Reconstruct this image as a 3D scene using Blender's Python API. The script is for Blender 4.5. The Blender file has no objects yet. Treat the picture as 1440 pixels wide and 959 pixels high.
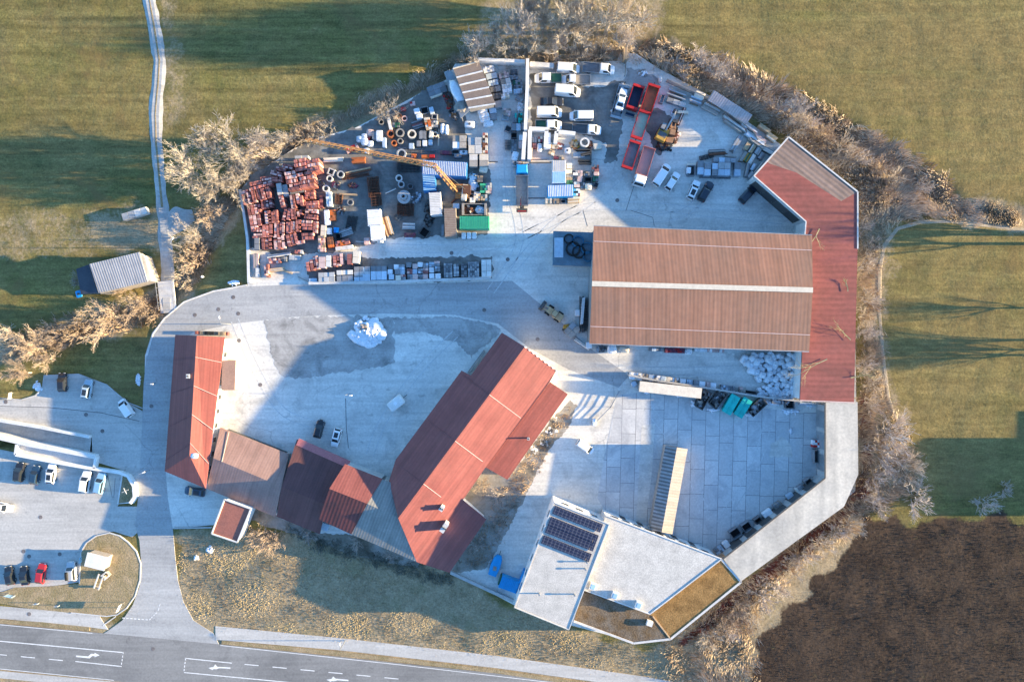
import bpy, bmesh, math, random
import numpy as np
from mathutils import Vector, Matrix
random.seed(7)
rnd = random.uniform
R = math.radians
scene = bpy.context.scene
COL = scene.collection

# ------------------------------------------------------------------ camera, sky, sun, exposure
S, H = 0.15, 144.0                       # metres per photo pixel on the ground, camera height
SUN_EL = R(9.4)
cam_d = bpy.data.cameras.new('camera'); cam = bpy.data.objects.new('camera', cam_d); COL.objects.link(cam)
cam.location = (0, 0, H); cam.rotation_euler = (0, 0, 0)
cam_d.sensor_fit = 'HORIZONTAL'; cam_d.angle = 2*math.atan(720*S/H); cam_d.clip_end = 3000; cam_d.clip_start = 1
scene.camera = cam
world = bpy.data.worlds.new('World'); scene.world = world; world.use_nodes = True
wn = world.node_tree; bg = wn.nodes['Background']
sky = wn.nodes.new('ShaderNodeTexSky'); sky.sky_type = 'NISHITA'; sky.sun_disc = False
sky.sun_elevation = SUN_EL; sky.sun_rotation = R(90); sky.ozone_density = 3.0; sky.air_density = 1.0; sky.dust_density = 0.3
tint = wn.nodes.new('ShaderNodeMix'); tint.data_type = 'RGBA'; tint.blend_type = 'MULTIPLY'; tint.inputs[0].default_value = 1
tint.inputs[7].default_value = (0.79, 1.0, 1.16, 1)          # clear winter sky, bluer than the default
wn.links.new(sky.outputs[0], tint.inputs[6]); wn.links.new(tint.outputs[2], bg.inputs[0]); bg.inputs[1].default_value = 0.128
sun_d = bpy.data.lights.new('sun', 'SUN'); sun_d.energy = 5.0; sun_d.angle = R(0.53); sun_d.color = (1.0, 0.765, 0.42)
sun = bpy.data.objects.new('sun', sun_d); COL.objects.link(sun); sun.rotation_euler = (0, R(90)-SUN_EL, 0); sun.location = (150, 0, 60)
scene.view_settings.view_transform = 'Standard'; scene.view_settings.look = 'None'
scene.view_settings.exposure = 2.17; scene.view_settings.gamma = 1.0

# ------------------------------------------------------------------ helpers
def P(px, py, z=0.0):
    f = 1 - z/H
    return Vector(((px-720)*S*f, (479.5-py)*S*f, z))
class Zoom:
    def __init__(s, ox, oy, sc): s.ox, s.oy, s.s = ox, oy, sc
    def __call__(s, x, y): return (s.ox+x/s.s, s.oy+y/s.s)

def thing(name, label, cat, loc=(0, 0, 0), rz=0, group=None):
    o = bpy.data.objects.new(name, None); COL.objects.link(o)
    o.empty_display_size = 0.3
    o.location = loc; o.rotation_euler = (0, 0, rz); o['label'] = label; o['category'] = cat
    if group: o['group'] = group
    return o

class MB:
    def __init__(s): s.v, s.f, s.m = [], [], []
    def add(s, vs, fs, mi=0):
        b = len(s.v); s.v += [tuple(v) for v in vs]
        for f in fs: s.f.append([b+i for i in f]); s.m.append(mi)
    def box(s, cx, cy, cz, sx, sy, sz, rz=0, mi=0, taper=1.0):
        c, n = math.cos(rz), math.sin(rz); vs = []
        for z, t in ((-.5, 1), (.5, taper)):
            for x, y in ((-.5, -.5), (.5, -.5), (.5, .5), (-.5, .5)):
                X, Y = x*sx*t, y*sy*t
                vs.append((cx+X*c-Y*n, cy+X*n+Y*c, cz+z*sz))
        s.add(vs, [(3, 2, 1, 0), (4, 5, 6, 7), (0, 1, 5, 4), (1, 2, 6, 5), (2, 3, 7, 6), (3, 0, 4, 7)], mi)
    def bar(s, a, b, w, h=None, mi=0):
        a, b = Vector(a), Vector(b); d = (b-a); L = d.length
        if L < 1e-6: return
        d.normalize(); u = d.cross(Vector((0, 0, 1)))
        if u.length < 1e-4: u = Vector((1, 0, 0))
        u.normalize(); k = u.cross(d); h = h or w
        vs = [p+u*(x*w/2)+k*(y*h/2) for p in (a, b) for x, y in ((-1, -1), (1, -1), (1, 1), (-1, 1))]
        s.add(vs, [(3, 2, 1, 0), (4, 5, 6, 7), (0, 1, 5, 4), (1, 2, 6, 5), (2, 3, 7, 6), (3, 0, 4, 7)], mi)
    def cone(s, a, b, r0, r1, n=8, mi=0, cap=True):
        a, b = Vector(a), Vector(b); d = (b-a).normalized(); u = d.orthogonal().normalized(); k = d.cross(u)
        vs = [p+(u*math.cos(i*2*math.pi/n)+k*math.sin(i*2*math.pi/n))*r for p, r in ((a, r0), (b, r1)) for i in range(n)]
        fs = [(i, (i+1) % n, n+(i+1) % n, n+i) for i in range(n)]
        if cap: fs += [tuple(range(n))[::-1], tuple(range(n, 2*n))]
        s.add(vs, fs, mi)
    def tubering(s, cx, cy, z0, z1, ro, ri, n=20, mi=0):
        vs = []
        for r, z in ((ro, z0), (ro, z1), (ri, z1), (ri, z0)):
            vs += [(cx+r*math.cos(i*2*math.pi/n), cy+r*math.sin(i*2*math.pi/n), z) for i in range(n)]
        fs = []
        for k in range(4):
            a, b = k*n, ((k+1) % 4)*n
            fs += [(a+i, a+(i+1) % n, b+(i+1) % n, b+i) for i in range(n)]
        s.add(vs, fs, mi)
    def prism(s, poly, z0, z1, mi=0):
        n = len(poly)
        if sum(poly[i][0]*poly[(i+1) % n][1]-poly[(i+1) % n][0]*poly[i][1] for i in range(n)) < 0: poly = poly[::-1]
        vs = [(p[0], p[1], z0) for p in poly]+[(p[0], p[1], z1) for p in poly]
        s.add(vs, [tuple(range(n))[::-1], tuple(range(n, 2*n))]+[(i, (i+1) % n, n+(i+1) % n, n+i) for i in range(n)], mi)
    def lump(s, cx, cy, z0, sx, sy, sz, e=0.5, j=0.06, nu=12, nv=7, mi=0, rz=0):
        def sg(c): return math.copysign(abs(c)**e, c)
        c0, s0 = math.cos(rz), math.sin(rz); vs = []
        for v in range(nv+1):
            ph = -math.pi/2+math.pi*v/nv
            for u in range(nu):
                th = u*2*math.pi/nu
                k = 1+rnd(-j, j)
                x = sg(math.cos(ph))*sg(math.cos(th))*sx/2*k; y = sg(math.cos(ph))*sg(math.sin(th))*sy/2*k
                vs.append((cx+x*c0-y*s0, cy+x*s0+y*c0, z0+sz/2+sg(math.sin(ph))*sz/2*(1+rnd(-j, j)*.6)))
        s.add(vs, [(v*nu+u, v*nu+(u+1) % nu, (v+1)*nu+(u+1) % nu, (v+1)*nu+u) for v in range(nv) for u in range(nu)], mi)
    def quad(s, a, b, c, d, mi=0): s.add([a, b, c, d], [(0, 1, 2, 3)], mi)
    def build(s, name, mats, parent=None, world=False, smooth=False, label=None):
        off = parent.location if (world and parent) else Vector((0, 0, 0))
        me = bpy.data.meshes.new(name)
        me.from_pydata([(v[0]-off[0], v[1]-off[1], v[2]-off[2]) for v in s.v], [], s.f)
        if not isinstance(mats, (list, tuple)): mats = [mats]
        for m in mats: me.materials.append(m)
        if len(mats) > 1: me.polygons.foreach_set('material_index', s.m)
        if smooth: me.polygons.foreach_set('use_smooth', [True]*len(me.polygons))
        me.update()
        o = bpy.data.objects.new(name, me); COL.objects.link(o)
        if parent: o.parent = parent
        if label: o['label'] = label
        return o

def tag(o, label, cat, group=None, kind=None):
    if label: o['label'] = label
    if cat: o['category'] = cat
    if group: o['group'] = group
    if kind: o['kind'] = kind
    return o
def copy_tree(o, parent=None):
    c = o.copy(); COL.objects.link(c)
    if parent: c.parent = parent
    for ch in list(o.children): copy_tree(ch, c)
    return c

# ------------------------------------------------------------------ materials
def new_mat(name):
    m = bpy.data.materials.new(name); m.use_nodes = True
    return m, m.node_tree, m.node_tree.nodes['Principled BSDF']
def nd(t, ty, **kw):
    n = t.nodes.new(ty)
    for k, v in kw.items(): setattr(n, k, v)
    return n
def noise(t, vec, scale, detail=4, rough=.6, dist=0):
    n = nd(t, 'ShaderNodeTexNoise'); n.inputs['Scale'].default_value = scale; n.inputs['Detail'].default_value = detail
    n.inputs['Roughness'].default_value = rough; n.inputs['Distortion'].default_value = dist
    t.links.new(vec, n.inputs['Vector']); return n.outputs['Fac']
def mrange(t, val, a, b, c=0, d=1, smooth=False):
    n = nd(t, 'ShaderNodeMapRange'); n.interpolation_type = 'SMOOTHSTEP' if smooth else 'LINEAR'
    t.links.new(val, n.inputs[0])
    for i, v in enumerate((a, b, c, d)): n.inputs[i+1].default_value = v
    return n.outputs[0]
def math_(t, op, a, b=None):
    n = nd(t, 'ShaderNodeMath', operation=op)
    for i, v in enumerate((a, b)):
        if v is None: continue
        if isinstance(v, (int, float)): n.inputs[i].default_value = v
        else: t.links.new(v, n.inputs[i])
    return n.outputs[0]
def mix(t, fac, a, b, mode='MIX'):
    n = nd(t, 'ShaderNodeMix', data_type='RGBA', blend_type=mode)
    for i, v in ((0, fac), (6, a), (7, b)):
        if isinstance(v, (int, float)): n.inputs[i].default_value = v
        elif isinstance(v, tuple): n.inputs[i].default_value = (*v, 1) if len(v) == 3 else v
        else: t.links.new(v, n.inputs[i])
    return n.outputs[2]
def objco(t): return nd(t, 'ShaderNodeTexCoord').outputs['Object']
def rotco(t, vec, ang):
    m = nd(t, 'ShaderNodeMapping'); m.inputs['Rotation'].default_value = (0, 0, ang); t.links.new(vec, m.inputs['Vector']); return m.outputs[0]
def bump(t, bs, h, strength, dist=.1):
    b = nd(t, 'ShaderNodeBump'); b.inputs['Strength'].default_value = strength; b.inputs['Distance'].default_value = dist
    t.links.new(h, b.inputs['Height']); t.links.new(b.outputs[0], bs.inputs['Normal'])
MATS = {}
def M(key, c1=None, c2=None, scale=1.2, rough=.75, bmp=0, metal=0, rand=.12, island=0, stripes=None, spec=.3, fine=.15):
    """general weathered material: two colours by noise, fine grain, per-object and per-piece variation, optional ribs"""
    if key in MATS: return MATS[key]
    m, t, bs = new_mat(key); v = objco(t)
    c2 = c2 or tuple(x*.72 for x in c1)
    col = mix(t, mrange(t, noise(t, v, scale, 5), .36, .66), c1, c2)
    if fine:
        g = mrange(t, noise(t, v, scale*9, 3), .3, .7, 1-fine, 1+fine)
        col = mix(t, 1.0, col, g, 'MULTIPLY')
    if stripes:
        ang, per, amt, bs_amt = stripes
        w = nd(t, 'ShaderNodeTexWave', wave_type='BANDS', bands_direction='X'); w.inputs['Scale'].default_value = 2*math.pi/20/per
        t.links.new(rotco(t, v, ang), w.inputs['Vector'])
        col = mix(t, 1.0, col, mrange(t, w.outputs['Fac'], 0, 1, 1-amt, 1+amt*.4), 'MULTIPLY')
        if bs_amt: bump(t, bs, w.outputs['Fac'], bs_amt, .08)
        mp = nd(t, 'ShaderNodeMapping'); mp.inputs['Scale'].default_value = (.55/per, .035, 0); t.links.new(rotco(t, v, ang), mp.inputs['Vector'])
        col = mix(t, 1.0, col, mrange(t, noise(t, mp.outputs[0], 1.0, 3, .7), .3, .7, .8, 1.18), 'MULTIPLY')
        col = mix(t, mrange(t, noise(t, v, .35, 6, .75, 1.0), .5, .78, 0, .45), col, tuple(x*.6+.03 for x in c2))
    elif bmp: bump(t, bs, noise(t, v, scale*6, 4), bmp, .1)
    if rand:
        oi = nd(t, 'ShaderNodeObjectInfo').outputs['Random']
        col = mix(t, 1.0, col, mrange(t, oi, 0, 1, 1-rand, 1+rand), 'MULTIPLY')
    if island:
        gi = nd(t, 'ShaderNodeNewGeometry').outputs['Random Per Island']
        col = mix(t, 1.0, col, mrange(t, gi, 0, 1, 1-island, 1+island), 'MULTIPLY')
    t.links.new(col, bs.inputs['Base Color'])
    bs.inputs['Roughness'].default_value = rough; bs.inputs['Metallic'].default_value = metal
    bs.inputs['Specular IOR Level'].default_value = spec
    MATS[key] = m; return m

# paving family: dusty concrete / asphalt with stains, patches and cracks
def paving(key, base, dark, light, crack=.35, stain=.5, big=.045, tyre=None):
    m, t, bs = new_mat(key); v = objco(t)
    c = mix(t, mrange(t, noise(t, v, big, 5, .6, .8), .38, .64), base, light)
    c = mix(t, mrange(t, noise(t, v, .22, 6, .65, .6), .52, .78, 0, stain), c, dark)
    c = mix(t, 1.0, c, mrange(t, noise(t, v, 2.2, 5, .7), .3, .7, .84, 1.16), 'MULTIPLY')
    c = mix(t, mrange(t, noise(t, v, .55, 3, .6, .5), .64, .72, 0, .4), c, tuple(x*.6 for x in dark))
    c = mix(t, mrange(t, noise(t, v, .09, 5, .75, 1.4), .55, .7, 0, .45), c, tuple(x*.85 for x in dark))
    # dust dragged along the traffic direction
    mp = nd(t, 'ShaderNodeMapping'); mp.inputs['Scale'].default_value = (.05, .9, 1); mp.inputs['Rotation'].default_value = (0, 0, tyre or 0); t.links.new(v, mp.inputs['Vector'])
    c = mix(t, 1.0, c, mrange(t, noise(t, mp.outputs[0], 1.0, 4, .6, .4), .35, .65, .9, 1.1), 'MULTIPLY')
    if crack:
        d = nd(t, 'ShaderNodeVectorMath', operation='ADD'); nz = nd(t, 'ShaderNodeTexNoise'); nz.inputs['Scale'].default_value = .35; nz.inputs['Detail'].default_value = 5
        t.links.new(v, nz.inputs['Vector']); sc = nd(t, 'ShaderNodeVectorMath', operation='SCALE'); sc.inputs['Scale'].default_value = 3.0
        t.links.new(nz.outputs['Color'], sc.inputs[0]); t.links.new(v, d.inputs[0]); t.links.new(sc.outputs[0], d.inputs[1])
        vo = nd(t, 'ShaderNodeTexVoronoi', feature='DISTANCE_TO_EDGE'); vo.inputs['Scale'].default_value = .07; t.links.new(d.outputs[0], vo.inputs['Vector'])
        ln = mrange(t, vo.outputs['Distance'], .002, .011, 1, 0)
        ln = math_(t, 'MULTIPLY', ln, mrange(t, noise(t, v, .06, 2), .48, .6, 0, crack))
        c = mix(t, ln, c, tuple(x*.45 for x in dark))
    t.links.new(c, bs.inputs['Base Color']); bs.inputs['Roughness'].default_value = .88; bs.inputs['Specular IOR Level'].default_value = .25
    bump(t, bs, noise(t, v, 3, 4), .12, .05)
    MATS[key] = m; return m
m_yard = paving('yard_concrete', (.56, .535, .49), (.34, .33, .31), (.67, .64, .585), stain=.75)
m_road = paving('access_asphalt', (.32, .318, .315), (.25, .25, .25), (.40, .392, .38), crack=.3, stain=.3)
m_main = paving('main_asphalt', (.195, .19, .184), (.15, .147, .144), (.25, .243, .233), crack=.15, stain=.3, tyre=R(6))
m_walk = paving('footpath_asphalt', (.42, .40, .375), (.35, .335, .315), (.48, .46, .43), crack=.15, stain=.25)
m_park = paving('parking_asphalt', (.41, .39, .36), (.32, .31, .295), (.48, .455, .42), crack=.25, stain=.35)
m_dark = paving('oil_and_shade_gravel', (.12, .118, .112), (.055, .055, .055), (.25, .24, .22), crack=0, stain=.9, big=.16)  # real oily ground, and the painted shade between stacks
m_gravel = paving('grey_gravel', (.30, .29, .275), (.14, .135, .13), (.42, .405, .385), crack=0, stain=.9, big=.12)
m_pale_sun = paving('pale_ground_and_sun', (.5, .47, .42), (.38, .36, .33), (.58, .55, .5), crack=0, stain=.3, big=.2)  # pale ground, and the colour of a painted sun patch
m_track = paving('gravel_track', (.36, .35, .335), (.22, .215, .19), (.46, .44, .41), crack=0, stain=.6, big=.2, tyre=R(90))
m_rough = paving('rough_ground', (.22, .19, .145), (.08, .065, .045), (.37, .345, .31), crack=0, stain=1.0, big=.13)
def slabs_mat():
    m, t, bs = new_mat('slab_concrete'); v = objco(t)
    br = nd(t, 'ShaderNodeTexBrick'); t.links.new(rotco(t, v, R(90+1.5)), br.inputs['Vector'])
    br.inputs['Scale'].default_value = 1; br.inputs['Mortar Size'].default_value = .045; br.inputs['Brick Width'].default_value = 5.2; br.inputs['Row Height'].default_value = 2.95
    br.inputs['Color1'].default_value = (.47, .465, .455, 1); br.inputs['Color2'].default_value = (.58, .57, .55, 1); br.inputs['Mortar'].default_value = (.13, .13, .135, 1)
    br.offset = .37; br.squash = 1.3; br.squash_frequency = 3
    c = mix(t, mrange(t, noise(t, v, .18, 6, .7, 1.2), .46, .72, 0, .8), br.outputs['Color'], (.33, .33, .34))
    c = mix(t, 1.0, c, mrange(t, noise(t, v, 2.2, 5, .7), .3, .7, .86, 1.14), 'MULTIPLY')
    t.links.new(c, bs.inputs['Base Color']); bs.inputs['Roughness'].default_value = .85
    MATS['slab_concrete'] = m; return m
m_slab = slabs_mat()

def terrain_mat():
    m, t, bs = new_mat('meadow'); v = objco(t)
    at = nd(t, 'ShaderNodeAttribute', attribute_name='zone'); sp = nd(t, 'ShaderNodeSeparateColor'); t.links.new(at.outputs['Color'], sp.inputs[0])
    jn = mrange(t, noise(t, v, .35, 6, .7), .25, .75, -.35, .35)
    jf = mrange(t, noise(t, v, 1.6, 4, .7), .25, .75, -.3, .3)
    jj = math_(t, 'ADD', jn, jf)
    def w(o):
        return mrange(t, math_(t, 'ADD', sp.outputs[o], math_(t, 'MULTIPLY', jj, mrange(t, sp.outputs[o], 0, .12, 0, 1))), .2, .85, 0, 1, True)
    # short winter grass, streaky
    mp = nd(t, 'ShaderNodeMapping'); mp.inputs['Scale'].default_value = (.35, 1.1, 1); mp.inputs['Rotation'].default_value = (0, 0, R(62)); t.links.new(v, mp.inputs['Vector'])
    st = noise(t, mp.outputs[0], .9, 5, .7, .5)
    g = mix(t, mrange(t, noise(t, v, .035, 5, .62, .7), .38, .62), (.148, .132, .043), (.20, .158, .062))
    g = mix(t, mrange(t, noise(t, v, .3, 5, .7), .5, .8, 0, .7), g, (.22, .16, .07))
    g = mix(t, mrange(t, noise(t, v, .12, 4, .7), .55, .75, 0, .6), g, (.075, .088, .034))
    g = mix(t, 1.0, g, mrange(t, st, .3, .7, .74, 1.26), 'MULTIPLY')
    g = mix(t, 1.0, g, mrange(t, noise(t, v, 2.6, 4, .8), .3, .7, .62, 1.38), 'MULTIPLY')
    mw = nd(t, 'ShaderNodeMapping'); mw.inputs['Scale'].default_value = (.028, 1.0, 1); mw.inputs['Rotation'].default_value = (0, 0, R(68)); t.links.new(v, mw.inputs['Vector'])
    g = mix(t, 1.0, g, mrange(t, noise(t, mw.outputs[0], .55, 4, .7, .35), .33, .67, .70, 1.26), 'MULTIPLY')
    g = mix(t, mrange(t, noise(t, v, .055, 6, .72, 1.2), .52, .68, 0, .75), g, (.17, .118, .05))
    tn = math_(t, 'MULTIPLY', at.outputs['Alpha'], mrange(t, noise(t, mw.outputs[0], .3, 5, .7, .5), .34, .66, .25, 1.3))
    gt = mix(t, 1.0, (.205, .150, .060), mrange(t, st, .3, .7, .72, 1.28), 'MULTIPLY')
    gt = mix(t, 1.0, gt, mrange(t, noise(t, v, 2.6, 4, .8), .3, .7, .66, 1.34), 'MULTIPLY')
    g = mix(t, tn, g, gt)
    # dry tan growth
    d = mix(t, mrange(t, noise(t, v, .5, 6, .75), .35, .65), (.38, .295, .185), (.26, .20, .12))
    d = mix(t, mrange(t, noise(t, v, .14, 4, .7), .54, .72, 0, .55), d, (.20, .18, .085))
    d = mix(t, 1.0, d, mrange(t, noise(t, v, 2.4, 5, .75), .28, .72, .6, 1.4), 'MULTIPLY')
    # dark brown tilled ground
    s = mix(t, mrange(t, noise(t, v, .12, 6, .7), .35, .65), (.042, .028, .02), (.075, .05, .034))
    s = mix(t, 1.0, s, mrange(t, noise(t, v, 1.5, 5, .8), .3, .7, .55, 1.5), 'MULTIPLY')
    # reddish bare twig ground
    r = mix(t, mrange(t, noise(t, v, .6, 5, .7), .35, .65), (.16, .045, .035), (.10, .05, .035))
    c = mix(t, w('Red'), g, d); c = mix(t, w('Green'), c, s); c = mix(t, w('Blue'), c, r)
    t.links.new(c, bs.inputs['Base Color']); bs.inputs['Roughness'].default_value = .95; bs.inputs['Specular IOR Level'].default_value = .1
    h = math_(t, 'ADD', noise(t, v, 1.1, 5, .75), math_(t, 'MULTIPLY', noise(t, v, .2, 3), 1.2))
    bump(t, bs, h, .45, .22)
    return m
m_terrain = terrain_mat()
m_tan = M('dry_lawn', (.37, .28, .17), (.25, .20, .105), .5, .95, bmp=.5, fine=.35, spec=.1)
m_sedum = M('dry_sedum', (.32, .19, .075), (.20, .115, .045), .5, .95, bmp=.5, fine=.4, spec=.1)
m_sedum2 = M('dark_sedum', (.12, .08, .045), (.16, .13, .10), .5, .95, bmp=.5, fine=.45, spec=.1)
m_white = M('white_render', (.74, .72, .69), (.62, .60, .57), .7, .7)
m_conc = M('cast_concrete', (.46, .45, .43), (.35, .34, .33), .8, .85)
m_wconc = M('pale_concrete', (.64, .62, .59), (.52, .5, .48), .7, .85)
m_glass = M('window_glass', (.02, .025, .03), (.03, .035, .04), .5, .08, spec=.6, fine=0)
m_frame = M('white_frame', (.7, .7, .7), None, 1, .5)
m_galv = M('galvanised_steel', (.42, .43, .44), (.32, .33, .34), 1, .45, metal=.6)
m_black = M('black_rubber', (.018, .018, .018), (.03, .03, .03), 2, .85)
m_dsteel = M('dark_steel', (.06, .062, .065), (.09, .085, .08), 2, .6)
m_rust = M('rusty_steel', (.16, .065, .035), (.085, .04, .026), 1.5, .85, island=.35)
m_wood = M('weathered_wood', (.26, .2, .14), (.19, .155, .12), 2, .85, island=.2)
m_timber = M('grey_timber', (.36, .32, .28), (.26, .235, .215), 1.5, .85, island=.25)
m_fresh = M('fresh_timber', (.50, .36, .22), (.42, .29, .17), 1.5, .8, island=.2)
m_tile = M('red_tile', (.43, .165, .135), (.33, .115, .095), 1.5, .8, island=.3)
m_tile2 = M('dull_tile', (.25, .095, .085), (.18, .07, .065), 1.5, .8, island=.35)
m_tile3 = M('pale_tile', (.62, .41, .37), (.50, .30, .26), 1.5, .8, island=.25)
m_brick = M('orange_clay', (.42, .13, .045), (.33, .10, .04), 1.5, .8, island=.2)
m_greyb = M('grey_block', (.38, .385, .39), (.29, .295, .3), 1.3, .85, island=.2)
m_dgrey = M('dark_block', (.12, .12, .125), (.085, .085, .09), 1.3, .85, island=.3)
m_slate = M('slate_block', (.22, .225, .24), (.16, .165, .175), 1.3, .8, island=.3)
m_pale = M('pale_block', (.60, .575, .54), (.48, .46, .43), 1.3, .8, island=.15)
m_cream = M('cream_sheet', (.66, .58, .47), (.56, .49, .4), 1, .7, island=.1)
m_wrap = M('white_wrap', (.74, .74, .75), (.62, .63, .65), 1.5, .4, island=.12)
m_wrapb = M('bluish_wrap', (.42, .50, .58), (.34, .41, .48), 1.5, .4, island=.2)
m_pink = M('pink_wrap', (.58, .42, .39), (.48, .34, .31), 1.5, .6, island=.15)
m_blue = M('blue_paint', (.03, .19, .50), (.025, .15, .4), 1, .5)
m_lblue = M('light_blue_paint', (.36, .55, .68), (.30, .48, .6), 1, .5)
m_sky = M('bright_blue_paint', (.015, .32, .68), (.015, .26, .55), 1, .45)
m_green = M('green_paint', (.06, .42, .22), (.05, .34, .19), .8, .55)
m_teal = M('teal_paint', (.015, .46, .40), (.015, .37, .33), .8, .5)
m_dgreen = M('dark_green_paint', (.03, .12, .075), (.025, .09, .06), 1, .6)
m_red = M('red_paint', (.44, .022, .022), (.34, .02, .02), 1, .45)
m_yel = M('yellow_paint', (.58, .30, .035), (.46, .23, .03), 1, .5)
m_crane = M('crane_paint', (.50, .26, .10), (.42, .20, .075), 1, .55)
m_purple = M('maroon_load', (.20, .05, .08), None, 1.5, .7)
m_snow = M('old_snow', (.80, .82, .85), (.66, .68, .72), 1.5, .8, bmp=.3)
m_stone = M('rubble', (.30, .27, .235), (.2, .175, .15), 1.5, .9, island=.3)
m_orange = M('orange_fitting', (.55, .14, .03), (.45, .11, .03), 1, .6)
m_mark = M('road_paint', (.72, .71, .69), (.55, .545, .53), 1.2, .7)
m_panel = None

# ------------------------------------------------------------------ terrain
def pdist(U, V, line):
    d = np.full(U.shape, 1e9)
    for (ax, ay), (bx, by) in zip(line[:-1], line[1:]):
        vx, vy = bx-ax, by-ay; L = vx*vx+vy*vy
        tt = np.clip(((U-ax)*vx+(V-ay)*vy)/L, 0, 1)
        d = np.minimum(d, np.hypot(U-ax-tt*vx, V-ay-tt*vy))
    return d
def inside(U, V, poly):
    r = np.zeros(U.shape, bool); n = len(poly)
    for i in range(n):
        (x0, y0), (x1, y1) = poly[i], poly[(i+1) % n]
        if y0 == y1: continue
        c = ((y0 > V) != (y1 > V)) & (U < (x1-x0)*(V-y0)/(y1-y0)+x0)
        r ^= c
    return r
CREEK = [(1600, 330), (1440, 308), (1400, 303), (1345, 293), (1300, 262), (1210, 205), (1140, 160), (1060, 125), (1000, 100), (945, 84), (912, 66),
         (880, 64), (800, 66), (710, 78), (650, 88), (612, 108), (570, 132), (520, 152), (470, 172), (425, 190), (395, 212), (350, 240), (318, 285), (285, 335), (262, 385), (235, 418), (190, 440), (120, 462), (60, 476), (-60, 520)]
RAMP = [(-60, 588), (-60, 603), (0, 614), (50, 624), (126, 637), (129, 613), (0, 592)]
def sstep(x, a, b):
    k = np.clip((x-a)/(b-a), 0, 1); return k*k*(3-2*k)
def ground_np(U, V):
    z = np.full(U.shape, -.09)
    z -= 1.2*sstep(U, 400, 265)*sstep(V, 425, 385)*sstep(V, 120, 230)
    d = pdist(U, V, CREEK)*S
    z -= (1.5+1.4*sstep(U, 380, 480)*sstep(U, 680, 620))*np.exp(-(d/2.3)**2)
    z = np.where(inside(U, V, [(-60, 580), (-60, 618), (52, 632), (132, 642), (134, 606), (0, 586)]), -4.0, z)
    # mounds of the rough south verge
    z += .35*np.exp(-(((U-385)/45)**2+((V-815)/25)**2)) + .3*np.exp(-(((U-980)/45)**2+((V-930)/20)**2))
    return z
def gz(px, py): return float(ground_np(np.array([float(px)]), np.array([float(py)]))[0])
us = np.concatenate([np.linspace(-9000, -80, 26)[:-1], np.arange(-80, 1521, 5.0), np.linspace(1520, 10400, 26)[1:]])
vs_ = np.concatenate([np.linspace(-6000, -60, 22)[:-1], np.arange(-60, 1021, 5.0), np.linspace(1020, 7000, 22)[1:]])
U, V = np.meshgrid(us, vs_)
Z = ground_np(U, V)
rng = np.random.RandomState(3)
def smooth_noise(shape, k):
    a = rng.rand(*shape)
    for _ in range(k):
        a = (a+np.roll(a, 1, 0)+np.roll(a, -1, 0)+np.roll(a, 1, 1)+np.roll(a, -1, 1))/5
    return (a-a.mean())/(a.std()+1e-9)
n1, n2 = smooth_noise(U.shape, 6), smooth_noise(U.shape, 6)
UJ, VJ = U+n1*5, V+n2*5
Z += np.where((U > -80) & (U < 1520) & (V > -60) & (V < 1020), np.clip(n1*.03, -.06, .045), 0)
NE_BANK = [(895, 62), (925, 58), (1000, 80), (1060, 105), (1130, 135), (1210, 180), (1290, 225), (1332, 258), (1350, 296), (1300, 305), (1210, 305), (1207, 265), (1108, 190), (1000, 128), (915, 88)]
E_STRIP = [(1203, 290), (1290, 300), (1245, 330), (1236, 380), (1238, 460), (1245, 540), (1262, 590), (1300, 650), (1290, 690), (1215, 735), (1120, 800), (1060, 860), (1065, 960), (960, 1000), (930, 905), (1040, 820), (1190, 700), (1207, 560)]
SOUTH = [(245, 742), (300, 745), (450, 755), (640, 810), (720, 850), (880, 905), (950, 905), (1070, 880), (1060, 1010), (-70, 1010), (-70, 870), (250, 880)]
TAN_FIELD = [(930, 0), (930, -60), (1520, -60), (1520, 330), (1350, 300), (1280, 215), (1080, 105)]
red = np.zeros(U.shape); grn = np.zeros(U.shape); blu = np.zeros(U.shape)
red[inside(UJ, VJ, TAN_FIELD)] = .06
red[inside(UJ, VJ, [(225, -40), (245, -40), (262, 150), (245, 175), (218, 175)])] = .5
dc = pdist(UJ, VJ, CREEK)
red = np.maximum(red, np.where(dc < 19, .95, 0)); 
red[inside(UJ, VJ, NE_BANK)] = 1; red[inside(UJ, VJ, E_STRIP)] = .9; red[inside(UJ, VJ, SOUTH)] = .95
red[inside(UJ, VJ, [(700, -60), (950, -60), (925, 70), (650, 90)])] = .62
red[inside(UJ, VJ, [(1240, 330), (1260, 318), (1250, 480), (1275, 600), (1260, 600), (1243, 540)])] = .5
red[inside(UJ, VJ, [(-60, 300), (225, 290), (230, 350), (-60, 370)])] = .45
red[inside(UJ, VJ, [(130, 305), (225, 300), (225, 345), (140, 350)])] = .95
grn[inside(UJ, VJ, [(1222, 735), (1250, 729), (1285, 735), (1330, 728), (1372, 733), (1410, 727), (1440, 731), (1600, 727), (1600, 1050), (1045, 1050), (1062, 900), (1118, 852), (1190, 775)])] = 1
red[inside(UJ, VJ, [(1040, 835), (1200, 700), (1235, 735), (1195, 790), (1128, 862), (1070, 910), (1050, 1000), (960, 1000), (965, 905)])] = .95
blu[inside(U, V, [(1046, 820), (1188, 712), (1210, 668), (1217, 668), (1196, 722), (1060, 826), (962, 910), (950, 908)])] = 1
blu[inside(UJ, VJ, [(1205, 560), (1222, 560), (1230, 690), (1200, 735), (1190, 720), (1208, 668)])] = .6
def blur(a, k):
    for _ in range(k): a = (a*2+np.roll(a, 1, 0)+np.roll(a, -1, 0)+np.roll(a, 1, 1)+np.roll(a, -1, 1))/6
    return a
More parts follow.
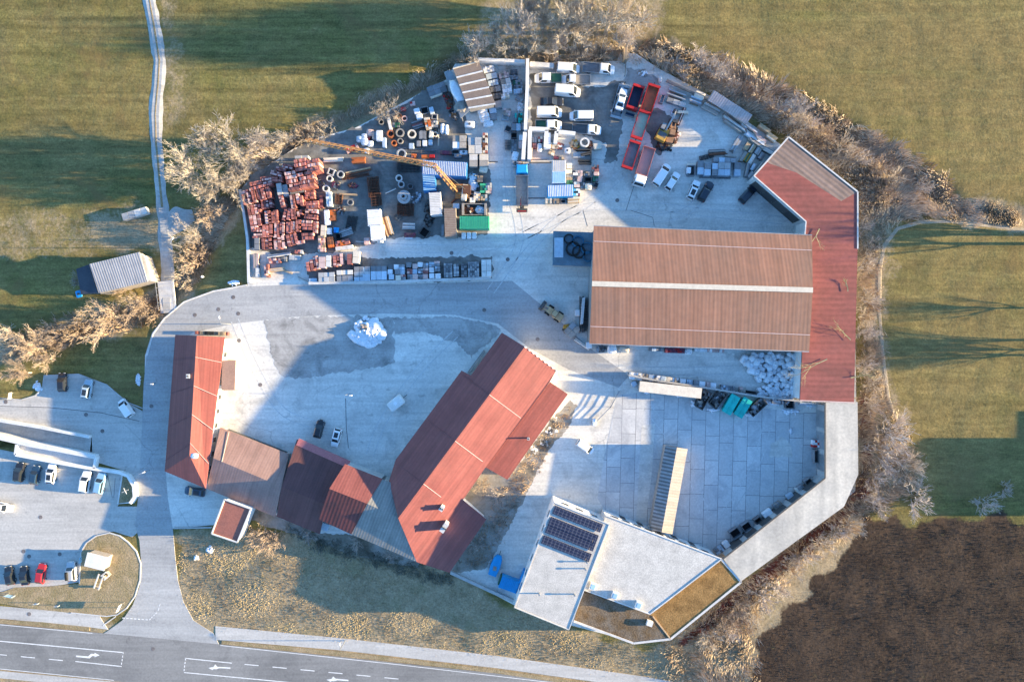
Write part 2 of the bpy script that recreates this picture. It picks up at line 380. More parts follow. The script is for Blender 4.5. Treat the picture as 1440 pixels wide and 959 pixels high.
tan_ = np.zeros(U.shape); tan_[inside(UJ, VJ, TAN_FIELD)] = .8; tan_[inside(UJ, VJ, [(1240, 318), (1600, 318), (1600, 730), (1300, 690), (1262, 590)])] = .45; tan_[inside(UJ, VJ, [(430, -60), (930, -60), (930, 70), (650, 60), (560, 20)])] = .5; tan_[inside(UJ, VJ, [(-60, 110), (210, 100), (215, 190), (-60, 210)])] = .35
red, grn, blu, tan_ = blur(red, 3), blur(grn, 1), blur(blu, 1), blur(tan_, 8)
nv, nu = U.shape
X, Y = (U-720)*S, (479.5-V)*S
verts = np.stack([X, Y, Z], -1).reshape(-1, 3)
idx = np.arange(nv*nu).reshape(nv, nu)
faces = np.stack([idx[1:, :-1], idx[1:, 1:], idx[:-1, 1:], idx[:-1, :-1]], -1).reshape(-1, 4)
me = bpy.data.meshes.new('terrain'); me.from_pydata(verts.tolist(), [], faces.tolist())
ca = me.color_attributes.new('zone', 'FLOAT_COLOR', 'POINT')
ca.data.foreach_set('color', np.stack([red, grn, blu, tan_], -1).reshape(-1).astype(np.float32))
me.materials.append(m_terrain); me.polygons.foreach_set('use_smooth', [True]*len(me.polygons)); me.update()
terrain = bpy.data.objects.new('terrain', me); COL.objects.link(terrain); terrain['kind'] = 'structure'

# ------------------------------------------------------------------ paving, roads, kerbs, markings
RAGGED = {m_dark: 3.2, m_gravel: 3.0, m_rough: 2.2, m_pale_sun: 1.6}
def ragged(poly, amp):
    out = []; n = len(poly)
    for i in range(n):
        a, b = Vector(poly[i]), Vector(poly[(i+1) % n]); k = max(1, int((b-a).length/2.5)); d = (b-a).normalized(); q = Vector((-d.y, d.x)); w = 0
        for j in range(k): w = w*.7+rnd(-amp, amp)*.6; out.append(tuple(a.lerp(b, j/k)+q*w*(1 if j else .4)))
    return out
def sheet(name, poly, mat, z=0.0, depth=.45, kind='structure'):
    if mat in RAGGED: poly = ragged(poly, RAGGED[mat])
    mb = MB(); mb.prism([P(*p)[:2] for p in poly], z-depth, z); o = mb.build(name, mat)
    if kind: o['kind'] = kind
    return o
def strip_mb(mb, line, w, z0, z1, closed=False):
    pts = [Vector(P(*p)[:2]) for p in line]; n = len(pts); L, Rr = [], []
    for i in range(n):
        a = pts[i-1] if (i or closed) else pts[i]; b = pts[(i+1) % n] if (i < n-1 or closed) else pts[i]
        d = (b-a).normalized(); k = Vector((-d.y, d.x)); L.append(pts[i]+k*w/2); Rr.append(pts[i]-k*w/2)
    for i in range(n if closed else n-1):
        j = (i+1) % n
        mb.prism([L[i], L[j], Rr[j], Rr[i]], z0, z1)
def kerb(name, line, w=.2, z1=.12, mat=None, closed=False, kind='structure'):
    mb = MB(); strip_mb(mb, line, w, -.3, z1, closed); o = mb.build(name, mat or m_wconc)
    if kind: o['kind'] = kind
    return o
YARD = [(348, 402), (349, 330), (338, 268), (352, 250), (412, 210), (450, 193), (500, 180), (560, 148), (628, 112), (640, 90), (745, 88), (868, 86), (872, 74), (895, 76), (925, 96), (1000, 136),
        (1100, 205), (1200, 285), (1204, 560), (1203, 690), (1185, 705), (1035, 815), (940, 900), (890, 902), (800, 878), (722, 850), (640, 806), (560, 782), (450, 750), (392, 728), (330, 702),
        (300, 738), (245, 743), (220, 743), (200, 700), (204, 500), (214, 468), (230, 448), (258, 425), (300, 410)]
sheet('yard', YARD, m_yard, 0)
ROAD = [(128, 900), (150, 888), (172, 872), (187, 850), (196, 825), (199, 795), (196, 760), (190, 738), (194, 700), (198, 640), (200, 590), (202, 540), (206, 500), (214, 470), (230, 449), (258, 426), (300, 411), (345, 403),
        (430, 400), (560, 400), (690, 396), (720, 395), (775, 440), (830, 490), (885, 528), (870, 545), (800, 520), (745, 490), (700, 455), (640, 443), (540, 441), (420, 445), (330, 455), (270, 468), (247, 490), (240, 560),
        (232, 650), (236, 700), (243, 743), (246, 780), (250, 815), (258, 846), (272, 872), (300, 890), (310, 910), (200, 912)]
sheet('access_road', ROAD, m_road, .006)
PARK1 = [(-60, 560), (0, 562), (30, 562), (50, 556), (60, 545), (62, 528), (112, 526), (150, 541), (178, 565), (200, 578), (203, 640), (198, 700), (176, 662), (130, 648), (129, 612), (0, 590), (-60, 580)]
PARK2 = [(-60, 622), (0, 632), (26, 637), (130, 656), (172, 664), (176, 690), (165, 712), (192, 712), (200, 742), (186, 755), (160, 747), (135, 752), (114, 775), (113, 818), (60, 826), (0, 832), (-60, 838)]
sheet('upper_parking', PARK1, m_park, .003); sheet('lower_parking', PARK2, m_park, .003)
MT = lambda x: 876.5+x*.0935+ (0 if x < 320 else (x-320)*.012)     # upper edge of the main road
sheet('main_road', [(-400, MT(-400))]+[(x, MT(x)) for x in range(0, 1001, 50)]+[(1400, 1030), (1400, 1100), (600, 1004), (160, 957), (0, 941), (-400, 900)], m_main, .012)
sheet('footpath', [(-300, 826), (0, 852), (70, 858), (140, 866), (152, 885), (130, 882), (70, 876), (0, 869.5), (-300, 845)], m_walk, .0)
sheet('footpath', [(303, 880), (480, 897), (700, 922), (900, 950), (1100, 985), (1100, 1003), (900, 967), (700, 939), (480, 914), (303, 899)], m_walk, .016)
sheet('footpath', [(-200, 930), (0, 943), (160, 958), (300, 974), (300, 986), (160, 969), (0, 953), (-200, 942)], m_walk, .02)
# gravel track, draped over the meadow
def draped(name, line, widths, mat, lift=.06, bridge=None):
    mb = MB(); pts = [Vector(p) for p in line]; dense = []
    for a, b, wa, wb in zip(pts[:-1], pts[1:], widths[:-1], widths[1:]):
        n = max(1, int((b-a).length/6))
        for i in range(n): dense.append((a.lerp(b, i/n), wa+(wb-wa)*i/n))
    dense.append((pts[-1], widths[-1])); rows = []
    for i, (p, w) in enumerate(dense):
        a = dense[max(0, i-1)][0]; b = dense[min(len(dense)-1, i+1)][0]; d = (b-a).normalized(); k = Vector((-d.y, d.x))
        r = []
        for s_ in (-1, -.5, 0, .5, 1):
            q = p+k*w/2*s_*(1+rnd(-.05, .05) if abs(s_) == 1 else 1)
            z = -.09-1.2*float(sstep(np.array(q.x), 400, 265)*sstep(np.array(q.y), 425, 385)*sstep(np.array(q.y), 120, 230))+lift+.05-(.14 if abs(s_) == 1 else 0)
            if not bridge: z = gz(q.x, q.y)+lift-(.2 if abs(s_) == 1 else 0)
            r.append((*P(q.x, q.y)[:2], z))
        rows.append(r)
    for r0, r1 in zip(rows[:-1], rows[1:]):
        for i in range(4): mb.quad(r0[i], r0[i+1], r1[i+1], r1[i])
    o = mb.build(name, mat, smooth=True); o['kind'] = 'structure'; return o
draped('gravel_track', [(208, -60), (210, 0), (217, 40), (224, 85), (222, 120), (217, 160), (216, 200), (220, 250), (224, 290), (228, 340), (231, 380), (235, 440)], [22, 21, 19, 20, 20, 21, 17, 17, 19, 20, 20, 20], m_track, bridge=True)
draped('track_grass', [(210, 0), (217, 40), (224, 85), (222, 120), (217, 160), (216, 200), (220, 250), (224, 290)], [3, 5, 4, 4, 3, 5, 5, 6], m_tan, lift=.085, bridge=True)
draped('trodden_ground', [(228, 318), (250, 305), (268, 300)], [38, 42, 20], m_track, lift=.03, bridge=True)
draped('farm_path', [(1470, 326), (1400, 317), (1340, 311), (1295, 312), (1262, 322), (1244, 345), (1237, 380), (1237, 440), (1242, 500), (1250, 560), (1262, 592)], [9, 8, 8, 8, 9, 9, 8, 7, 7, 6, 3], M('worn_path', (.40, .335, .25), (.29, .235, .16), .5, .95, fine=.3, spec=.1), lift=.06)
# patches of other surfacing, painted shade and painted sunlight on the yard
sheet('oily_ground', [(746, 104), (790, 118), (840, 122), (880, 112), (878, 150), (872, 190), (868, 228), (850, 230), (852, 200), (832, 192), (800, 190), (748, 188)], m_dark, .006)
sheet('oily_ground', [(905, 150), (925, 152), (936, 160), (950, 168), (952, 190), (945, 205), (930, 218), (918, 214), (915, 196), (908, 178), (898, 172)], m_dark, .0075)
sheet('oily_ground', [(880, 95), (905, 100), (926, 112), (930, 124), (915, 130), (890, 122), (876, 112)], m_gravel, .0085)
sheet('gravel_patch', [(372, 450), (430, 446), (500, 444), (552, 446), (556, 510), (512, 520), (450, 528), (412, 531), (396, 528), (384, 510), (378, 480)], m_gravel, .011)
sheet('gravel_patch', [(552, 446), (640, 446), (690, 456), (704, 466), (664, 504), (640, 480), (600, 468), (556, 470)], m_gravel, .010)
sheet('dark_ground_gap_shade', [(339, 270), (352, 251), (412, 211), (450, 194), (500, 181), (560, 149), (625, 114), (650, 150), (660, 215), (690, 240), (686, 330), (560, 335), (470, 355), (400, 360), (352, 350)], m_dark, .005)  # darker yard edge, plus painted shade for the gaps between tile stacks
sheet('bay_gap_shade', [(428, 376), (440, 366), (560, 362), (692, 360), (692, 392), (560, 396), (436, 398)], m_dark, .008)  # dark sheet painting the shade in the gaps between bay stacks
sheet('painted_sun_patch', [(950, 202), (956, 186), (985, 190), (1000, 182), (1010, 190), (1014, 202), (980, 205)], m_pale_sun, .010)  # pale sheet painting a patch of sunlight on the yard
sheet('slab_yard', [(868, 556), (900, 552), (1124, 580), (1158, 580), (1158, 670), (1010, 782), (856, 726), (840, 700), (850, 640)], m_slab, .010)
sheet('smooth_slab', [(902, 598), (921, 596), (916, 670), (908, 735), (894, 735), (899, 660)], m_yard, .016)
sheet('pale_patch', [(1083, 624), (1098, 614), (1114, 628), (1114, 643), (1083, 643)], m_pale_sun, .016)
sheet('rough_ground', [(802, 562), (812, 570), (800, 598), (776, 628), (756, 660), (738, 700), (712, 748), (682, 800), (640, 806), (628, 800), (690, 720), (690, 660), (715, 670), (760, 610)], m_rough, .012)
sheet('rough_ground', [(652, 704), (684, 655), (714, 672), (686, 730)], m_rough, .014)
sheet('lean_border', [(330, 704), (392, 726), (450, 750), (500, 752), (590, 790), (590, 800), (480, 775), (440, 758), (330, 725)], m_rough, .013)
sheet('stair_landing', [(28, 626), (139, 642), (136, 656), (27, 639)], m_wconc, .05, 4.5)
# sunken ramp beside the lower parking
mb = MB(); a, b, c, d = (-60, 588), (129, 612), (126, 637), (-60, 603)
mb.quad((*P(*a)[:2], -3.2), (*P(*d)[:2], -3.2), (*P(*c)[:2], .0), (*P(*b)[:2], .0)); mb.build('garage_ramp', m_park)['kind'] = 'structure'
# grass islands with kerbs
ISL1 = [(114, 776), (122, 763), (136, 753), (154, 749), (168, 753), (180, 762), (192, 775), (198, 792), (197, 815), (190, 838), (178, 855), (165, 864), (150, 866), (100, 861), (40, 855), (0, 848), (-50, 842), (-50, 832), (0, 833), (20, 826), (70, 824), (112, 820)]
sheet('grass_island', ISL1, m_tan, .07); kerb('island_kerb', ISL1[-1:]+ISL1[:14], .22, .12)
ISL2 = [(172, 668), (180, 664), (188, 676), (191, 696), (186, 706), (166, 708)]
sheet('grass_island', ISL2, m_tan, .07); kerb('island_kerb', ISL2, .3, .12, closed=True)
kerb('road_kerb', [(207, 500), (215, 470), (231, 448), (259, 424.5), (300, 409.5), (347, 401)], .22, .1)
kerb('parking_kerb', [(-40, 557), (0, 560), (30, 562), (50, 556), (60, 545), (62, 528), (110, 526), (150, 541), (178, 565), (200, 574)], .18, .1, m_conc)
kerb('verge', [(-60, 873), (0, 873), (60, 877), (126, 884)], .75, .05, m_tan); kerb('verge', [(312, 902.5), (480, 918.5), (700, 944), (860, 967)], .75, .05, m_tan)
# painted markings on the main road and the junction
mk = MB(); zm = (.012, .017)
def line(a, b, w=.17): strip_mb(mk, [a, b], w, -.02, .018)
def dash(a, b, n, duty=.5):
    a, b = Vector(a), Vector(b)
    for i in range(n): line(a.lerp(b, i/n), a.lerp(b, (i+duty)/n))
line((-60, 897), (0, 901), .18); line((0, 901), (173.5, 917), .2); dash((173.5, 916), (170.5, 936), 4, .6); line((171, 936.5), (106, 929.5), .18)
dash((-10, 919), (108, 930), 3, .5)
line((260, 925), (326, 931.8), .18); dash((261, 925), (258.5, 945), 4, .6); line((259, 945), (480, 966), .18); dash((344, 933.5), (580, 956), 6, .5)
line((0, 877.9), (130, 890), .12); line((310, 907), (560, 934), .12); line((560, 934), (800, 962), .12)
line((0, 940), (160, 956), .12)
dash((172, 868.4), (210, 871.2), 7, .6); dash((210, 871.2), (221.5, 860), 4, .6); dash((222.5, 858), (226, 846), 2, .6)
line((145, 879), (163, 866.5), .15)
def arrow(pts):
    mk.prism([P(*p)[:2] for p in pts], .0, .0185)
arrow([(107, 921), (124, 922.4), (128, 918.6), (133, 918.9), (133, 917.2), (140, 920.8), (133, 923.6), (133, 922), (129.4, 921.9), (126, 925.2), (107, 923.2)])
arrow([(324, 937.8), (306, 937), (302.6, 933.6), (300, 937.3), (293, 938.6), (299, 941.6), (300.4, 940.2), (304, 940.4), (308.6, 938.9), (324, 939.8)])
arrow([(490, 955.2), (472, 953.6), (468.6, 950.6), (466, 954), (459, 955), (465, 958.2), (466.4, 956.8), (470, 957.2), (474.6, 955.9), (490, 957.2)])
tag(mk.build('road_marking', m_mark), None, None, kind='structure')
# parking bay lines, faint joints
jm = MB()
def joint(pts, w=.1): strip_mb(jm, pts, w, -.02, .017)
joint([(0, 571), (70, 573), (140, 580), (196, 592)], .12); joint([(688, 228), (700, 228)], .3); joint([(744, 229), (777, 229)], .35); joint([(742, 279), (770, 279)], .25); joint([(880, 297), (892, 260)], .1); joint([(887, 296), (918, 306), (920, 318)], .1)
joint([(486, 560), (487, 600), (490, 630)], .12); joint([(820, 296), (826, 318)], .1); joint([(152, 670), (158, 700)], .08); joint([(162, 672), (160, 700)], .08)
tag(jm.build('paving_joint', M('bitumen_joint', (.10, .10, .105), (.16, .16, .16), 1, .8)), None, None, kind='structure')

tm = MB()
def tyre(pts, w=.17, gap=1.6):
    pts = [Vector(p) for p in pts]; out = []
    for i in range(len(pts)-1):
        p0, p1, p2, p3 = pts[max(0, i-1)], pts[i], pts[i+1], pts[min(len(pts)-1, i+2)]
        for k in range(8):
            q = k/8; out.append(.5*((2*p1)+(p2-p0)*q+(2*p0-5*p1+4*p2-p3)*q*q+(3*p1-p0-3*p2+p3)*q**3))
    out.append(pts[-1])
    for s_ in (-1, 1):
        ln = []
        for i in range(len(out)):
            d = (out[min(i+1, len(out)-1)]-out[max(i-1, 0)]).normalized(); ln.append(out[i]+Vector((-d.y, d.x))*s_*gap/2/S)
        strip_mb(tm, ln, w, -.02, .0135)
for ln in ([(690, 410), (730, 340), (715, 250), (716, 160)], [(720, 380), (800, 300), (900, 290), (1000, 300), (1100, 310)], [(740, 330), (820, 290), (880, 240)], [(330, 450), (360, 520), (400, 580), (460, 600)], [(640, 470), (590, 520), (540, 590), (520, 640)], [(880, 310), (960, 300), (1000, 260)], [(500, 345), (600, 350), (700, 345), (760, 320)], [(880, 520), (960, 522), (1030, 520)], [(900, 560), (960, 640), (990, 720)], [(1080, 590), (1060, 660), (1010, 740)]): tyre(ln)
tag(tm.build('tyre_track', M('tyre_dust', (.50, .50, .49), (.40, .40, .39), .3, .9, fine=.2)), None, None, kind='structure')
# ------------------------------------------------------------------ buildings
def roof_part(name, faces, mat, parent, thick=.22, label=None):
    bm = bmesh.new(); cache = {}
    def gv(p):
        k = tuple(round(c, 3) for c in p)
        if k not in cache: cache[k] = bm.verts.new(Vector(P(*p))-parent.location)
        return cache[k]
    fs = []
    for f in faces:
        fc = bm.faces.new([gv(p) for p in f]); fc.normal_update()
        if fc.normal.z < 0: fc.normal_flip()
        fs.append(fc)
    ret = bmesh.ops.extrude_face_region(bm, geom=fs, use_keep_orig=True)
    nvs = [g for g in ret['geom'] if isinstance(g, bmesh.types.BMVert)]
    bmesh.ops.translate(bm, verts=nvs, vec=(0, 0, -thick))
    bmesh.ops.recalc_face_normals(bm, faces=bm.faces[:])
    me = bpy.data.meshes.new(name); bm.to_mesh(me); bm.free(); me.materials.append(mat)
    o = bpy.data.objects.new(name, me); COL.objects.link(o); o.parent = parent
    if label: o['label'] = label
    return o
def wall_ring(ring, inset, parent, mat, name='wall', drop=.12, z0=-.5):
    pts = [P(*p) for p in ring]; c = sum((Vector((p.x, p.y)) for p in pts), Vector((0, 0)))/len(pts); n = len(pts); q = []
    A = sum(pts[i].x*pts[(i+1) % n].y-pts[(i+1) % n].x*pts[i].y for i in range(n)); sg = 1 if A > 0 else -1
    for i in range(n):
        a, b, d = pts[i-1], pts[i], pts[(i+1) % n]
        e1 = Vector((b.x-a.x, b.y-a.y)).normalized(); e2 = Vector((d.x-b.x, d.y-b.y)).normalized()
        m1 = Vector((-e1.y, e1.x))*sg; m2 = Vector((-e2.y, e2.x))*sg; k = (m1+m2); k = k/max(.4, k.dot(m1)) if k.length > .1 else m1
        q.append(Vector((b.x+k.x*inset, b.y+k.y*inset, b.z-drop)))
    mb = MB()
    for i in range(n):
        a, b = q[i], q[(i+1) % n]
        f = [(a.x, a.y, z0), (b.x, b.y, z0), tuple(b), tuple(a)]
        mb.quad(*(f if sg > 0 else f[::-1]))
    mb.build(name, mat, parent, world=True)
    return q, sg
def openings(parent, a, b, n, z0, z1, w, kind='window', margin=.06, mat=None, sg=1):
    a, b = Vector(a[:2]), Vector(b[:2]); d = (b-a); L = d.length; d.normalize(); k = Vector((d.y, -d.x))*sg; ang = math.atan2(d.y, d.x)
    for i in range(n):
        p = a+d*L*(margin+(1-2*margin)*(i+.5)/n)+k*.03
        fr = MB(); fr.box(p.x, p.y, (z0+z1)/2, w, .12, z1-z0, ang); f = fr.build(kind, mat or (m_frame if kind == 'window' else m_dsteel), parent, world=True)
        if kind == 'window':
            q = p+k*.05; pn = MB(); pn.box(q.x, q.y, (z0+z1)/2, w-.16, .06, z1-z0-.16, ang); o = pn.build('pane', m_glass, f); o.data.transform(Matrix.Translation(-parent.location))
        else:
            q = p+k*.05+d*(w*.38); hn = MB(); hn.box(q.x, q.y, z0+1.0, .06, .1, .2, ang); o = hn.build('handle', m_galv, f); o.data.transform(Matrix.Translation(-parent.location))
def edge_trim(parent, pts, w, h, mat, name='roof_edge', lift=.0):
    mb = MB()
    for a, b in zip(pts[:-1], pts[1:]):
        A, B = P(*a), P(*b); A.z += lift+h/2; B.z += lift+h/2; mb.bar(A, B, w, h)
    return mb.build(name, mat, parent, world=True)
def cen(poly): return P(sum(p[0] for p in poly)/len(poly), sum(p[1] for p in poly)/len(poly))
def base(poly):
    c = P(sum(p[0] for p in poly)/len(poly), sum(p[1] for p in poly)/len(poly), poly[0][2] if len(poly[0]) > 2 else 0); return (c.x, c.y, 0)
def chimney(parent, px, py, z0, h, sx, sy, rz=0, mat=None, pots=2):
    mb = MB(); p = P(px, py, z0+h); mb.box(p.x, p.y, z0+h/2-.3, sx, sy, h+.6, rz); o = mb.build('chimney', mat or m_wconc, parent, world=True)
    k = MB(); k.box(p.x, p.y, z0+h+.05, sx+.16, sy+.16, .1, rz); c = k.build('chimney_cap', m_wconc, o); c.data.transform(Matrix.Translation(-parent.location))
    for i in range(pots):
        f = MB(); t_ = (i-(pots-1)/2)*.45; x, y = p.x+math.cos(rz)*t_, p.y+math.sin(rz)*t_; f.tubering(x, y, z0+h+.1, z0+h+.4, .14, .1, 10); c = f.build('flue', m_dsteel, o); c.data.transform(Matrix.Translation(-parent.location))
def beam(parent, a, b, w, h, mat, name):
    mb = MB(); mb.bar(P(*a), P(*b), w, h); return mb.build(name, mat, parent, world=True)

RED1, RED2 = (.265, .086, .074), (.22, .068, .06)
# --- big hall
hall_mat = M('hall_sheeting', (.32, .155, .10), (.265, .145, .10), .09, .7, stripes=(R(-2.3), .78, .09, .07), rand=0, fine=.08)
ev, rg = 7.2, 10.0
r = [(835, 318, ev), (1142, 331, ev), (1143, 408, rg), (1138, 494, ev), (829, 483, ev), (832.5, 399, rg)]
hall = thing('storage_hall', 'large hall with brown corrugated gable roof and pale ridge strip', 'hall', base(r))
roof_part('roof', [[r[0], r[1], r[2], r[5]], [r[5], r[2], r[3], r[4]]], hall_mat, hall)
q, sg = wall_ring(r, .35, hall, M('hall_cladding', (.30, .31, .31), (.24, .25, .26), 1, .6, stripes=(0, .5, .15, 0)))
openings(hall, q[4], q[3], 4, 0, 4.2, 4.2, 'door', .06, M('roller_door', (.38, .4, .42), None, 1, .5), -sg); openings(hall, q[0], q[1], 5, 3.8, 5.2, 3.2, 'window', .06, None, sg)
beam(hall, (832.5, 399, rg+.09), (1143, 408, rg+.09), 1.0, .24, m_cream, 'ridge_light')
beam(hall, (835, 339.5, 8.0), (1141, 352, 8.0), .16, .14, m_pink, 'roof_rail'); beam(hall, (830, 459, 8.05), (1139, 471, 8.05), .16, .14, m_pink, 'roof_rail')
edge_trim(hall, [(835, 317.6, ev), (1142, 330.6, ev)], .16, .16, m_galv, 'gutter', -.2); edge_trim(hall, [(829, 483.6, ev), (1138, 494.6, ev)], .16, .16, m_galv, 'gutter', -.2)
# --- flat roofed eastern building
er_mat = M('red_roof_sheet', (.31, .085, .07), (.235, .07, .06), .12, .75, stripes=(R(90), 1.1, .10, .15), rand=0, fine=.14)
er_old = M('weathered_roof_sheet', (.26, .18, .145), (.2, .14, .115), .15, .8, stripes=(R(-52), .95, .18, .2), rand=0, fine=.14)
z = 5.6
er = [(1060, 248, z), (1109, 193, z), (1206, 270, z), (1206, 350, z), (1201, 566, z), (1125, 563, z), (1128, 500, z), (1133, 312, z)]
east = thing('wing_building', 'long flat roofed building with red roof sheets bending round the hall', 'building', base(er))
cut1, cut2, cut3 = (1084, 231, z), (1170, 276, z), (1184, 284, z)
roof_part('roof', [[er[0], (1078, 228, z), cut1, (1120, 243, z), (1156, 266, z), (1183, 283, z), er[2], er[3], er[4], er[5], er[6], er[7]]], er_mat, east, .35)
roof_part('roof', [[(1078, 228, z), er[1], er[2], (1183, 283, z), (1156, 266, z), (1120, 243, z), cut1]], er_old, east, .35, label='weathered brown striped roof corner')
q, sg = wall_ring(er, .3, east, m_white)
openings(east, q[0], q[7], 4, 0.05, 3.6, 3.0, 'door', .06, m_dsteel, -sg)
edge_trim(east, [er[0], er[1], er[2], er[3]], .28, .1, m_wconc, 'parapet'); edge_trim(east, [er[0], er[7]], .22, .24, m_wconc, 'parapet'); edge_trim(east, [er[7], (1131.5, 330, z)], .2, .2, m_wconc, 'parapet')
edge_trim(east, [er[5], er[4]], .2, .15, m_pink, 'parapet')
# --- white roofed bent wing
ww_mat = M('white_membrane', (.55, .50, .425), (.42, .39, .345), .22, .7, rand=0, fine=.12, stripes=(0, 2.4, .05, 0))
z = 5.6
ww = [(1160, 566, z), (1206, 565, z), (1207, 667, z), (1187, 712, z), (1042, 817, z), (1017, 785, z), (1160, 672, z)]
white = thing('white_wing', 'bent wing with smooth white roof along the slab yard', 'building', base(ww))
roof_part('roof', [[ww[0], ww[1], ww[2], ww[3], ww[6]], [ww[6], ww[3], ww[4], ww[5]]], ww_mat, white, .35)
q, sg = wall_ring(ww, .8, white, m_conc)
openings(white, q[0], q[6], 3, .02, 3.6, 3.4, 'door', .05, m_galv, -sg); openings(white, q[6], q[5], 6, .02, 3.4, 2.6, 'door', .05, m_dsteel, -sg)
edge_trim(white, [ww[0], ww[6], ww[5]], .25, .16, m_dsteel, 'fascia')
# --- pale roofed house with solar panels
sm = M('pale_gravel_roof', (.53, .495, .45), (.42, .395, .36), .5, .85, rand=0, fine=.25)
z = 7.8
so = [(779.4, 706.4, z), (856.7, 737, z), (800, 885, z), (723.3, 853.6, z)]
solar = thing('solar_building', 'pale flat roofed building carrying strips of solar panels', 'building', base(so))
roof_part('roof', [so], sm, solar, .4)
q, sg = wall_ring(so, .25, solar, m_white)
openings(solar, q[3], q[0], 6, 3.6, 5.2, 1.6, 'window', .06, None, sg); openings(solar, q[0], q[1], 3, 3.6, 5.2, 1.6, 'window', .08, None, sg)
edge_trim(solar, [so[0], so[1], so[2], so[3], so[0]], .16, .1, m_wconc, 'roof_edge')
edge_trim(solar, [(863, 741, z), (806, 884, z)], .05, .02, m_wconc, 'flashing') if 0 else None
pm, pt, pb = new_mat('solar_cells'); v = objco(pt)
br = nd(pt, 'ShaderNodeTexBrick'); br.offset = 0; br.inputs['Scale'].default_value = 1; br.inputs['Brick Width'].default_value = .5; br.inputs['Row Height'].default_value = .55; br.inputs['Mortar Size'].default_value = .035
br.inputs['Color1'].default_value = (.012, .016, .045, 1); br.inputs['Color2'].default_value = (.018, .022, .055, 1); br.inputs['Mortar'].default_value = (.10, .11, .14, 1)
pt.links.new(v, br.inputs['Vector']); pt.links.new(br.outputs['Color'], pb.inputs['Base Color']); pb.inputs['Roughness'].default_value = .35
A, B, D = P(*so[0]), P(*so[1]), P(*so[3])
eu = (B-A).normalized(); ev_ = (D-A).normalized(); ang = math.atan2(eu.y, eu.x); Lu = (B-A).length
proto = None
rows = [(.45, 1.7), (2.85, 1.62), (4.52, 1.62), (6.75, 1.7)]
for off, dep in rows:
    n = 13
    for i in range(n):
        c = A+eu*(.35+(Lu-1.5)*(i+.5)/n)+ev_*(off+dep/2)-solar.location
        if proto is None:
            mb = MB(); mb.box(0, 0, 0, (Lu-1.5)/n-.06, dep, .06); proto = o = mb.build('solar_panel', pm, solar)
        else:
            o = proto.copy(); COL.objects.link(o)
        o.location = (c.x, c.y, z+.16); o.rotation_euler = (R(-4), 0, ang)
for px, py in ((825.5, 791), (823.5, 801), (758.5, 836), (808, 837)):
    mb = MB(); p = P(px, py, z+.8); mb.cone((p.x, p.y, z-.1), (p.x, p.y, z+.8), .14, .14, 10); mb.cone((p.x, p.y, z+.8), (p.x, p.y, z+.95), .24, .2, 10); mb.build('vent_pipe', m_galv, solar, world=True)
z = 6.6
fl = [(851.7, 724.4, z), (1015, 785.5, z), (914, 863, z), (821, 829, z)]
flat = thing('office_building', 'wide pale flat roof between solar panels and sedum roof', 'building', base(fl))
roof_part('roof', [fl], M('pale_gravel_roof2', (.54, .51, .465), (.44, .415, .38), .5, .85, rand=0, fine=.25), flat, .4)
q, sg = wall_ring(fl, .3, flat, m_white); openings(flat, q[0], q[1], 9, 3.2, 4.8, 1.7, 'window', .04, None, sg); openings(flat, q[0], q[1], 5, .03, 2.3, 1.2, 'door', .1, m_dsteel, sg)
edge_trim(flat, [fl[0], fl[1], fl[2], fl[3]], .2, .12, m_wconc, 'roof_edge')
for px, py in ((834, 825), (865, 838), (898.5, 851.5)):
    mb = MB(); p = P(px, py, z+.9); mb.box(p.x, p.y, z+.4, 1.15, 1.3, .9, R(-20)); o = mb.build('skylight', m_frame, flat, world=True)
    k = MB(); k.box(p.x-flat.location.x, p.y-flat.location.y, z+.87, .75, .9, .06, R(-20)); k.build('pane', m_lblue, o)
z = 5.4
se = [(914, 864, z), (1015, 787, z), (1042, 818, z), (943, 898, z), (891, 904, z), (807, 873, z), (821, 831, z)]
sed = thing('sedum_wing', 'low wing with brown planted roof and white rim', 'building', base(se))
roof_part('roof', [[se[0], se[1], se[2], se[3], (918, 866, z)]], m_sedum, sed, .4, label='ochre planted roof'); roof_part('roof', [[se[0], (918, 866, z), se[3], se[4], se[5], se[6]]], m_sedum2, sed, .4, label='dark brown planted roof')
wall_ring(se, .25, sed, m_white); edge_trim(sed, [se[1], se[2], se[3], se[4], se[5]], .42, .1, m_wconc, 'parapet'); edge_trim(sed, [(918, 866, z), se[3]], .25, .12, m_fresh, 'roof_edge')
mb = MB(); p = P(914, 877, z+.8); mb.box(p.x, p.y, z+.35, 1.2, 1.0, .8, R(-20)); mb.build('skylight', m_wconc, sed, world=True)
# --- red roofed main house
rm_a = M('red_standing_seam', RED1, RED2, .2, .6, stripes=(R(36.5), .62, .05, .08), rand=0, fine=.06)
rm_l = M('red_annex_sheet', (.26, .075, .062), (.215, .062, .052), .3, .7, stripes=(R(36.5), .62, .05, .08), rand=0, fine=.08)
rz_, ez, ezw = 7.7, 4.6, 3.6
RT, RB = (738, 487.6, rz_), (560, 728.5, rz_)
mh = [(705.7, 467.7, 5.4), RT, (782, 521, ez), (773.5, 536.5, ez), (683, 657, ez), (651, 703, ez), (684, 730, 3.5), (632, 805, 3.5), (586, 790, 4.8), RB, (546, 674, ez), (556.5, 646, ez), (649, 521, ez), (662, 528, 5.4)]
house = thing('main_house', 'large house with red gable roof running diagonally across the site', 'house', base([(660, 630, 5)]))
roof_part('roof', [[RT, (782, 521, ez), (773.5, 536.5, ez), (683, 657, ez), (651, 703, ez), RB]], rm_a, house)
roof_part('roof', [[RB, (651, 703, ez), (684, 730, 3.5), (632, 805, 3.5), (586, 790, 4.8)]], rm_a, house)
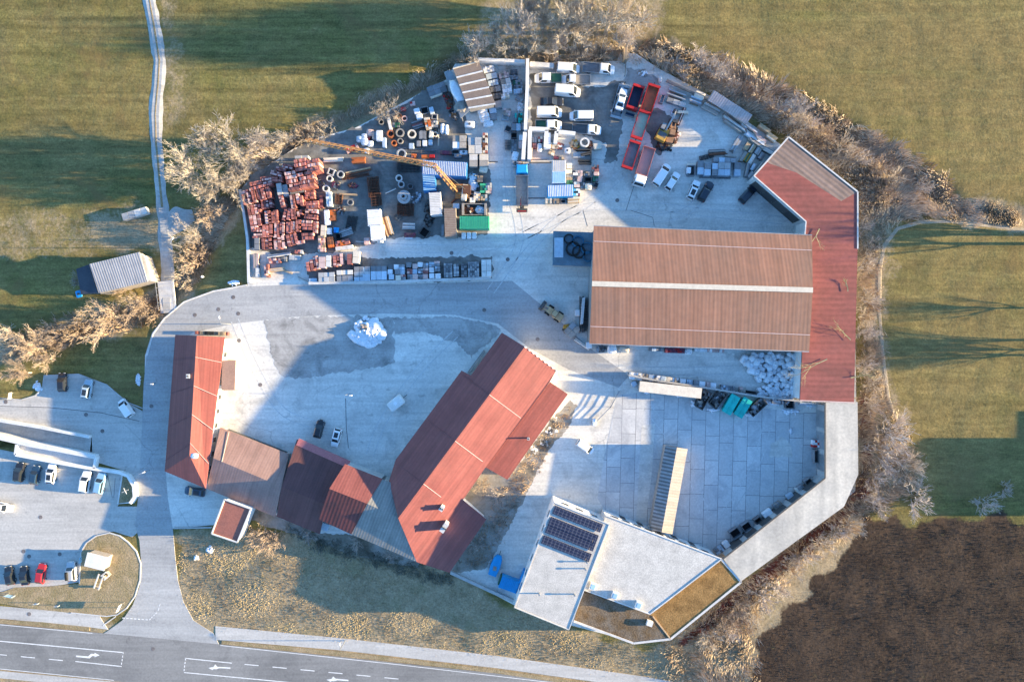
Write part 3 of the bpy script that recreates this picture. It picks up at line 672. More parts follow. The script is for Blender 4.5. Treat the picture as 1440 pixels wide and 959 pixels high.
roof_part('roof', [[(705.7, 467.7, 5.4), RT, RB, (547, 676, ez), (556.5, 646, ez), (649, 521, ez), (662, 528, 5.35)]], rm_a, house)
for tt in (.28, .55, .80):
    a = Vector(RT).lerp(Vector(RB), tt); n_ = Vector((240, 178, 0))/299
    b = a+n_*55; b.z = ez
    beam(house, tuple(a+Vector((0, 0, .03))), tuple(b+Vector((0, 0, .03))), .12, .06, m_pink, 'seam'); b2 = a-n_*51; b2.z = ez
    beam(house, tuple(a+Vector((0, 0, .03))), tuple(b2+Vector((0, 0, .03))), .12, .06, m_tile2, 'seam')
q, sg = wall_ring(mh, .45, house, m_white, drop=.3)
openings(house, q[12], q[11], 8, 0.9, 2.1, 1.2, 'window', .05, None, -sg); openings(house, q[12], q[11], 8, 2.8, 3.9, 1.2, 'window', .05, None, -sg)
wing = [(773.5, 537, 4.0), (798.5, 554.3, 3.3), (713.5, 674.4, 3.3), (683, 657, 4.0)]
roof_part('annex_roof', [wing], rm_l, house); wall_ring(wing, .35, house, m_white, 'annex_wall')
chimney(house, 621, 715, 5.6, 1.5, .7, .9, R(-35)); chimney(house, 624.5, 742, 4.9, 2.1, .8, 1.9, R(-35), None, 3); chimney(house, 743, 617, 3.7, 1.3, .35, .35, 0, m_conc, 1)
mb = MB()
for i in range(9): t_ = i/8; mb.bar(P(738+44*t_, 487.6+33.4*t_, rz_-3.1*t_+.1), P(738+44*t_+1.6, 487.6+33.4*t_+1.2, rz_-3.1*t_-.2), .2, .2)
mb.build('verge_board', m_frame, house, world=True)
# --- western red house
we, wr = 3.7, 5.4
wn_, wr0, we_, wse, wsw, wrk = (246.5, 470.8, we), (276.7, 472, wr), (316, 474, we), (289, 686.6, we), (231.5, 662.6, we), (266.5, 640, wr)
west = thing('west_house', 'long red roofed house with hipped end beside the access road', 'house', base([(275, 575, 4.6)]))
rm_w = M('red_sheet_west', (.255, .08, .066), (.225, .068, .057), .2, .6, stripes=(R(4), .55, .04, .07), rand=0, fine=.05)
roof_part('roof', [[wn_, wr0, wrk, wsw], [wr0, we_, wse, wrk], [wrk, wse, wsw]], rm_w, west)
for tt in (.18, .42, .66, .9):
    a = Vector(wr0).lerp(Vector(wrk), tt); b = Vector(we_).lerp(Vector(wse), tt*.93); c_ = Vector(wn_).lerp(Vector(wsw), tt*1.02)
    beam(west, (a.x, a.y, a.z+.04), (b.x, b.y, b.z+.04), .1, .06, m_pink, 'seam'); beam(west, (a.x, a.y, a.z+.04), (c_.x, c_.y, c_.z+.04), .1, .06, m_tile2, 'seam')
q, sg = wall_ring([wn_, wr0, we_, wse, wsw], .4, west, m_white); openings(west, q[2], q[3], 9, .9, 2.3, 1.1, 'window', .06, None, sg)
chimney(west, 264.5, 529, 4.8, .6, .6, .7, 0, m_wconc, 1)
mb = MB(); mb.lump(*P(273, 641, 5.3)[:2], 4.9, 1.6, 1.2, .5, .8, .15); mb.build('snow_patch', m_snow, west, world=True, smooth=True)
an = [(313, 506.7, 3.4), (331.5, 506.7, 3.1), (330, 548.5, 3.1), (311, 549, 3.4)]
roof_part('annex_roof', [an], M('brown_annex', (.27, .17, .135), (.22, .14, .115), .5, .75), west); wall_ring(an, .2, west, m_white, 'annex_wall')
mb = MB(); mb.prism([P(*p)[:2] for p in ((313, 476), (331, 478), (333, 506), (311, 505))], -.2, .75); mb.build('terrace', m_white, west, world=True)
# --- row of workshop roofs
def gable_block(name, label, cat, A_, B_, C_, D_, R0, R1, matA, matB, wallm=None, mid=True):
    o = thing(name, label, cat, base([A_, B_, C_, D_]))
    roof_part('roof', [[A_, B_, R1, R0]], matA, o); roof_part('roof', [[R0, R1, C_, D_]], matB, o)
    q, sg = wall_ring([A_, B_, R1, C_, D_, R0], .3, o, wallm or m_conc); return o, q, sg
bt = M('brown_sheeting', (.33, .205, .17), (.28, .17, .14), .3, .75, stripes=(R(22), .55, .05, .08), rand=0, fine=.08)
be, brg = 2.3, 4.1
o, q, sg = gable_block('workshop', 'brown corrugated workshop adjoining the western red house', 'workshop', (309.8, 601, be), (406, 638.5, be), (387, 726.5, be), (290.5, 687, be), (300, 644, brg), (396, 684, brg), bt, bt)
openings(o, q[0], q[1], 5, .02, 2.0, 2.6, 'door', .05, m_dsteel, sg)
beam(o, (322, 607, 2.5), (312, 649, brg+.05), .12, .08, m_cream, 'seam')
bt2 = M('purple_brown_sheeting', (.145, .062, .058), (.12, .052, .05), .3, .75, stripes=(R(22), .55, .05, .08), rand=0, fine=.08)
o, q, sg = gable_block('workshop', 'workshop with darker brown roof and pink eave strip, mid row', 'workshop', (417.5, 617.7, be), (491.5, 650, be), (449.6, 751, be), (389, 726, be), (396, 684, brg+.15), (459, 710, brg+.15), bt2, bt2)
beam(o, (418.5, 621, be+.22), (491, 653, be+.22), 1.5, .1, M('pink_eave', (.42, .15, .14), (.36, .12, .12), .5, .7), 'eave_strip')
openings(o, q[0], q[1], 3, .02, 2.0, 2.6, 'door', .05, m_dsteel, sg)
b3 = M('red_tiled_sheet', RED1, RED2, .3, .7, stripes=(R(22), .6, .06, .1), rand=0, fine=.08); b3b = M('shaded_red_sheet', (.17, .05, .045), (.11, .042, .04), .5, .75, stripes=(R(22), .75, .22, .15), rand=0, fine=.12)  # second red is the slope turned from the sun, its shade painted in
be3, br3 = 5.0, 6.9
gable_block('red_workshop', 'small red roofed block with shade painted into its dark red slope', 'workshop', (485, 652.5, be3), (538, 673.4, be3), (494, 751, be3), (448, 730, be3), (463, 687, br3), (516, 708, br3), b3, b3b)
g3 = M('grey_corrugated', (.27, .26, .24), (.21, .205, .19), .3, .8, stripes=(R(22), .6, .14, .15), rand=0, fine=.1)
gable_block('grey_annex', 'grey corrugated roof between red block and main house', 'annex', (538, 673.6, be3-.1), (556, 681, be3-.1), (584, 789, be3-.1), (494.3, 751, be3-.1), (516.4, 708.2, br3-.1), (566, 730, br3-.1), g3, g3)
# --- small flat house
z = 4.0
sh = [(316, 702, z), (353, 715, z), (334, 762, z), (298, 750, z)]
small = thing('garage', 'small flat roofed garage with dull red roof and white rim', 'garage', base(sh))
roof_part('roof', [sh], M('dull_red_felt', (.30, .115, .085), (.24, .10, .08), .4, .8, rand=0), small, .3); q, sg = wall_ring(sh, .15, small, m_white); edge_trim(small, sh+[sh[0]], .26, .2, m_white, 'parapet')
openings(small, q[0], q[1], 1, .02, 2.3, 2.6, 'door', .2, m_dsteel, sg)
# --- grey barn on the meadow
bz = -1.2
e_, r_ = 2.9, 4.1
barn = thing('barn', 'small barn with grey corrugated roof on the meadow', 'barn', (*P(165, 386, 2)[:2], bz))
gr = M('grey_barn_sheet', (.33, .335, .36), (.26, .27, .3), .4, .7, stripes=(R(-13), .5, .22, .35), rand=0, fine=.08)
roof_part('roof', [[(125.5, 371.5, r_), (196, 354.5, r_), (207, 396, e_), (138.7, 412, e_)]], gr, barn); roof_part('roof', [[(107, 378.5, 2.4), (125, 372, 2.7), (138, 412, 2.7), (114, 414, 2.4)]], M('dark_felt', (.05, .055, .07), (.07, .075, .09), .5, .8), barn, label='dark felt lean-to roof')
mb = MB(); mb.prism([P(*p, 3)[:2] for p in ((128, 374), (198, 358), (211, 395), (140, 413))], bz-.3, 2.7); mb.prism([P(*p, 3)[:2] for p in ((109, 380), (127, 375), (138, 411), (115, 412))], bz-.3, 2.1); mb.build('wall', m_timber, barn, world=True)
mb = MB(); mb.prism([P(*p, 2.8)[:2] for p in ((197, 356), (203, 360), (213, 393), (207, 396))], 1.9, 2.75); mb.build('eave_board', m_cream, barn, world=True)
# --- storage shed at the north yard
st_, sb = 4.6, 4.1
shp = [(637, 97, st_), (673.5, 87, st_), (697, 147, sb), (659, 153, sb)]
shed = thing('storage_shed', 'open shed with brown roof crossed by five white strips', 'shed', base(shp))
roof_part('roof', [shp], M('brown_bitumen', (.22, .17, .14), (.18, .14, .12), .5, .8, rand=0), shed, .25)
for k in range(5):
    t_ = .22+k*.19 if k < 4 else .985
    a = Vector(shp[0]).lerp(Vector(shp[3]), t_); b = Vector(shp[1]).lerp(Vector(shp[2]), t_); beam(shed, (a.x, a.y, a.z+.05), (b.x, b.y, b.z+.05), .3, .1, m_frame, 'roof_strip')
q, sg = wall_ring(shp, .3, shed, m_timber); edge_trim(shed, [shp[0], shp[1]], .25, .15, m_cream, 'roof_edge')
lp = [(625, 103, 3.0), (635, 99, 3.2), (661, 155, 3.2), (648, 167, 3.0)]
roof_part('lean_to_roof', [lp], M('blue_grey_sheet', (.27, .29, .31), (.2, .22, .24), .6, .6), shed, .12)
mb = MB(); mb.lump(*P(642, 128, 3.6)[:2], 3.05, 2.0, 4.6, .5, .6, .18, 14, 8, rz=R(25)); mb.build('tarpaulin', m_wrap, shed, world=True, smooth=True)
mb = MB(); mb.lump(*P(647, 150, 3.6)[:2], 3.05, 2.4, 2.2, .6, .7, .2); mb.build('rubble_load', m_stone, shed, world=True)
for px, py in ((626, 104), (649, 166), (637, 135)):
    p = P(px, py, 3); mb = MB(); mb.box(p.x+.1, p.y, 1.4, .15, .15, 3.0); mb.build('post', m_timber, shed, world=True)
# --- long open shed on the slab yard
o, q, sg = gable_block('open_shed', 'long narrow shed alone on the slab yard', 'shed', (952+15, 631.5, 3.4), (945.5, 751, 3.4), (914, 745, 3.4), (936, 626, 3.4), (952, 629, 4.1), (930.5, 748, 4.1), M('cream_sheeting', (.36, .315, .28), (.30, .265, .24), .5, .75, stripes=(R(100), .6, .10, .1), rand=0), M('dark_slats', (.30, .29, .285), (.22, .215, .21), .6, .8, stripes=(R(100), .75, .55, .3), rand=0), m_timber)
# --- lean-to along the timber store, tank platform
o = thing('timber_canopy', 'pinkish lean-to roof over timber along the north fence', 'canopy', base([(1030, 150, 3)]))
roof_part('roof', [[(1004, 127, 3.2), (1058, 162, 3.2), (1050, 175, 2.7), (995, 141, 2.7)]], M('pink_sheeting', (.46, .37, .35), (.38, .31, .30), .5, .7, stripes=(R(33), .5, .12, .2), rand=0), o, .12)
for px, py in ((998, 140), (1022, 156), (1049, 174), (1005, 129), (1057, 162)):
    p = P(px, py, 2.6); mb = MB(); mb.box(p.x, p.y, 1.25, .16, .16, 2.7); mb.build('post', m_timber, o, world=True)
o = thing('roofed_platform', 'dark blue flat roofed annex with coiled hoses beside the hall', 'annex', base([(805, 350, 3.2)]))
roof_part('roof', [[(778, 325, 3.4), (834, 327, 3.4), (834, 375, 3.4), (777, 373, 3.4)]], M('slate_roof', (.13, .19, .23), (.10, .14, .17), .6, .7), o, .3); wall_ring([(778, 325, 3.4), (834, 327, 3.4), (834, 375, 3.4), (777, 373, 3.4)], .2, o, m_conc)
mb = MB(); p = P(786, 348, 4.2); mb.box(p.x, p.y, 3.7, 1.8, 4.0, .7); mb.build('roof_box', m_wrapb, o, world=True)
for i, (px, py, r_) in enumerate(((800, 336, 1.0), (813, 340, 1.25), (806, 350, 1.5), (825, 349, 1.25), (814, 354, 1.35), (827, 361, 1.1))):
    mb = MB(); p = P(px, py, 3.8)
    for k in range(4): mb.tubering(p.x+rnd(-.06, .06), p.y+rnd(-.06, .06), 3.42+k*.12, 3.52+k*.12, r_*rnd(.93, 1.05), r_*.8, 20)
    h_ = mb.build('coiled_hose', m_black if i % 2 == 0 else M('blue_hose', (.03, .12, .2), None, 1, .5), None); tag(h_, ['black hose coil at top left of the annex roof', 'blue hose coil near the annex roof top edge', 'black hose coil in the middle of the annex roof', 'blue hose coil beside the hall wall', 'large black hose coil overlapping the blue ones', 'small blue hose coil at lower right of annex roof'][i], 'hose', 'hose coils on the annex roof')
# out of frame to the east: what throws the long shadows on the field
far = thing('unseen_farmhouse', 'unseen house beyond the right edge shading the field', 'house', P(1660, 675))
fp = [(1600, 622, 6.4), (1740, 622, 6.4), (1740, 737, 6.4), (1600, 737, 6.4)]
roof_part('roof', [[fp[0], fp[1], (1740, 680, 8.5), (1600, 680, 8.5)], [(1600, 680, 8.5), (1740, 680, 8.5), fp[2], fp[3]]], rm_w, far); wall_ring([fp[0], fp[1], (1740, 680, 8.4), fp[2], fp[3], (1600, 680, 8.4)], .3, far, m_white)
mb = MB(); mb.prism([P(*p)[:2] for p in ((1600, 578), (1690, 578), (1690, 620), (1600, 620))], -.3, 4.2); mb.build('unseen_side_wing', m_white, far, world=True)

# ------------------------------------------------------------------ walls and fences
def wall(name, label, line, w, h, mat, z0=-.6, cap=None):
    o = thing(name, label, 'wall', P(*line[0]))
    mb = MB(); strip_mb(mb, line, w, z0, h); mb.build('wall_body', mat, o, world=True)
    mb = MB(); strip_mb(mb, line, w+.08, h+.002, h+.07); mb.build('coping', cap or mat, o, world=True)
    return o
wall('yard_wall', 'pale wall on the west edge of the tile yard', [(339.5, 268), (345, 300), (350, 335), (351, 358), (352, 398)], .45, .9, m_wconc, -2)
wall('yard_wall', 'long low wall below the pallet bays', [(436, 399), (560, 396.5), (690, 391.5)], .5, 1.0, m_wconc)
wall('yard_wall', 'tall white wall dividing pallets from the van yard', [(741.5, 90), (741, 130), (738.5, 188)], .6, 2.6, m_white)
wall('yard_wall', 'white wall along the north end of the pallet yard', [(673, 90), (700, 91), (738, 92.5)], .6, 2.2, m_white)
wall('yard_wall', 'short grey wall north of the parked vans', [(745, 94.5), (778, 97)], .9, 1.6, m_wconc)
wall('yard_wall', 'thin wall dividing the bag heap from the slab yard', [(882, 527), (925, 535), (1000, 546), (1060, 556), (1122, 563)], .3, 2.0, m_conc)
wall('ramp_wall', 'white wall along the upper side of the ramp', [(-20, 587), (0, 590), (60, 600), (129, 613.5)], .5, .9, m_white, -3.6)
wall('ramp_wall', 'white stepped wall between ramp and lower parking', [(-20, 609), (0, 613), (30, 620), (50, 624.5), (90, 631.5), (139, 641)], .8, 1.2, m_white, -3.6)
wall('ramp_wall', 'white wall behind the row of parked cars', [(27, 638), (80, 648), (125, 656), (172, 663), (184, 668), (192, 682), (193, 697), (187, 706)], .55, 1.1, m_white)
wall('stair_wall', 'short white cross wall at the stair left end', [(28.5, 624), (26.5, 638)], .4, 1.1, m_white); wall('stair_wall', 'short white cross wall at the stair right end', [(139, 641), (136.5, 657)], .4, 1.1, m_white)
wall('garden_wall', 'low stone wall south of the main house', [(634, 803), (660, 815), (690, 829), (722, 843)], .5, .9, m_conc)
wall('yard_wall', 'low wall along the south end of western buildings', [(245, 742), (298, 741)], .2, .3, m_conc)
B6 = Zoom(680, 180, 7.2)
for lab, ln in (('white back wall of the material bays', [(744, 185), (770, 186)]), ('left side wall of the brick bay', [(745, 187), (744, 228)]), ('middle white wall between two material bays', [(768, 187), (766.5, 211)]), ('right short wall of the material bays', [(782, 189), (780, 206)]), ('pale wall running east from the bays', [(782, 189), (808, 192)]), ('tapered red and white block wall by the bays', [(738, 190), (735.5, 228)])):
    wall('bay_wall', lab, ln, .7, 1.9, m_white)
# post and rail fence along the timber store and fence by sand bays
def fence(label, line, h, n, mat, slats=False):
    o = thing('fence', label, 'fence', P(*line[0])); pts = [P(*p) for p in line]
    for a, b in zip(pts[:-1], pts[1:]):
        k = max(1, int((b-a).length/n))
        for i in range(k+1):
            p = a.lerp(b, i/k); mb = MB(); mb.box(p.x, p.y, h/2-.1, .1, .1, h+.2); mb.build('post', mat, o, world=True)
        mb = MB()
        for zz in ((.3, .6, .9, h-.1) if not slats else np.arange(.15, h, .22)): mb.bar((a.x, a.y, zz), (b.x, b.y, zz), .05, .1 if not slats else .18)
        mb.build('rail', mat, o, world=True)
    return o
fence('timber board fence along the north timber store', [(936, 116), (1000, 145), (1055, 188), (1062, 200)], 1.8, 3, m_timber, True)
fence('thin metal fence round the little forecourt', [(870, 550), (858, 572), (838, 592)], 1.2, 2.5, m_galv)
fence('wooden fence by the northern water outlet', [(881, 74), (879, 95), (878, 108)], 1.3, 2, m_wood)
# little bridge on the track
br_ = thing('footbridge', 'small concrete bridge carrying the gravel track over the creek', 'bridge', P(235, 412))
mb = MB(); a, b = P(231.5, 395), P(237, 436); mb.bar((a.x, a.y, -.35), (b.x, b.y, -.13), 3.3, .3); mb.build('deck', m_wconc, br_, world=True)
for s_ in (-1, 1):
    mb = MB(); mb.bar((a.x+s_*1.65, a.y, .75), (b.x+s_*1.65, b.y, .9), .08, .08)
    for k in range(5): p = a.lerp(b, k/4); mb.box(p.x+s_*1.65, p.y, .25, .07, .07, 1.2)
    mb.build('railing', m_galv, br_, world=True)

# ------------------------------------------------------------------ vehicles
PAINT = {}
def paint(name, c, metal=0.0):
    if name not in PAINT:
        m, t, bs = new_mat('paint_'+name); bs.inputs['Base Color'].default_value = (*c, 1); bs.inputs['Roughness'].default_value = .3; bs.inputs['Coat Weight'].default_value = .5; bs.inputs['Metallic'].default_value = metal
        v = objco(t); col = mix(t, mrange(t, noise(t, v, 1.3, 4), .4, .75, 0, .25), c, tuple(x*.7+.012 for x in c)); t.links.new(col, bs.inputs['Base Color']); PAINT[name] = m
    return PAINT[name]
WHITE = (.78, .78, .78); BLK = (.016, .017, .02)
m_light = M('lamp_lens', (.7, .7, .68), None, 1, .15, fine=0); m_tail = M('tail_lens', (.35, .01, .01), None, 1, .2, fine=0)
m_tyre = M('tyre', (.02, .02, .02), None, 2, .85); m_rim = M('wheel_rim', (.45, .46, .48), None, 2, .35, metal=.7)
def wheel(root, x, y, r=.32, w=.22):
    mb = MB(); mb.cone((x, y-w/2, r), (x, y+w/2, r), r, r, 16); wh = mb.build('wheel', m_tyre, root)
    s_ = 1 if y > 0 else -1; mb = MB(); mb.cone((x, y+s_*(w/2-.02), r), (x, y+s_*(w/2+.015), r), r*.62, r*.55, 10); mb.build('rim', m_rim, wh)
def smooth_body(mb, st):
    """st: stations (x, half width, z bottom, z top); rounded ring lofted along the car"""
    n = 10; vs = []
    for x, w, zb, zt in st:
        h = zt-zb
        ring = [(-w*.86, zb), (w*.86, zb), (w, zb+h*.25), (w, zb+h*.6), (w*.95, zb+h*.88), (w*.82, zt), (-w*.82, zt), (-w*.95, zb+h*.88), (-w, zb+h*.6), (-w, zb+h*.25)]
        vs += [(x, y, z) for y, z in ring]
    fs = [(i*n+k, i*n+(k+1) % n, (i+1)*n+(k+1) % n, (i+1)*n+k) for i in range(len(st)-1) for k in range(n)]
    fs += [tuple(range(n))[::-1], tuple(range((len(st)-1)*n, len(st)*n))]
    mb.add(vs, fs)
def cabin(mb, b0, t0, t1, b1, wb, wt, zb, zr):
    r_ = .10
    vs = [(b0, -wb, zb), (b1, -wb, zb), (b1, wb, zb), (b0, wb, zb), (t0, -wt, zr-r_), (t1, -wt, zr-r_), (t1, wt, zr-r_), (t0, wt, zr-r_),
          (t0+.14*(1 if t0 > b0 else .3), -wt+.14, zr), (t1-.16, -wt+.14, zr), (t1-.16, wt-.14, zr), (t0+.14*(1 if t0 > b0 else .3), wt-.14, zr)]
    fs = [(0, 1, 5, 4), (1, 2, 6, 5), (2, 3, 7, 6), (3, 0, 4, 7), (4, 5, 9, 8), (5, 6, 10, 9), (6, 7, 11, 10), (7, 4, 8, 11), (8, 9, 10, 11)]
    mb.add(vs, fs); return vs
def pane(root, q, nm, inset=.1, off=.012, lo=.08):
    q = [Vector(p) for p in q]; n = (q[1]-q[0]).cross(q[3]-q[0]).normalized(); c = sum(q, Vector())/4
    out = n if n.dot(c-Vector((c.x*.7, 0, c.z-.6))) > 0 else -n
    def bl(u, v): return (q[0].lerp(q[1], u)).lerp(q[3].lerp(q[2], u), v)+out*off
    mb = MB(); f = [bl(inset, lo), bl(1-inset, lo), bl(1-inset, .96), bl(inset, .96)]
    mb.quad(*f) if n == out else mb.quad(*f[::-1]); return mb.build(nm, m_glass, root)
def place(px, py, h=.8):
    p = P(px, py, h); return (p.x, p.y, 0.0)
def car(px, py, rot, label, colour, L=4.4, W=1.78, kind='hatch', group=None, cat='car', z=0.02, name='parked_car', roof=None):
    x, y, _ = place(px, py); o = thing(name, label, cat, (x, y, z), R(rot), group)
    cm = paint(*colour) if isinstance(colour, tuple) else colour; h = L/2; w = W/2
    van = kind in ('van', 'bigvan')
    if kind == 'hatch': zbelt, zr, b0, t0, t1, b1 = .93, 1.5, -h*.96, -h*.78, h*.12, h*.48
    elif kind == 'sedan': zbelt, zr, b0, t0, t1, b1 = .92, 1.45, -h*.72, -h*.42, h*.10, h*.46
    elif kind == 'suv': zbelt, zr, b0, t0, t1, b1 = 1.05, 1.72, -h*.96, -h*.84, h*.14, h*.46
    elif kind == 'van': zbelt, zr, b0, t0, t1, b1 = 1.1, 1.95, -h*.98, -h*.93, h*.36, h*.72
    else: zbelt, zr, b0, t0, t1, b1 = 1.25, 2.45, -h*.98, -h*.96, h*.42, h*.74
    mb = MB(); hood = zbelt-(.02 if van else .06)
    smooth_body(mb, [(-h, w*.82, .36, zbelt-.22), (-h*.97, w*.93, .26, zbelt-.05), (-h*.8, w, .2, zbelt), (h*.4, w, .2, zbelt), (h*.72, w*.97, .2, hood-.03), (h*.93, w*.86, .24, hood-.16), (h, w*.68, .34, hood-.34)])
    cv = cabin(mb, b0, t0, t1, b1, w*.95, w*(.8 if not van else .88), zbelt-.03, zr); mb.build('body', cm, o)
    v = [Vector(k) for k in cv]
    pane(o, [v[1], v[2], v[6], v[5]], 'windscreen', .07)
    if kind != 'bigvan': pane(o, [v[3], v[0], v[4], v[7]], 'rear_window', .1)
    for a, b, c, d, s_ in ((0, 1, 5, 4, -1), (2, 3, 7, 6, 1)):
        q = [v[a], v[b], v[c], v[d]]
        if kind == 'bigvan' or (kind == 'van' and 'minibus' not in label):
            lo, hi = q[0].lerp(q[1], .68), q[3].lerp(q[2], .72)
            q = [lo, q[1], q[2], hi] if s_ < 0 else [q[0], q[0].lerp(q[1], .32), q[3].lerp(q[2], .28), q[3]]
        pane(o, q, 'side_window', .05)
    if roof == 'dark':
        mb = MB(); mb.box((t0+t1)/2, 0, zr+.006, (t1-t0)*.6, W*.5, .012); mb.build('sunroof', m_glass, o)
    if roof == 'box':
        mb = MB(); mb.box((t0+t1)/2, w*.4, zr+.25, 1.8, .55, .35, 0, 0, .8); mb.build('roof_box', m_black, o)
    for sx in (h*.62, -h*.6):
        for sy in (-1, 1): wheel(o, sx, sy*(w-.10))
    for sy in (-1, 1):
        mb = MB(); mb.box(h*.93, sy*w*.62, hood-.24, .22, .32, .14); mb.build('headlight', m_light, o)
        mb = MB(); mb.box(-h*.985, sy*w*.72, zbelt-.2, .08, .24, .2); mb.build('tail_light', m_tail, o)
        mb = MB(); mb.box(b1-.35, sy*(w+.09), zbelt+.06, .14, .2, .14); mb.build('mirror', cm, o)
    return o
def open_box(root, x0, x1, w, z0, z1, m_side, m_floor, tail=True, t=.07, nm='bed', flare=0):
    mb = MB(); mb.box((x0+x1)/2, 0, z0+.04, x1-x0, w, .08); f = mb.build(nm+'_floor', m_floor, root)
    mb = MB(); L = x1-x0
    for s_ in (-1, 1): mb.box((x0+x1)/2, s_*(w/2-t/2), (z0+z1)/2+.04, L, t, z1-z0)
    for x in ([x0+t/2, x1-t/2] if tail else [x1-t/2]): mb.box(x, 0, (z0+z1)/2+.042, t, w-2*t, z1-z0)
    for s_ in (-1, 1):
        for k in range(int(L/.9)+1): mb.box(x0+.1+k*(L-.2)/max(1, int(L/.9)), s_*(w/2+.03), (z0+z1)/2, .08, .06, z1-z0)
    mb.build(nm+'_side', m_side, root); return f
def truck_cab(root, x0, x1, w, z0, z1, cm, nm='cab'):
    mb = MB(); c = (x0+x1)/2; L = x1-x0
    vs = [(x0, -w/2, z0), (x1, -w/2*.97, z0), (x1, w/2*.97, z0), (x0, w/2, z0), (x0, -w/2, z0+(z1-z0)*.55), (x1+.02, -w/2*.97, z0+(z1-z0)*.55), (x1+.02, w/2*.97, z0+(z1-z0)*.55), (x0, w/2, z0+(z1-z0)*.55),
          (x0, -w/2*.92, z1-.1), (x1-.35, -w/2*.88, z1-.1), (x1-.35, w/2*.88, z1-.1), (x0, w/2*.92, z1-.1), (x0+.1, -w/2*.8, z1), (x1-.55, -w/2*.76, z1), (x1-.55, w/2*.76, z1), (x0+.1, w/2*.8, z1)]
    fs = [(3, 2, 1, 0)]
    for k in (0, 4, 8):
        for i in range(4): fs.append((k+i, k+(i+1) % 4, k+4+(i+1) % 4, k+4+i))
    fs.append((12, 13, 14, 15)); mb.add(vs, fs); cb = mb.build(nm, cm, root); v = [Vector(p) for p in vs]
    pane(cb, [v[5], v[6], v[10], v[9]], 'windscreen', .06)
    for q in ([v[4].lerp(v[5], .35), v[5], v[9], v[8].lerp(v[9], .35)], [v[6], v[6].lerp(v[7], .65), v[10].lerp(v[11], .65), v[10]]): pane(cb, q, 'side_window', .08)
    for s_ in (-1, 1):
        m_ = MB(); m_.box(x1-.15, s_*(w/2+.16), z0+(z1-z0)*.6, .1, .22, .38); m_.build('mirror', m_black, cb)
        m_ = MB(); m_.box(x1-.0, s_*w*.36, z0+.25, .08, .36, .2); m_.build('headlight', m_light, cb)
    return cb
def pickup(px, py, rot, label, bedm, L=5.6, colour=('white', WHITE), crew=False, group=None, floor=None):
    x, y, _ = place(px, py); o = thing('flatbed_van', label, 'flatbed', (x, y, .02), R(rot), group); h = L/2; cm = paint(*colour)
    cl = L*(.58 if crew else .47); xc = h-cl; mb = MB()
    smooth_body(mb, [(xc, .92, .4, 1.15), (h-1.0, .95, .35, 1.15), (h-.35, .9, .35, 1.02), (h, .72, .4, .85)])
    cv = cabin(mb, xc, xc+.05, h-1.55, h-.85, .93, .8, 1.1, 2.05); mb.build('cab', cm, o); v = [Vector(k) for k in cv]
    pane(o, [v[1], v[2], v[6], v[5]], 'windscreen', .07)
    for q in ([v[0].lerp(v[1], .3), v[1], v[5], v[4].lerp(v[5], .3)], [v[2], v[2].lerp(v[3], .7), v[6].lerp(v[7], .7), v[6]]): pane(o, q, 'side_window', .08)
    open_box(o, -h, xc-.08, 2.05, .8, 1.2, m_galv, floor or bedm)
    mb = MB(); mb.box((-h+xc)/2, 0, .62, L-cl, .8, .3); mb.build('chassis', m_dsteel, o)
    for sx in (h*.66, -h*.58):
        for sy in (-1, 1): wheel(o, sx, sy*.82, .34)
    for sy in (-1, 1):
        mb = MB(); mb.box(h-.1, sy*.55, .78, .2, .3, .16); mb.build('headlight', m_light, o)
        mb = MB(); mb.box(h-1.1, sy*1.03, 1.22, .14, .2, .2); mb.build('mirror', m_black, o)
    return o
def truck(px, py, rot, label, cm, sidem, floorm, L=8.5, w=2.5, bed=1.0, crane=False, load=None, bedend=0, cabl=2.0):
    x, y, _ = place(px, py, 2); o = thing('tipper_truck', label, 'truck', (x, y, .02), R(rot)); h = L/2
    truck_cab(o, h-cabl, h, w*.96, .6, 2.95, cm)
    open_box(o, -h+bedend, h-cabl-.35, w, 1.15, 1.15+bed, sidem, floorm)
    mb = MB(); mb.box(-.6, 0, .9, L-1.4, .9, .35); mb.build('chassis', m_dsteel, o)
    for sx in (h-1.2, -h*.32, -h*.32-1.35):
        for sy in (-1, 1): wheel(o, sx, sy*(w/2-.2), .5, .34)
    if bedend:
        mb = MB(); mb.box(-h+.35, 0, 1.1, .7, w*.9, .3); mb.box(-h+.1, 0, .8, .2, w*.8, .5); mb.box(-h+.9, .1, 2.0, .5, .4, 1.3); mb.bar((-h+.9, .1, 2.5), (-h+3.0, .1, 2.3), .14); mb.build('tail_lift', m_dsteel, o); mb = MB(); mb.box(-h+.12, 0, 1.3, .2, w*.7, .1); mb.bar((-h+1.0, .3, 2.3), (-h+2.6, .3, 2.2), .12); mb.build('tail_lift_arm', m_red, o)
    return o
def trailer(px, py, rot, label, sidem, floorm, L, w, bed=1.0, name='skip_trailer', cat='trailer', z0=1.0, wheels=True, rim=None, h_ref=2.0):
    x, y, _ = place(px, py, h_ref); o = thing(name, label, cat, (x, y, .02), R(rot)); h = L/2
    open_box(o, -h, h, w, z0, z0+bed, sidem, floorm, t=.12)
    mb = MB()
    for s_ in (-1, 1): mb = MB(); mb.box(s_*(h-.25), 0, z0+bed+.06, .5, w+.06, .1); mb.build('end_rim', rim or sidem, o)
    mb = MB()
    if wheels:
        mb = MB(); mb.box(0, 0, z0-.25, L*.9, .8, .3); mb.bar((h-.1, 0, z0-.3), (h+1.0, 0, z0-.4), .16); mb.build('chassis', m_dsteel, o)
        for sx in (h*.5, h*.15, -h*.55):
            for sy in (-1, 1): wheel(o, sx, sy*(w/2-.25), .45, .3)
    return o
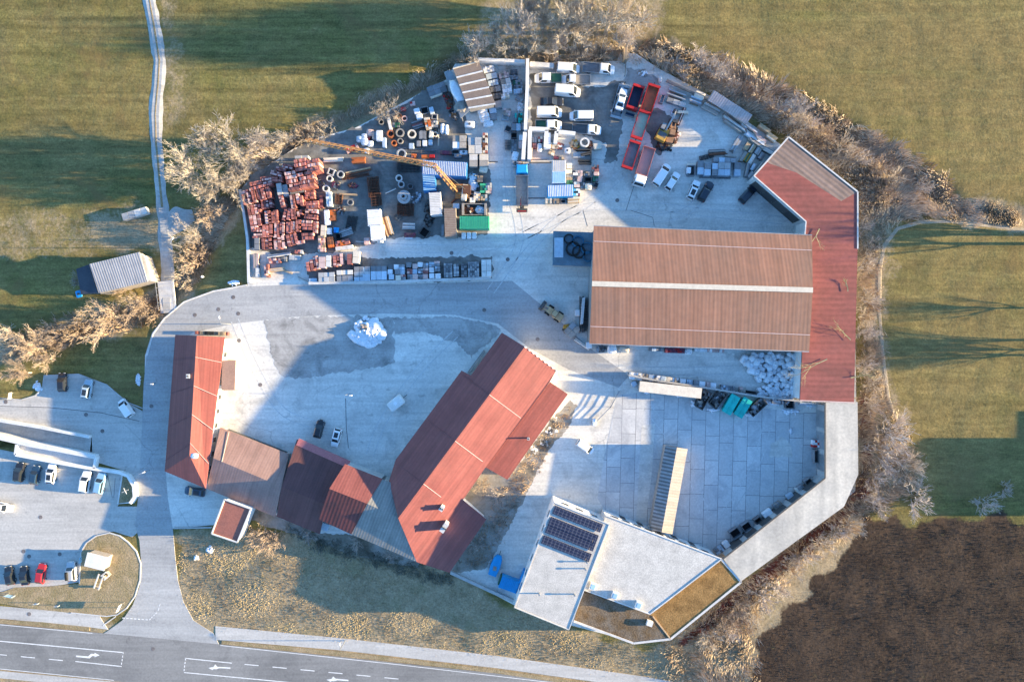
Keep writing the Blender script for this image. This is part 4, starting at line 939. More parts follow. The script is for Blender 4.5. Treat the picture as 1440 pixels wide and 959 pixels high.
# vans and flatbeds in the fenced van yard
B5 = Zoom(730, 70, 6.85)
GV = 'vehicles in the van yard'
car(*B5(472, 182), -4, 'white panel van, northernmost in the van yard', ('white', WHITE), 4.9, 1.95, 'van', GV, 'van', name='panel_van')
pickup(*B5(766, 185), -5, 'white flatbed facing right with empty dark bed, at the top fence', m_dgrey, 6.7, group=GV, floor=m_slate)
pickup(*B5(280, 278), 180, 'white crew flatbed with green bed, facing the dividing wall', m_dgreen, 5.7, crew=True, group=GV, floor=m_dgreen)
pickup(*B5(548, 294), 180, 'white flatbed facing left with an empty grey brown bed', m_stone, 6.0, group=GV, floor=m_timber)
car(*B5(465, 405), -5, 'big white high roofed van above the black car', ('white', WHITE), 5.4, 2.05, 'bigvan', GV, 'van', name='panel_van')
car(*B5(315, 502), 0, 'black car parked between two white vans', ('black', BLK), 4.9, 1.85, 'sedan', GV)
car(*B5(290, 610), 0, 'big white van right below the black car', ('white', WHITE), 5.3, 2.05, 'bigvan', GV, 'van', name='panel_van')
car(*B5(601, 641), 180, 'white minibus facing left beside dark ground', ('white', WHITE), 5.0, 1.95, 'van', GV, 'van', name='minibus')
pickup(*B5(284, 730), 0, 'white flatbed with green bed, southernmost beside the bay wall', m_dgreen, 5.5, crew=True, group=GV, floor=m_dgreen)
pickup(*B5(650, 771), -4, 'white flatbed with dark grey bed under the white minibus', m_slate, 6.1, group=GV, floor=m_dgrey)
B7 = Zoom(850, 70, 7.375); B8 = Zoom(860, 170, 5.76)
o = trailer(*B7(162, 540), 75, 'grey car trailer carrying a white pickup among clutter', m_galv, m_slate, 7.2, 2.3, .25, 'car_trailer', 'trailer', .5, h_ref=.8)
car(*B7(172, 525), 75, 'white pickup standing on the grey car trailer', ('white', WHITE), 4.6, 1.75, 'sedan', None, 'car', z=.62)
trailer(*B7(322, 492), 72, 'red skip with dark blue inside, beside the car trailer', m_red, M('navy_floor', (.03, .07, .12), None, 1, .7), 5.2, 2.4, 1.3, 'red_skip', 'skip', .3, False, m_red, 1.5)
trailer(*B7(478, 502), 72, 'red trailer with rusty brown inside, northernmost of the red row', m_red, M('rust_floor', (.34, .14, .06), (.25, .1, .05), 1, .8), 6.3, 2.5, .9, rim=m_red, h_ref=2.5)
trailer(*B7(377, 778), 72, 'red trailer with a pale green inside, in the red row', m_red, M('green_floor', (.30, .46, .33), (.38, .36, .28), 1, .7), 6.1, 2.45, .6, rim=m_red, z0=1.5, h_ref=2.1)
trailer(*B8(160, 275), 72, 'red trailer with a grey inside, left of the white cab truck', m_red, M('grey_floor', (.2, .2, .2), (.14, .14, .14), 1, .7), 6.0, 2.35, .7, rim=m_red, z0=1.4, h_ref=2.1)
truck(*B8(263, 370), -107, 'tipper truck with white cab and long pink bed', paint('white', WHITE), M('pink_side', (.5, .2, .17), None, 1, .6), M('pale_pink_floor', (.47, .33, .3), (.38, .3, .29), 1, .7), 8.3, 2.5, .9)
truck(734, 264, 90, 'long truck with bright blue cab and empty grey bed', m_sky, m_galv, m_timber, 9.8, 2.55, .9, bedend=1.2)
car(*B8(405, 440), 57, 'white panel van, leftmost of the two by the truck', ('white', WHITE), 5.2, 1.95, 'van', None, 'van', name='panel_van')
car(*B8(494, 490), 57, 'smaller white estate car right of the white van', ('white', WHITE), 4.3, 1.75, 'hatch', roof=None)
car(*B8(665, 560), 66, 'white car with dark bonnet, next to a dark car', ('white', WHITE), 4.3, 1.75, 'suv', roof='dark')
car(*B8(765, 572), 60, 'dark blue black car beside the white one under the crates', ('navy', (.012, .02, .035)), 4.6, 1.8, 'suv')
car(*B8(1108, 592), 48, 'dark car alone beside the red building corner', ('navy', (.012, .02, .035)), 4.6, 1.8, 'suv')
# western car parks and court
Q1 = Zoom(0, 500, 4.796); Q2 = Zoom(0, 680, 4.796)
car(*Q1(418, 180), 92, 'black car alone at top left of the upper car park', ('black', BLK), 4.0, 1.7, 'hatch')
car(*Q1(588, 225), 80, 'pale blue grey car below the grass of the upper car park', ('silverblue', (.34, .44, .52)), 4.1, 1.7, 'suv', roof='dark')
car(*Q1(850, 352), 125, 'silver white van angled at the car park exit', ('white', WHITE), 4.1, 1.7, 'van', None, 'van', name='small_van')
GP = 'cars parked along the white wall'
car(*Q1(130, 785), 84, 'black car, leftmost of the five along the white wall', ('black', BLK), 4.1, 1.75, 'suv', GP, roof='dark')
car(*Q1(235, 805), 82, 'dark blue car, second along the white wall', ('darkblue', (.02, .05, .09)), 4.0, 1.7, 'hatch', GP)
car(*Q1(343, 795), 84, 'white car with dark sunroof, middle of the row along the wall', ('white', WHITE), 4.3, 1.75, 'hatch', GP, roof='dark')
car(*Q1(575, 850), 81, 'tall white van in the row along the white wall', ('white', WHITE), 4.6, 1.85, 'suv', GP, 'van', name='small_van')
car(*Q1(674, 860), 79, 'light blue car, rightmost of the row along the wall', ('lightblue', (.22, .40, .55)), 4.5, 1.75, 'suv', GP)
car(*Q2(15, 158), -12, 'white car half out of the picture at left', ('white', WHITE), 4.3, 1.75, 'hatch')
GL = 'cars parked along the roadside island'
car(*Q2(62, 620), 102, 'black car left of another black one by the grass', ('black', BLK), 3.9, 1.7, 'hatch', GL)
car(*Q2(162, 620), 97, 'black car with pale sunroof strip next to the red car', ('black', BLK), 4.0, 1.72, 'sedan', GL)
car(*Q2(275, 605), 82, 'bright red car parked in the row by the grass', ('red', (.42, .02, .025)), 4.3, 1.75, 'hatch', GL)
car(*Q2(480, 590), 95, 'silver dark car with luggage on top beside the island', ('silver', (.45, .46, .48)), 4.1, 1.8, 'suv', GL, roof='box')
B3 = Zoom(220, 600, 4.793)
car(*B3(255, 437), 172, 'dark blue car parked behind the western red house', ('darkblue', (.02, .05, .09)), 4.3, 1.75, 'hatch', roof='dark')
car(448.5, 603, 75, 'black car left of the white one in the court', ('black', BLK), 3.9, 1.7, 'hatch')
car(472.5, 615.5, -104, 'white car right of the black one in the court', ('white', WHITE), 4.0, 1.72, 'hatch', roof='dark')
car(823, 628, -35, 'white van by the fence right of the main house', ('white', WHITE), 4.0, 1.7, 'van', None, 'van', name='small_van')
# yard machines
def excavator(px, py, rot, label):
    x, y, _ = place(px, py, 2); o = thing('excavator', label, 'excavator', (x, y, 0), R(rot))
    for s_ in (-1, 1):
        mb = MB(); mb.box(0, s_*1.0, .45, 3.4, .5, .9, taper=.9); mb.build('track', m_black, o)
    mb = MB(); mb.box(-.5, 0, 1.45, 2.8, 2.3, 1.0, taper=.92); mb.box(-1.6, 0, 1.6, .7, 2.2, 1.3, taper=.85); mb.build('body', M('faded_yellow', (.46, .27, .05), (.34, .2, .05), 1, .6), o); mb = MB(); mb.box(-.9, 0, 2.0, 1.5, 1.7, .12); mb.build('engine_cover', m_dgrey, o)
    mb = MB(); mb.box(.75, .62, 2.1, 1.4, .95, 1.5, taper=.85); c = mb.build('cab', m_slate, o)
    mb = MB(); mb.box(.75, .62, 2.05, 1.44, 1.0, .8, taper=.9); mb.build('cab_window', m_glass, c)
    mb = MB(); mb.bar((.5, -.2, 1.9), (3.2, -.2, 4.2), .32, .4); mb.build('boom', m_galv, o)
    mb = MB(); mb.bar((3.2, -.2, 4.2), (5.2, -.2, 1.6), .26, .34); mb.build('arm', m_galv, o)
    mb = MB(); mb.box(5.3, -.2, 1.0, .9, 1.0, .9, taper=.6); mb.build('bucket', m_dsteel, o)
    return o
excavator(*B7(618, 850), 62, 'yellow excavator with raised arm on oily ground')
def loader(px, py, rot, label, cm):
    x, y, _ = place(px, py, 1); o = thing('wheel_loader', label, 'loader', (x, y, 0), R(rot))
    mb = MB(); mb.box(-.9, 0, 1.1, 2.2, 1.6, .9, taper=.9); mb.box(1.1, 0, .9, 1.2, 1.3, .6); mb.build('body', cm, o)
    mb = MB(); mb.box(.0, 0, 2.0, 1.2, 1.3, 1.3, taper=.85); c = mb.build('cab', cm, o); mb = MB(); mb.box(.0, 0, 1.95, 1.26, 1.34, .7, taper=.92); mb.build('cab_window', m_glass, c)
    for sx in (-1.1, 1.3):
        for sy in (-.9, .9): wheel(o, sx, sy, .6, .4)
    for s_ in (-.4, .4):
        mb = MB(); mb.bar((1.2, s_, 1.2), (2.7, s_, .6), .18, .25); mb.build('lift_arm', cm, o)
    mb = MB(); mb.box(3.0, 0, .5, .8, 2.2, .8, taper=.7); mb.build('bucket', m_dsteel, o)
Hz = Zoom(760, 300, 3.13)
loader(*Hz(62, 442), 145, 'tan wheel loader parked at the western end of the hall', M('tan_machine', (.5, .38, .22), (.42, .3, .17), 1, .6))
loader(*B7(690, 880), 75, 'rusty tan loader right beside the yellow excavator', M('dull_orange', (.36, .20, .11), (.22, .12, .07), 1.5, .8))

# ------------------------------------------------------------------ stacks, crates, rings and other stored goods
ORD = 'first second third fourth fifth sixth seventh eighth ninth tenth eleventh twelfth thirteenth fourteenth fifteenth sixteenth seventeenth eighteenth nineteenth twentieth'.split() + ['twenty-first', 'twenty-second', 'twenty-third', 'twenty-fourth', 'twenty-fifth', 'twenty-sixth', 'twenty-seventh', 'twenty-eighth']
def pallet(root, w, d):
    mb = MB(); n = max(3, int(d/.25))
    for i in range(n): mb.box(0, -d/2+d*(i+.5)/n, .12, w, d/n*.7, .03)
    for x in (-w*.42, 0, w*.42): mb.box(x, 0, .05, .1, d, .1)
    mb.build('pallet', m_wood, root)
def blocks(root, w, d, h, mats, cell=.5, jit=.12, gap=.03, nm='load', z0=.14, wts=None):
    mb = MB(); nx, ny = max(1, round(w/cell)), max(1, round(d/cell))
    for i in range(nx):
        for j in range(ny):
            hh = h*(1+rnd(-jit, jit)); mb.box(-w/2+w*(i+.5)/nx, -d/2+d*(j+.5)/ny, z0+hh/2, w/nx-gap, d/ny-gap, hh, rnd(-.02, .02), random.choices(range(len(mats)), wts)[0])
    mb.build(nm, mats, root)
def roof_tiles(root, w, d, h, mats, wts):
    """rows of upright tiles packed across the pallet, with gaps and a few broken levels"""
    mb = MB(); along = w >= d; L, T = (w, d) if along else (d, w); nr = max(1, round(T/.55)); ns = max(3, round(L/.33))
    for r_ in range(nr):
        base_h = h*rnd(.95, 1.03); mi = random.choices(range(len(mats)), wts)[0]
        for k in range(ns):
            if random.random() < .03: continue
            hh = base_h+rnd(-.05, .05); a, b = -L/2+L*(k+.5)/ns, -T/2+T*(r_+.5)/nr
            x, y, sx, sy = (a, b, L/ns*.94, T/nr*.86) if along else (b, a, T/nr*.86, L/ns*.94)
            m2 = mi if random.random() < .75 else random.choices(range(len(mats)), wts)[0]
            mb.box(x, y, .14+hh/2, sx, sy, hh, rnd(-.015, .015), m2, .95)
    mb.build('load', mats, root)
def goods(kind, f, zx, zy, zw, zh, rot, h, mats, label, group=None, name=None, cat=None, zb=0.0):
    px, py = f(zx, zy); fz = 1-h/H; w, d = zw/f.s*S*fz, zh/f.s*S*fz; p = P(px, py, h)
    loc, rz = (p.x, p.y, zb), R(-rot)
    mats = mats if isinstance(mats, (list, tuple)) else [mats]
    if kind == 'tiles':
        o = thing(name or 'tile_pallet', label, cat or 'pallet', loc, rz, group); pallet(o, w, d); roof_tiles(o, w, d, h-.14, mats, ([5, 3, 3] if len(mats) == 3 else None))
    elif kind == 'blocks':
        o = thing(name or 'block_pallet', label, cat or 'pallet', loc, rz, group); pallet(o, w, d); blocks(o, w, d, h-.14, mats)
    elif kind == 'slabs':
        o = thing(name or 'slab_stack', label, cat or 'stack', loc, rz, group); pallet(o, w*.96, d*.96); blocks(o, w, d, h-.14, mats, 1.25, .05, .05)
    elif kind == 'planks':
        o = thing(name or 'timber_bundle', label, cat or 'timber', loc, rz, group); mb = MB(); al = w >= d; L, T = (w, d) if al else (d, w); n = max(3, round(T/.22)); m2 = MB()
        for k in range(n):
            for lv in range(max(1, int(h/.35))):
                l2 = L*rnd(.88, 1.0); a, b = rnd(-.03, .03)*L, -T/2+T*(k+.5)/n; hh = h/max(1, int(h/.35)); x, y, sx, sy = (a, b, l2, T/n*.9) if al else (b, a, T/n*.9, l2)
                mb.box(x, y, .1+hh*(lv+.5), sx, sy, hh*.92, rnd(-.01, .01), random.randrange(len(mats)))
        for k in (-.35, .35): m2.box(*((k*L, 0) if al else (0, k*L)), .05, *((.12, T) if al else (T, .12)), .1)
        mb.build('load', mats, o); m2.build('bearer', m_wood, o)
    elif kind == 'wrap':
        o = thing(name or 'wrapped_pallet', label, cat or 'pallet', loc, rz, group); pallet(o, w, d); mb = MB(); mb.lump(0, 0, .13, w, d, h-.14, .22, .03, 16, 8); mb.build('load', mats[0], o, smooth=False)
    elif kind == 'bag':
        o = thing(name or 'bulk_bag', label, cat or 'bag', loc, rz, group); mb = MB(); mb.lump(0, 0, 0, w, d, h, .45, .06, 12, 8); mb.build('sack', mats[0], o, smooth=True)
        mb = MB()
        for sx, sy in ((-1, -1), (1, -1), (1, 1), (-1, 1)): mb.bar((sx*w*.32, sy*d*.32, h*.9), (sx*w*.2, sy*d*.2, h*1.12), .07, .04)
        mb.build('lifting_loop', m_timber, o)
    elif kind == 'crate':
        o = thing(name or 'open_crate', label, cat or 'crate', loc, rz, group); mb = MB(); t = .08
        for s_ in (-1, 1): mb.box(0, s_*(d/2-t/2), h/2, w, t, h); mb.box(s_*(w/2-t/2), 0, h/2+.002, t, d-2*t, h)
        mb.build('side', mats[0], o); mb = MB(); mb.box(0, 0, .06, w-2*t, d-2*t, .1); mb.build('bottom', mats[-1], o)
    elif kind == 'ring':
        o = MB(); o.tubering(0, 0, 0, h, w/2, w/2*.68, 20); o = o.build(name or 'concrete_ring', mats[0], None); o.location = loc; tag(o, label, cat or 'ring', group)
    elif kind == 'square':
        mb = MB(); t = w*.16
        for s_ in (-1, 1): mb.box(0, s_*(d/2-t/2), h/2, w, t, h); mb.box(s_*(w/2-t/2), 0, h/2+.003, t, d-2*t, h)
        o = mb.build(name or 'square_shaft', mats[0], None); o.location = loc; o.rotation_euler = (0, 0, rz); tag(o, label, cat or 'shaft', group)
    elif kind == 'cone':
        o = thing(name or 'shaft_cone', label, cat or 'ring', loc, rz, group); mb = MB(); mb.tubering(0, 0, 0, h*.45, w/2, w/2*.55, 24); mb.build('base_ring', mats[0], o); mb = MB(); mb.tubering(0, 0, h*.45, h, w/2*.5, w/2*.25, 20); mb.build('neck', mats[0], o)
    elif kind == 'pipes':
        o = thing(name or 'pipe_bundle', label, cat or 'pipes', loc, rz, group); al = w >= d; L, T = (w, d) if al else (d, w); n = max(2, round(T/.35)); r_ = T/n/2
        for k in range(n):
            b = -T/2+r_*(2*k+1); l2 = L*rnd(.9, 1)/2; mb = MB(); z = rnd(h*.5, h)-r_ if k % 3 else h-r_; z = max(r_, z)
            mb.cone((-l2, b, z), (l2, b, z), r_*.95, r_*.95, 8) if al else mb.cone((b, -l2, z), (b, l2, z), r_*.95, r_*.95, 8); mb.build('pipe', random.choice(mats), o)
        mb = MB(); mb.box(0, 0, max(.05, h*.2), *( (L*.7, T*.95) if al else (T*.95, L*.7)), max(.1, h*.4)); mb.build('cradle', m_wood, o)
    elif kind == 'rebar':
        o = thing(name or 'rebar_mats', label, cat or 'mesh mats', loc, rz, group); m1, m2 = MB(), MB()
        for k in range(max(3, int(w/.28))): m1.box(-w/2+w*(k+.5)/max(3, int(w/.28)), rnd(-.05, .05), h*.5+rnd(-.08, .08), .06, d*rnd(.9, 1.02), h*.8, rnd(-.03, .03))
        for k in range(max(3, int(d/.55))): m2.box(rnd(-.05, .05), -d/2+d*(k+.5)/max(3, int(d/.55)), h+.03, w*rnd(.9, 1.02), .07, .06, rnd(-.05, .05))
        m1.build('long_bars', mats[0], o); m2.build('cross_bars', mats[0], o)
    elif kind == 'heap':
        mb = MB(); n = int(26+w*d*2.2)
        for k in range(n):
            r_ = math.sqrt(random.random()); a = rnd(0, 6.28); x, y = r_*math.cos(a)*w/2, r_*math.sin(a)*d/2; s_ = rnd(.15, .55)
            mb.box(x, y, h*(1-r_*.8)*rnd(.25, .8)+.1, s_*rnd(.4, 2.2), s_, s_*rnd(.3, 1), rnd(0, 3.1), random.randrange(len(mats)), rnd(.5, 1))
        mb.lump(0, 0, -.3, w*.9, d*.9, h*.8, .8, .15, 12, 6)
        o = mb.build(name or 'scrap_heap', mats, None); o.location = loc; o.rotation_euler = (0, 0, rz); tag(o, label, cat or 'heap', group)
    elif kind == 'container':
        o = thing(name or 'container', label, cat or 'container', loc, rz, group); mb = MB(); al = w >= d
        mb.box(0, 0, h/2, w, d, h); mb.build('body', mats[0], o); mb = MB(); L, T = (w, d) if al else (d, w); n = max(6, int(L/.35))
        for k in range(n):
            a = -L/2+L*(k+.5)/n; mb.box(*((a, 0) if al else (0, a)), h+.03, *((L/n*.5, T*.96) if al else (T*.96, L/n*.5)), .06)
        mb.build('roof', mats[-1], o)
        for s_ in (-1, 1):
            for q in (-1, 1): mb = MB(); mb.box(s_*(w/2-.05), q*(d/2-.05), h/2, .16, .16, h+.12); mb.build('corner_post', mats[0], o)
        for s_ in (-.25, .25): mb = MB(); mb.box(*((L/2+.03, s_*T) if al else (s_*T, -L/2-.03)), h*.48, *((.05, T*.46) if al else (T*.46, .05)), h*.85); mb.build('door', mats[0], o)
    elif kind == 'cylinder':
        o = thing(name or 'cable_drum', label, cat or 'drum', loc, rz, group); mb = MB(); mb.cone((0, 0, 0), (0, 0, .12), w/2, w/2, 20); mb.cone((0, 0, h-.12), (0, 0, h), w/2, w/2, 20); mb.build('flange', mats[0], o); mb = MB(); mb.cone((0, 0, .12), (0, 0, h-.12), w*.3, w*.3, 14); mb.build('core', mats[-1], o)
    elif kind == 'tank':
        o = thing(name or 'tank', label, cat or 'tank', loc, rz, group); mb = MB(); mb.lump(0, 0, .1, w, d, h-.1, .35, .0, 20, 10); mb.build('shell', mats[0], o, smooth=True); mb = MB(); mb.cone((0, 0, h-.05), (0, 0, h+.12), .25, .25, 12); mb.build('lid', m_dgrey, o); mb = MB(); mb.box(0, 0, .08, w*.8, d*.8, .16); mb.build('skid', m_dsteel, o)
    return o
TM = [m_tile, m_tile2, m_tile3]; GT = 'pallets of red roof tiles in the tile yard'
T2 = Zoom(330, 220, 5.33)
LAY = [  # (row description, height, items zx zy w h rot [mat])
 ('loose upper left row beside the trees', 3.4, [(155, 200, 90, 30, -12), (232, 165, 82, 30, -8), (245, 203, 65, 34, -15), (310, 128, 85, 34, 15), (315, 171, 80, 32, 3), (345, 96, 80, 30, 12), (395, 75, 80, 30, 12)]),
 ('top block, left half', 4.6, [(488, 32, 88, 28, -12), (490, 62, 88, 28, -12), (497, 95, 86, 30, -12)]),
 ('top block, right half', 4.6, [(578, 34, 100, 28, -12), (584, 64, 100, 28, -12), (590, 96, 95, 30, -12)]),
 ('narrow block under the top block', 4.6, [(412, 125, 80, 28, -10), (420, 155, 84, 28, -10), (427, 186, 84, 28, -10), (437, 217, 84, 28, -10), (443, 242, 84, 22, -10)]),
 ('wide block under the top block', 4.6, [(523, 130, 118, 28, -12), (531, 160, 118, 28, -12), (537, 190, 118, 28, -12), (543, 218, 110, 24, -12)]),
 ('slanting edge row by the wall', 3.4, [(85, 262, 74, 26, -18), (150, 238, 80, 28, -16), (205, 222, 60, 24, -14)]),
 ('first upright row from the top', 3.6, [(72, 322, 30, 76, -14), (108, 310, 30, 84, -14), (143, 300, 30, 84, -14), (178, 290, 30, 84, -14), (213, 282, 30, 84, -14), (250, 270, 32, 84, -14), (352, 335, 34, 90, -14), (435, 338, 36, 100, -8), (470, 315, 26, 76, -10), (498, 330, 26, 74, -8)]),
 ('second upright row from the top', 2.6, [(105, 405, 24, 70, -10), (131, 400, 24, 70, -10), (157, 395, 24, 70, -10), (182, 388, 24, 62, -8), (225, 362, 55, 60, -6), (268, 352, 22, 60, -8)]),
 ('third upright row from the top', 2.4, [(124, 490, 28, 94, -10), (152, 485, 28, 94, -10), (182, 476, 28, 90, -8), (247, 455, 46, 95, -6), (298, 450, 52, 96, -4), (374, 432, 25, 98, 14), (405, 432, 28, 90, 10), (440, 430, 40, 80, -4), (485, 425, 40, 50, -8)]),
 ('fourth upright row from the top', 2.2, [(140, 550, 34, 30, 0), (182, 550, 36, 34, 0), (168, 595, 76, 34, -3), (218, 560, 28, 95, -2), (243, 560, 20, 92, -2), (269, 555, 26, 95, 0), (313, 548, 38, 98, 0), (354, 543, 38, 98, 2), (400, 535, 30, 85, 0), (434, 530, 34, 85, 2), (474, 520, 36, 90, 0)]),
 ('fifth upright row from the top', 2.0, [(212, 657, 24, 80, -4), (238, 655, 24, 80, -4), (264, 652, 24, 80, -4), (305, 646, 28, 98, -4), (334, 644, 28, 98, -4), (362, 640, 24, 94, -6), (402, 630, 28, 84, -12), (431, 624, 26, 80, -12), (457, 614, 24, 76, -12), (490, 642, 62, 26, -10)]),
 ('eastern column of flat stacks', 2.6, [(560, 268, 70, 36, -4), (562, 302, 76, 34, -4), (576, 350, 100, 30, -5), (580, 377, 92, 24, -5), (575, 410, 92, 30, 2), (570, 452, 98, 36, 6)]),
 ('lower right block of flat stacks', 2.2, [(540, 490, 80, 24, 2), (540, 515, 80, 24, 2), (543, 540, 80, 24, 2), (604, 530, 34, 86, 4), (546, 586, 90, 26, -2), (546, 612, 84, 26, -2)])]
for desc, h, its in LAY:
    for i, it in enumerate(its):
        sy = 'from the left' if 'row' in desc and 'column' not in desc else 'from the top'
        goods('tiles', T2, *it[:5], h*.8*rnd(.97, 1.03), TM, f"red tile pallet, {ORD[i]} {sy} in {desc}", GT)
goods('slabs', T2, 335, 245, 40, 90, -10, 2.2, m_pale, 'pale grey slab stack between the red tile stacks'); goods('slabs', T2, 380, 255, 40, 90, -10, 2.0, m_greyb, 'grey stack right of the pale slab stack among tiles'); goods('slabs', T2, 465, 262, 105, 30, -10, 2.0, m_slate, 'flat blue grey stack above the tile columns'); goods('slabs', T2, 165, 655, 38, 88, 0, 1.8, m_slate, 'grey stack at the lower left end of the tile yard'); goods('slabs', T2, 500, 5, 100, 22, -4, 2.2, m_greyb, 'grey slab stack at the very top of the tile yard'); goods('slabs', T2, 480, 545, 36, 80, 0, 1.8, m_pink, 'pinkish pallet in the lower right tile block') if 0 else None
GM = 'pallets in the short row below the tile yard'
for i, (it, mt) in enumerate([((548, 825, 26, 66, -8), TM), ((576, 815, 26, 80, -8), TM), ((607, 795, 36, 98, -8), TM), ((655, 795, 50, 85, 0), [m_pink]), ((702, 785, 38, 86, 0), [m_pale]), ((748, 784, 26, 84, -4), TM), ((774, 776, 26, 84, -4), TM), ((799, 768, 24, 80, -4), TM), ((860, 770, 36, 80, 0), [m_tile2]), ((910, 755, 50, 94, 4), [m_cream])]):
    goods('tiles' if len(mt) == 3 else 'slabs', T2, *it, 1.7, mt, f"{['red tile', 'red tile', 'red tile', 'pink grey', 'pale', 'red tile', 'red tile', 'red tile', 'dark maroon', 'cream'][i]} pallet, {ORD[i]} from left in the short row", GM)
for kind, it, h, mt, lb in [
 ('blocks', (300, 782, 90, 36, -3), 1.2, [m_tile, m_tile3], 'red brick pallet low in the south west corner'), ('tiles', (236, 856, 34, 98, -3), 1.4, TM, 'upright red tile pallet by the west wall'), ('slabs', (450, 758, 84, 38, 2), 1.0, m_greyb, 'low grey slab stack in the south west corner'),
 ('pipes', (330, 738, 190, 28, -8), .9, [m_greyb, m_pale], 'grey pipe bundle above the red brick pallet'), ('planks', (310, 850, 120, 26, -6), .8, [m_fresh, m_timber], 'tan timber bundle by the south west wall'), ('planks', (160, 790, 36, 130, 0), 1.0, [m_pink, m_stone], 'pinkish plank pile lying along the west wall'), ('slabs', (168, 870, 26, 70, 0), 1.2, m_pale, 'pale slab stack at the foot of the west wall'), ('blocks', (370, 770, 40, 36, 0), 1.2, [m_dgrey, m_slate], 'dark grey pallet beside the red brick pallet'), ('blocks', (480, 715, 60, 28, 0), 1.0, [m_tile, m_pale], 'mixed red and pale pallet under the tile yard'),
 ('planks', (395, 865, 80, 10, 20), .4, [m_fresh], 'single loose board on the asphalt'), ('planks', (510, 920, 90, 8, 26), .3, [m_timber], 'long thin pole lying near the pallet bays'),
 ('square', (722, 116, 50, 50, 22), .8, m_greyb, 'square concrete shaft frame beside the tile yard'), ('ring', (710, 166, 48, 48, 0), .8, m_pale, 'pale concrete ring below the square shaft'), ('ring', (793, 135, 56, 56, 0), .8, m_greyb, 'concrete ring right of the square shaft'), ('ring', (683, 240, 52, 52, 0), .8, m_pale, 'pale concrete ring with dark hole by the tile yard'), ('ring', (645, 197, 52, 52, 0), .6, m_dgrey, 'dark ring between tile pallets and pale ring'),
 ('blocks', (705, 320, 40, 112, -4), 1.4, [m_wrap, m_wrapb, m_lblue], 'white and pale blue crate stack, upright'), ('blocks', (648, 340, 26, 90, 0), 1.2, [m_tile2, m_rust], 'dark brown stack next to the tile columns'), ('wrap', (690, 456, 42, 115, -4), 1.5, m_wrap, 'tall white wrapped stack left of the orange one'), ('blocks', (731, 440, 42, 80, -4), 1.4, [m_brick, m_orange], 'bright orange red brick pallet'), ('slabs', (664, 560, 40, 90, 4), 1.2, m_cream, 'cream slab stack right of lower tile block'), ('wrap', (706, 560, 40, 50, 0), 1.1, m_wrapb, 'pale blue wrapped pallet'), ('blocks', (760, 552, 36, 40, 0), 1.0, [m_blue, m_sky], 'small bright blue crate'), ('crate', (778, 600, 40, 40, 0), .9, [m_black, m_black], 'small black box below the blue crate'),
 ('pipes', (832, 568, 105, 60, -20), .7, [m_greyb, m_galv], 'loose grey pipe bundle fanned out'), ('blocks', (652, 640, 48, 90, -4), 1.6, [m_tile, m_wood, m_tile3], 'red and brown pallet above the short row'), ('blocks', (650, 695, 56, 40, 0), 1.4, [m_tile3, m_cream], 'pale red pallet directly above the short row'), ('blocks', (717, 642, 44, 78, -8), 1.4, [m_orange, m_rust], 'rusty orange pallet above the short row'), ('blocks', (806, 646, 106, 40, -15), 1.2, [m_orange, m_tile], 'tilted flat orange red stack'), ('slabs', (820, 685, 130, 30, -8), 1.0, m_pale, 'flat pale slab stack below the tilted orange stack'), ('blocks', (990, 636, 40, 44, -10), 1.0, [m_tile3, m_pale], 'small red and white pallet at container foot'),
 ('rebar', (780, 320, 60, 80, 5), .5, m_rust, 'small dark rebar pile near the crates'), ('rebar', (875, 500, 80, 110, 10), .4, m_dsteel, 'dark steel scrap on the ground'), ('pipes', (850, 285, 140, 16, 2), .4, [m_fresh], 'thin tan pole bundle above the steel scrap'), ('ring', (865, 345, 48, 60, 0), .5, m_slate, 'grey ring lying among steel scrap'), ('heap', (790, 400, 70, 60, 0), .6, [m_rust, m_dsteel, m_slate], 'dark scrap heap beside orange brick pallet'),
 ('planks', (925, 28, 105, 42, -4), 1.0, [m_brick, m_orange], 'orange plank pallet under the crane jib'), ('pipes', (925, 110, 200, 30, -12), .5, [m_rust, m_rust, m_fresh], 'long rusty bars lying across the yard'), ('rebar', (905, 150, 210, 24, -10), .4, m_rust, 'second layer of rusty bars below the long ones'), ('planks', (740, 25, 150, 30, -3), .5, [m_pale, m_cream], 'pale boards lying beside the top tile block'), ('heap', (760, 215, 60, 50, 0), .5, [m_purple, m_dsteel, m_stone], 'dark maroon scrap beside the rings'), ('heap', (880, 215, 70, 40, 0), .5, [m_rust, m_purple, m_dsteel], 'small rusty scrap heap right of the rings')]:
    goods(kind, T2, *it, h, mt, lb)
T4 = Zoom(510, 230, 5.33)
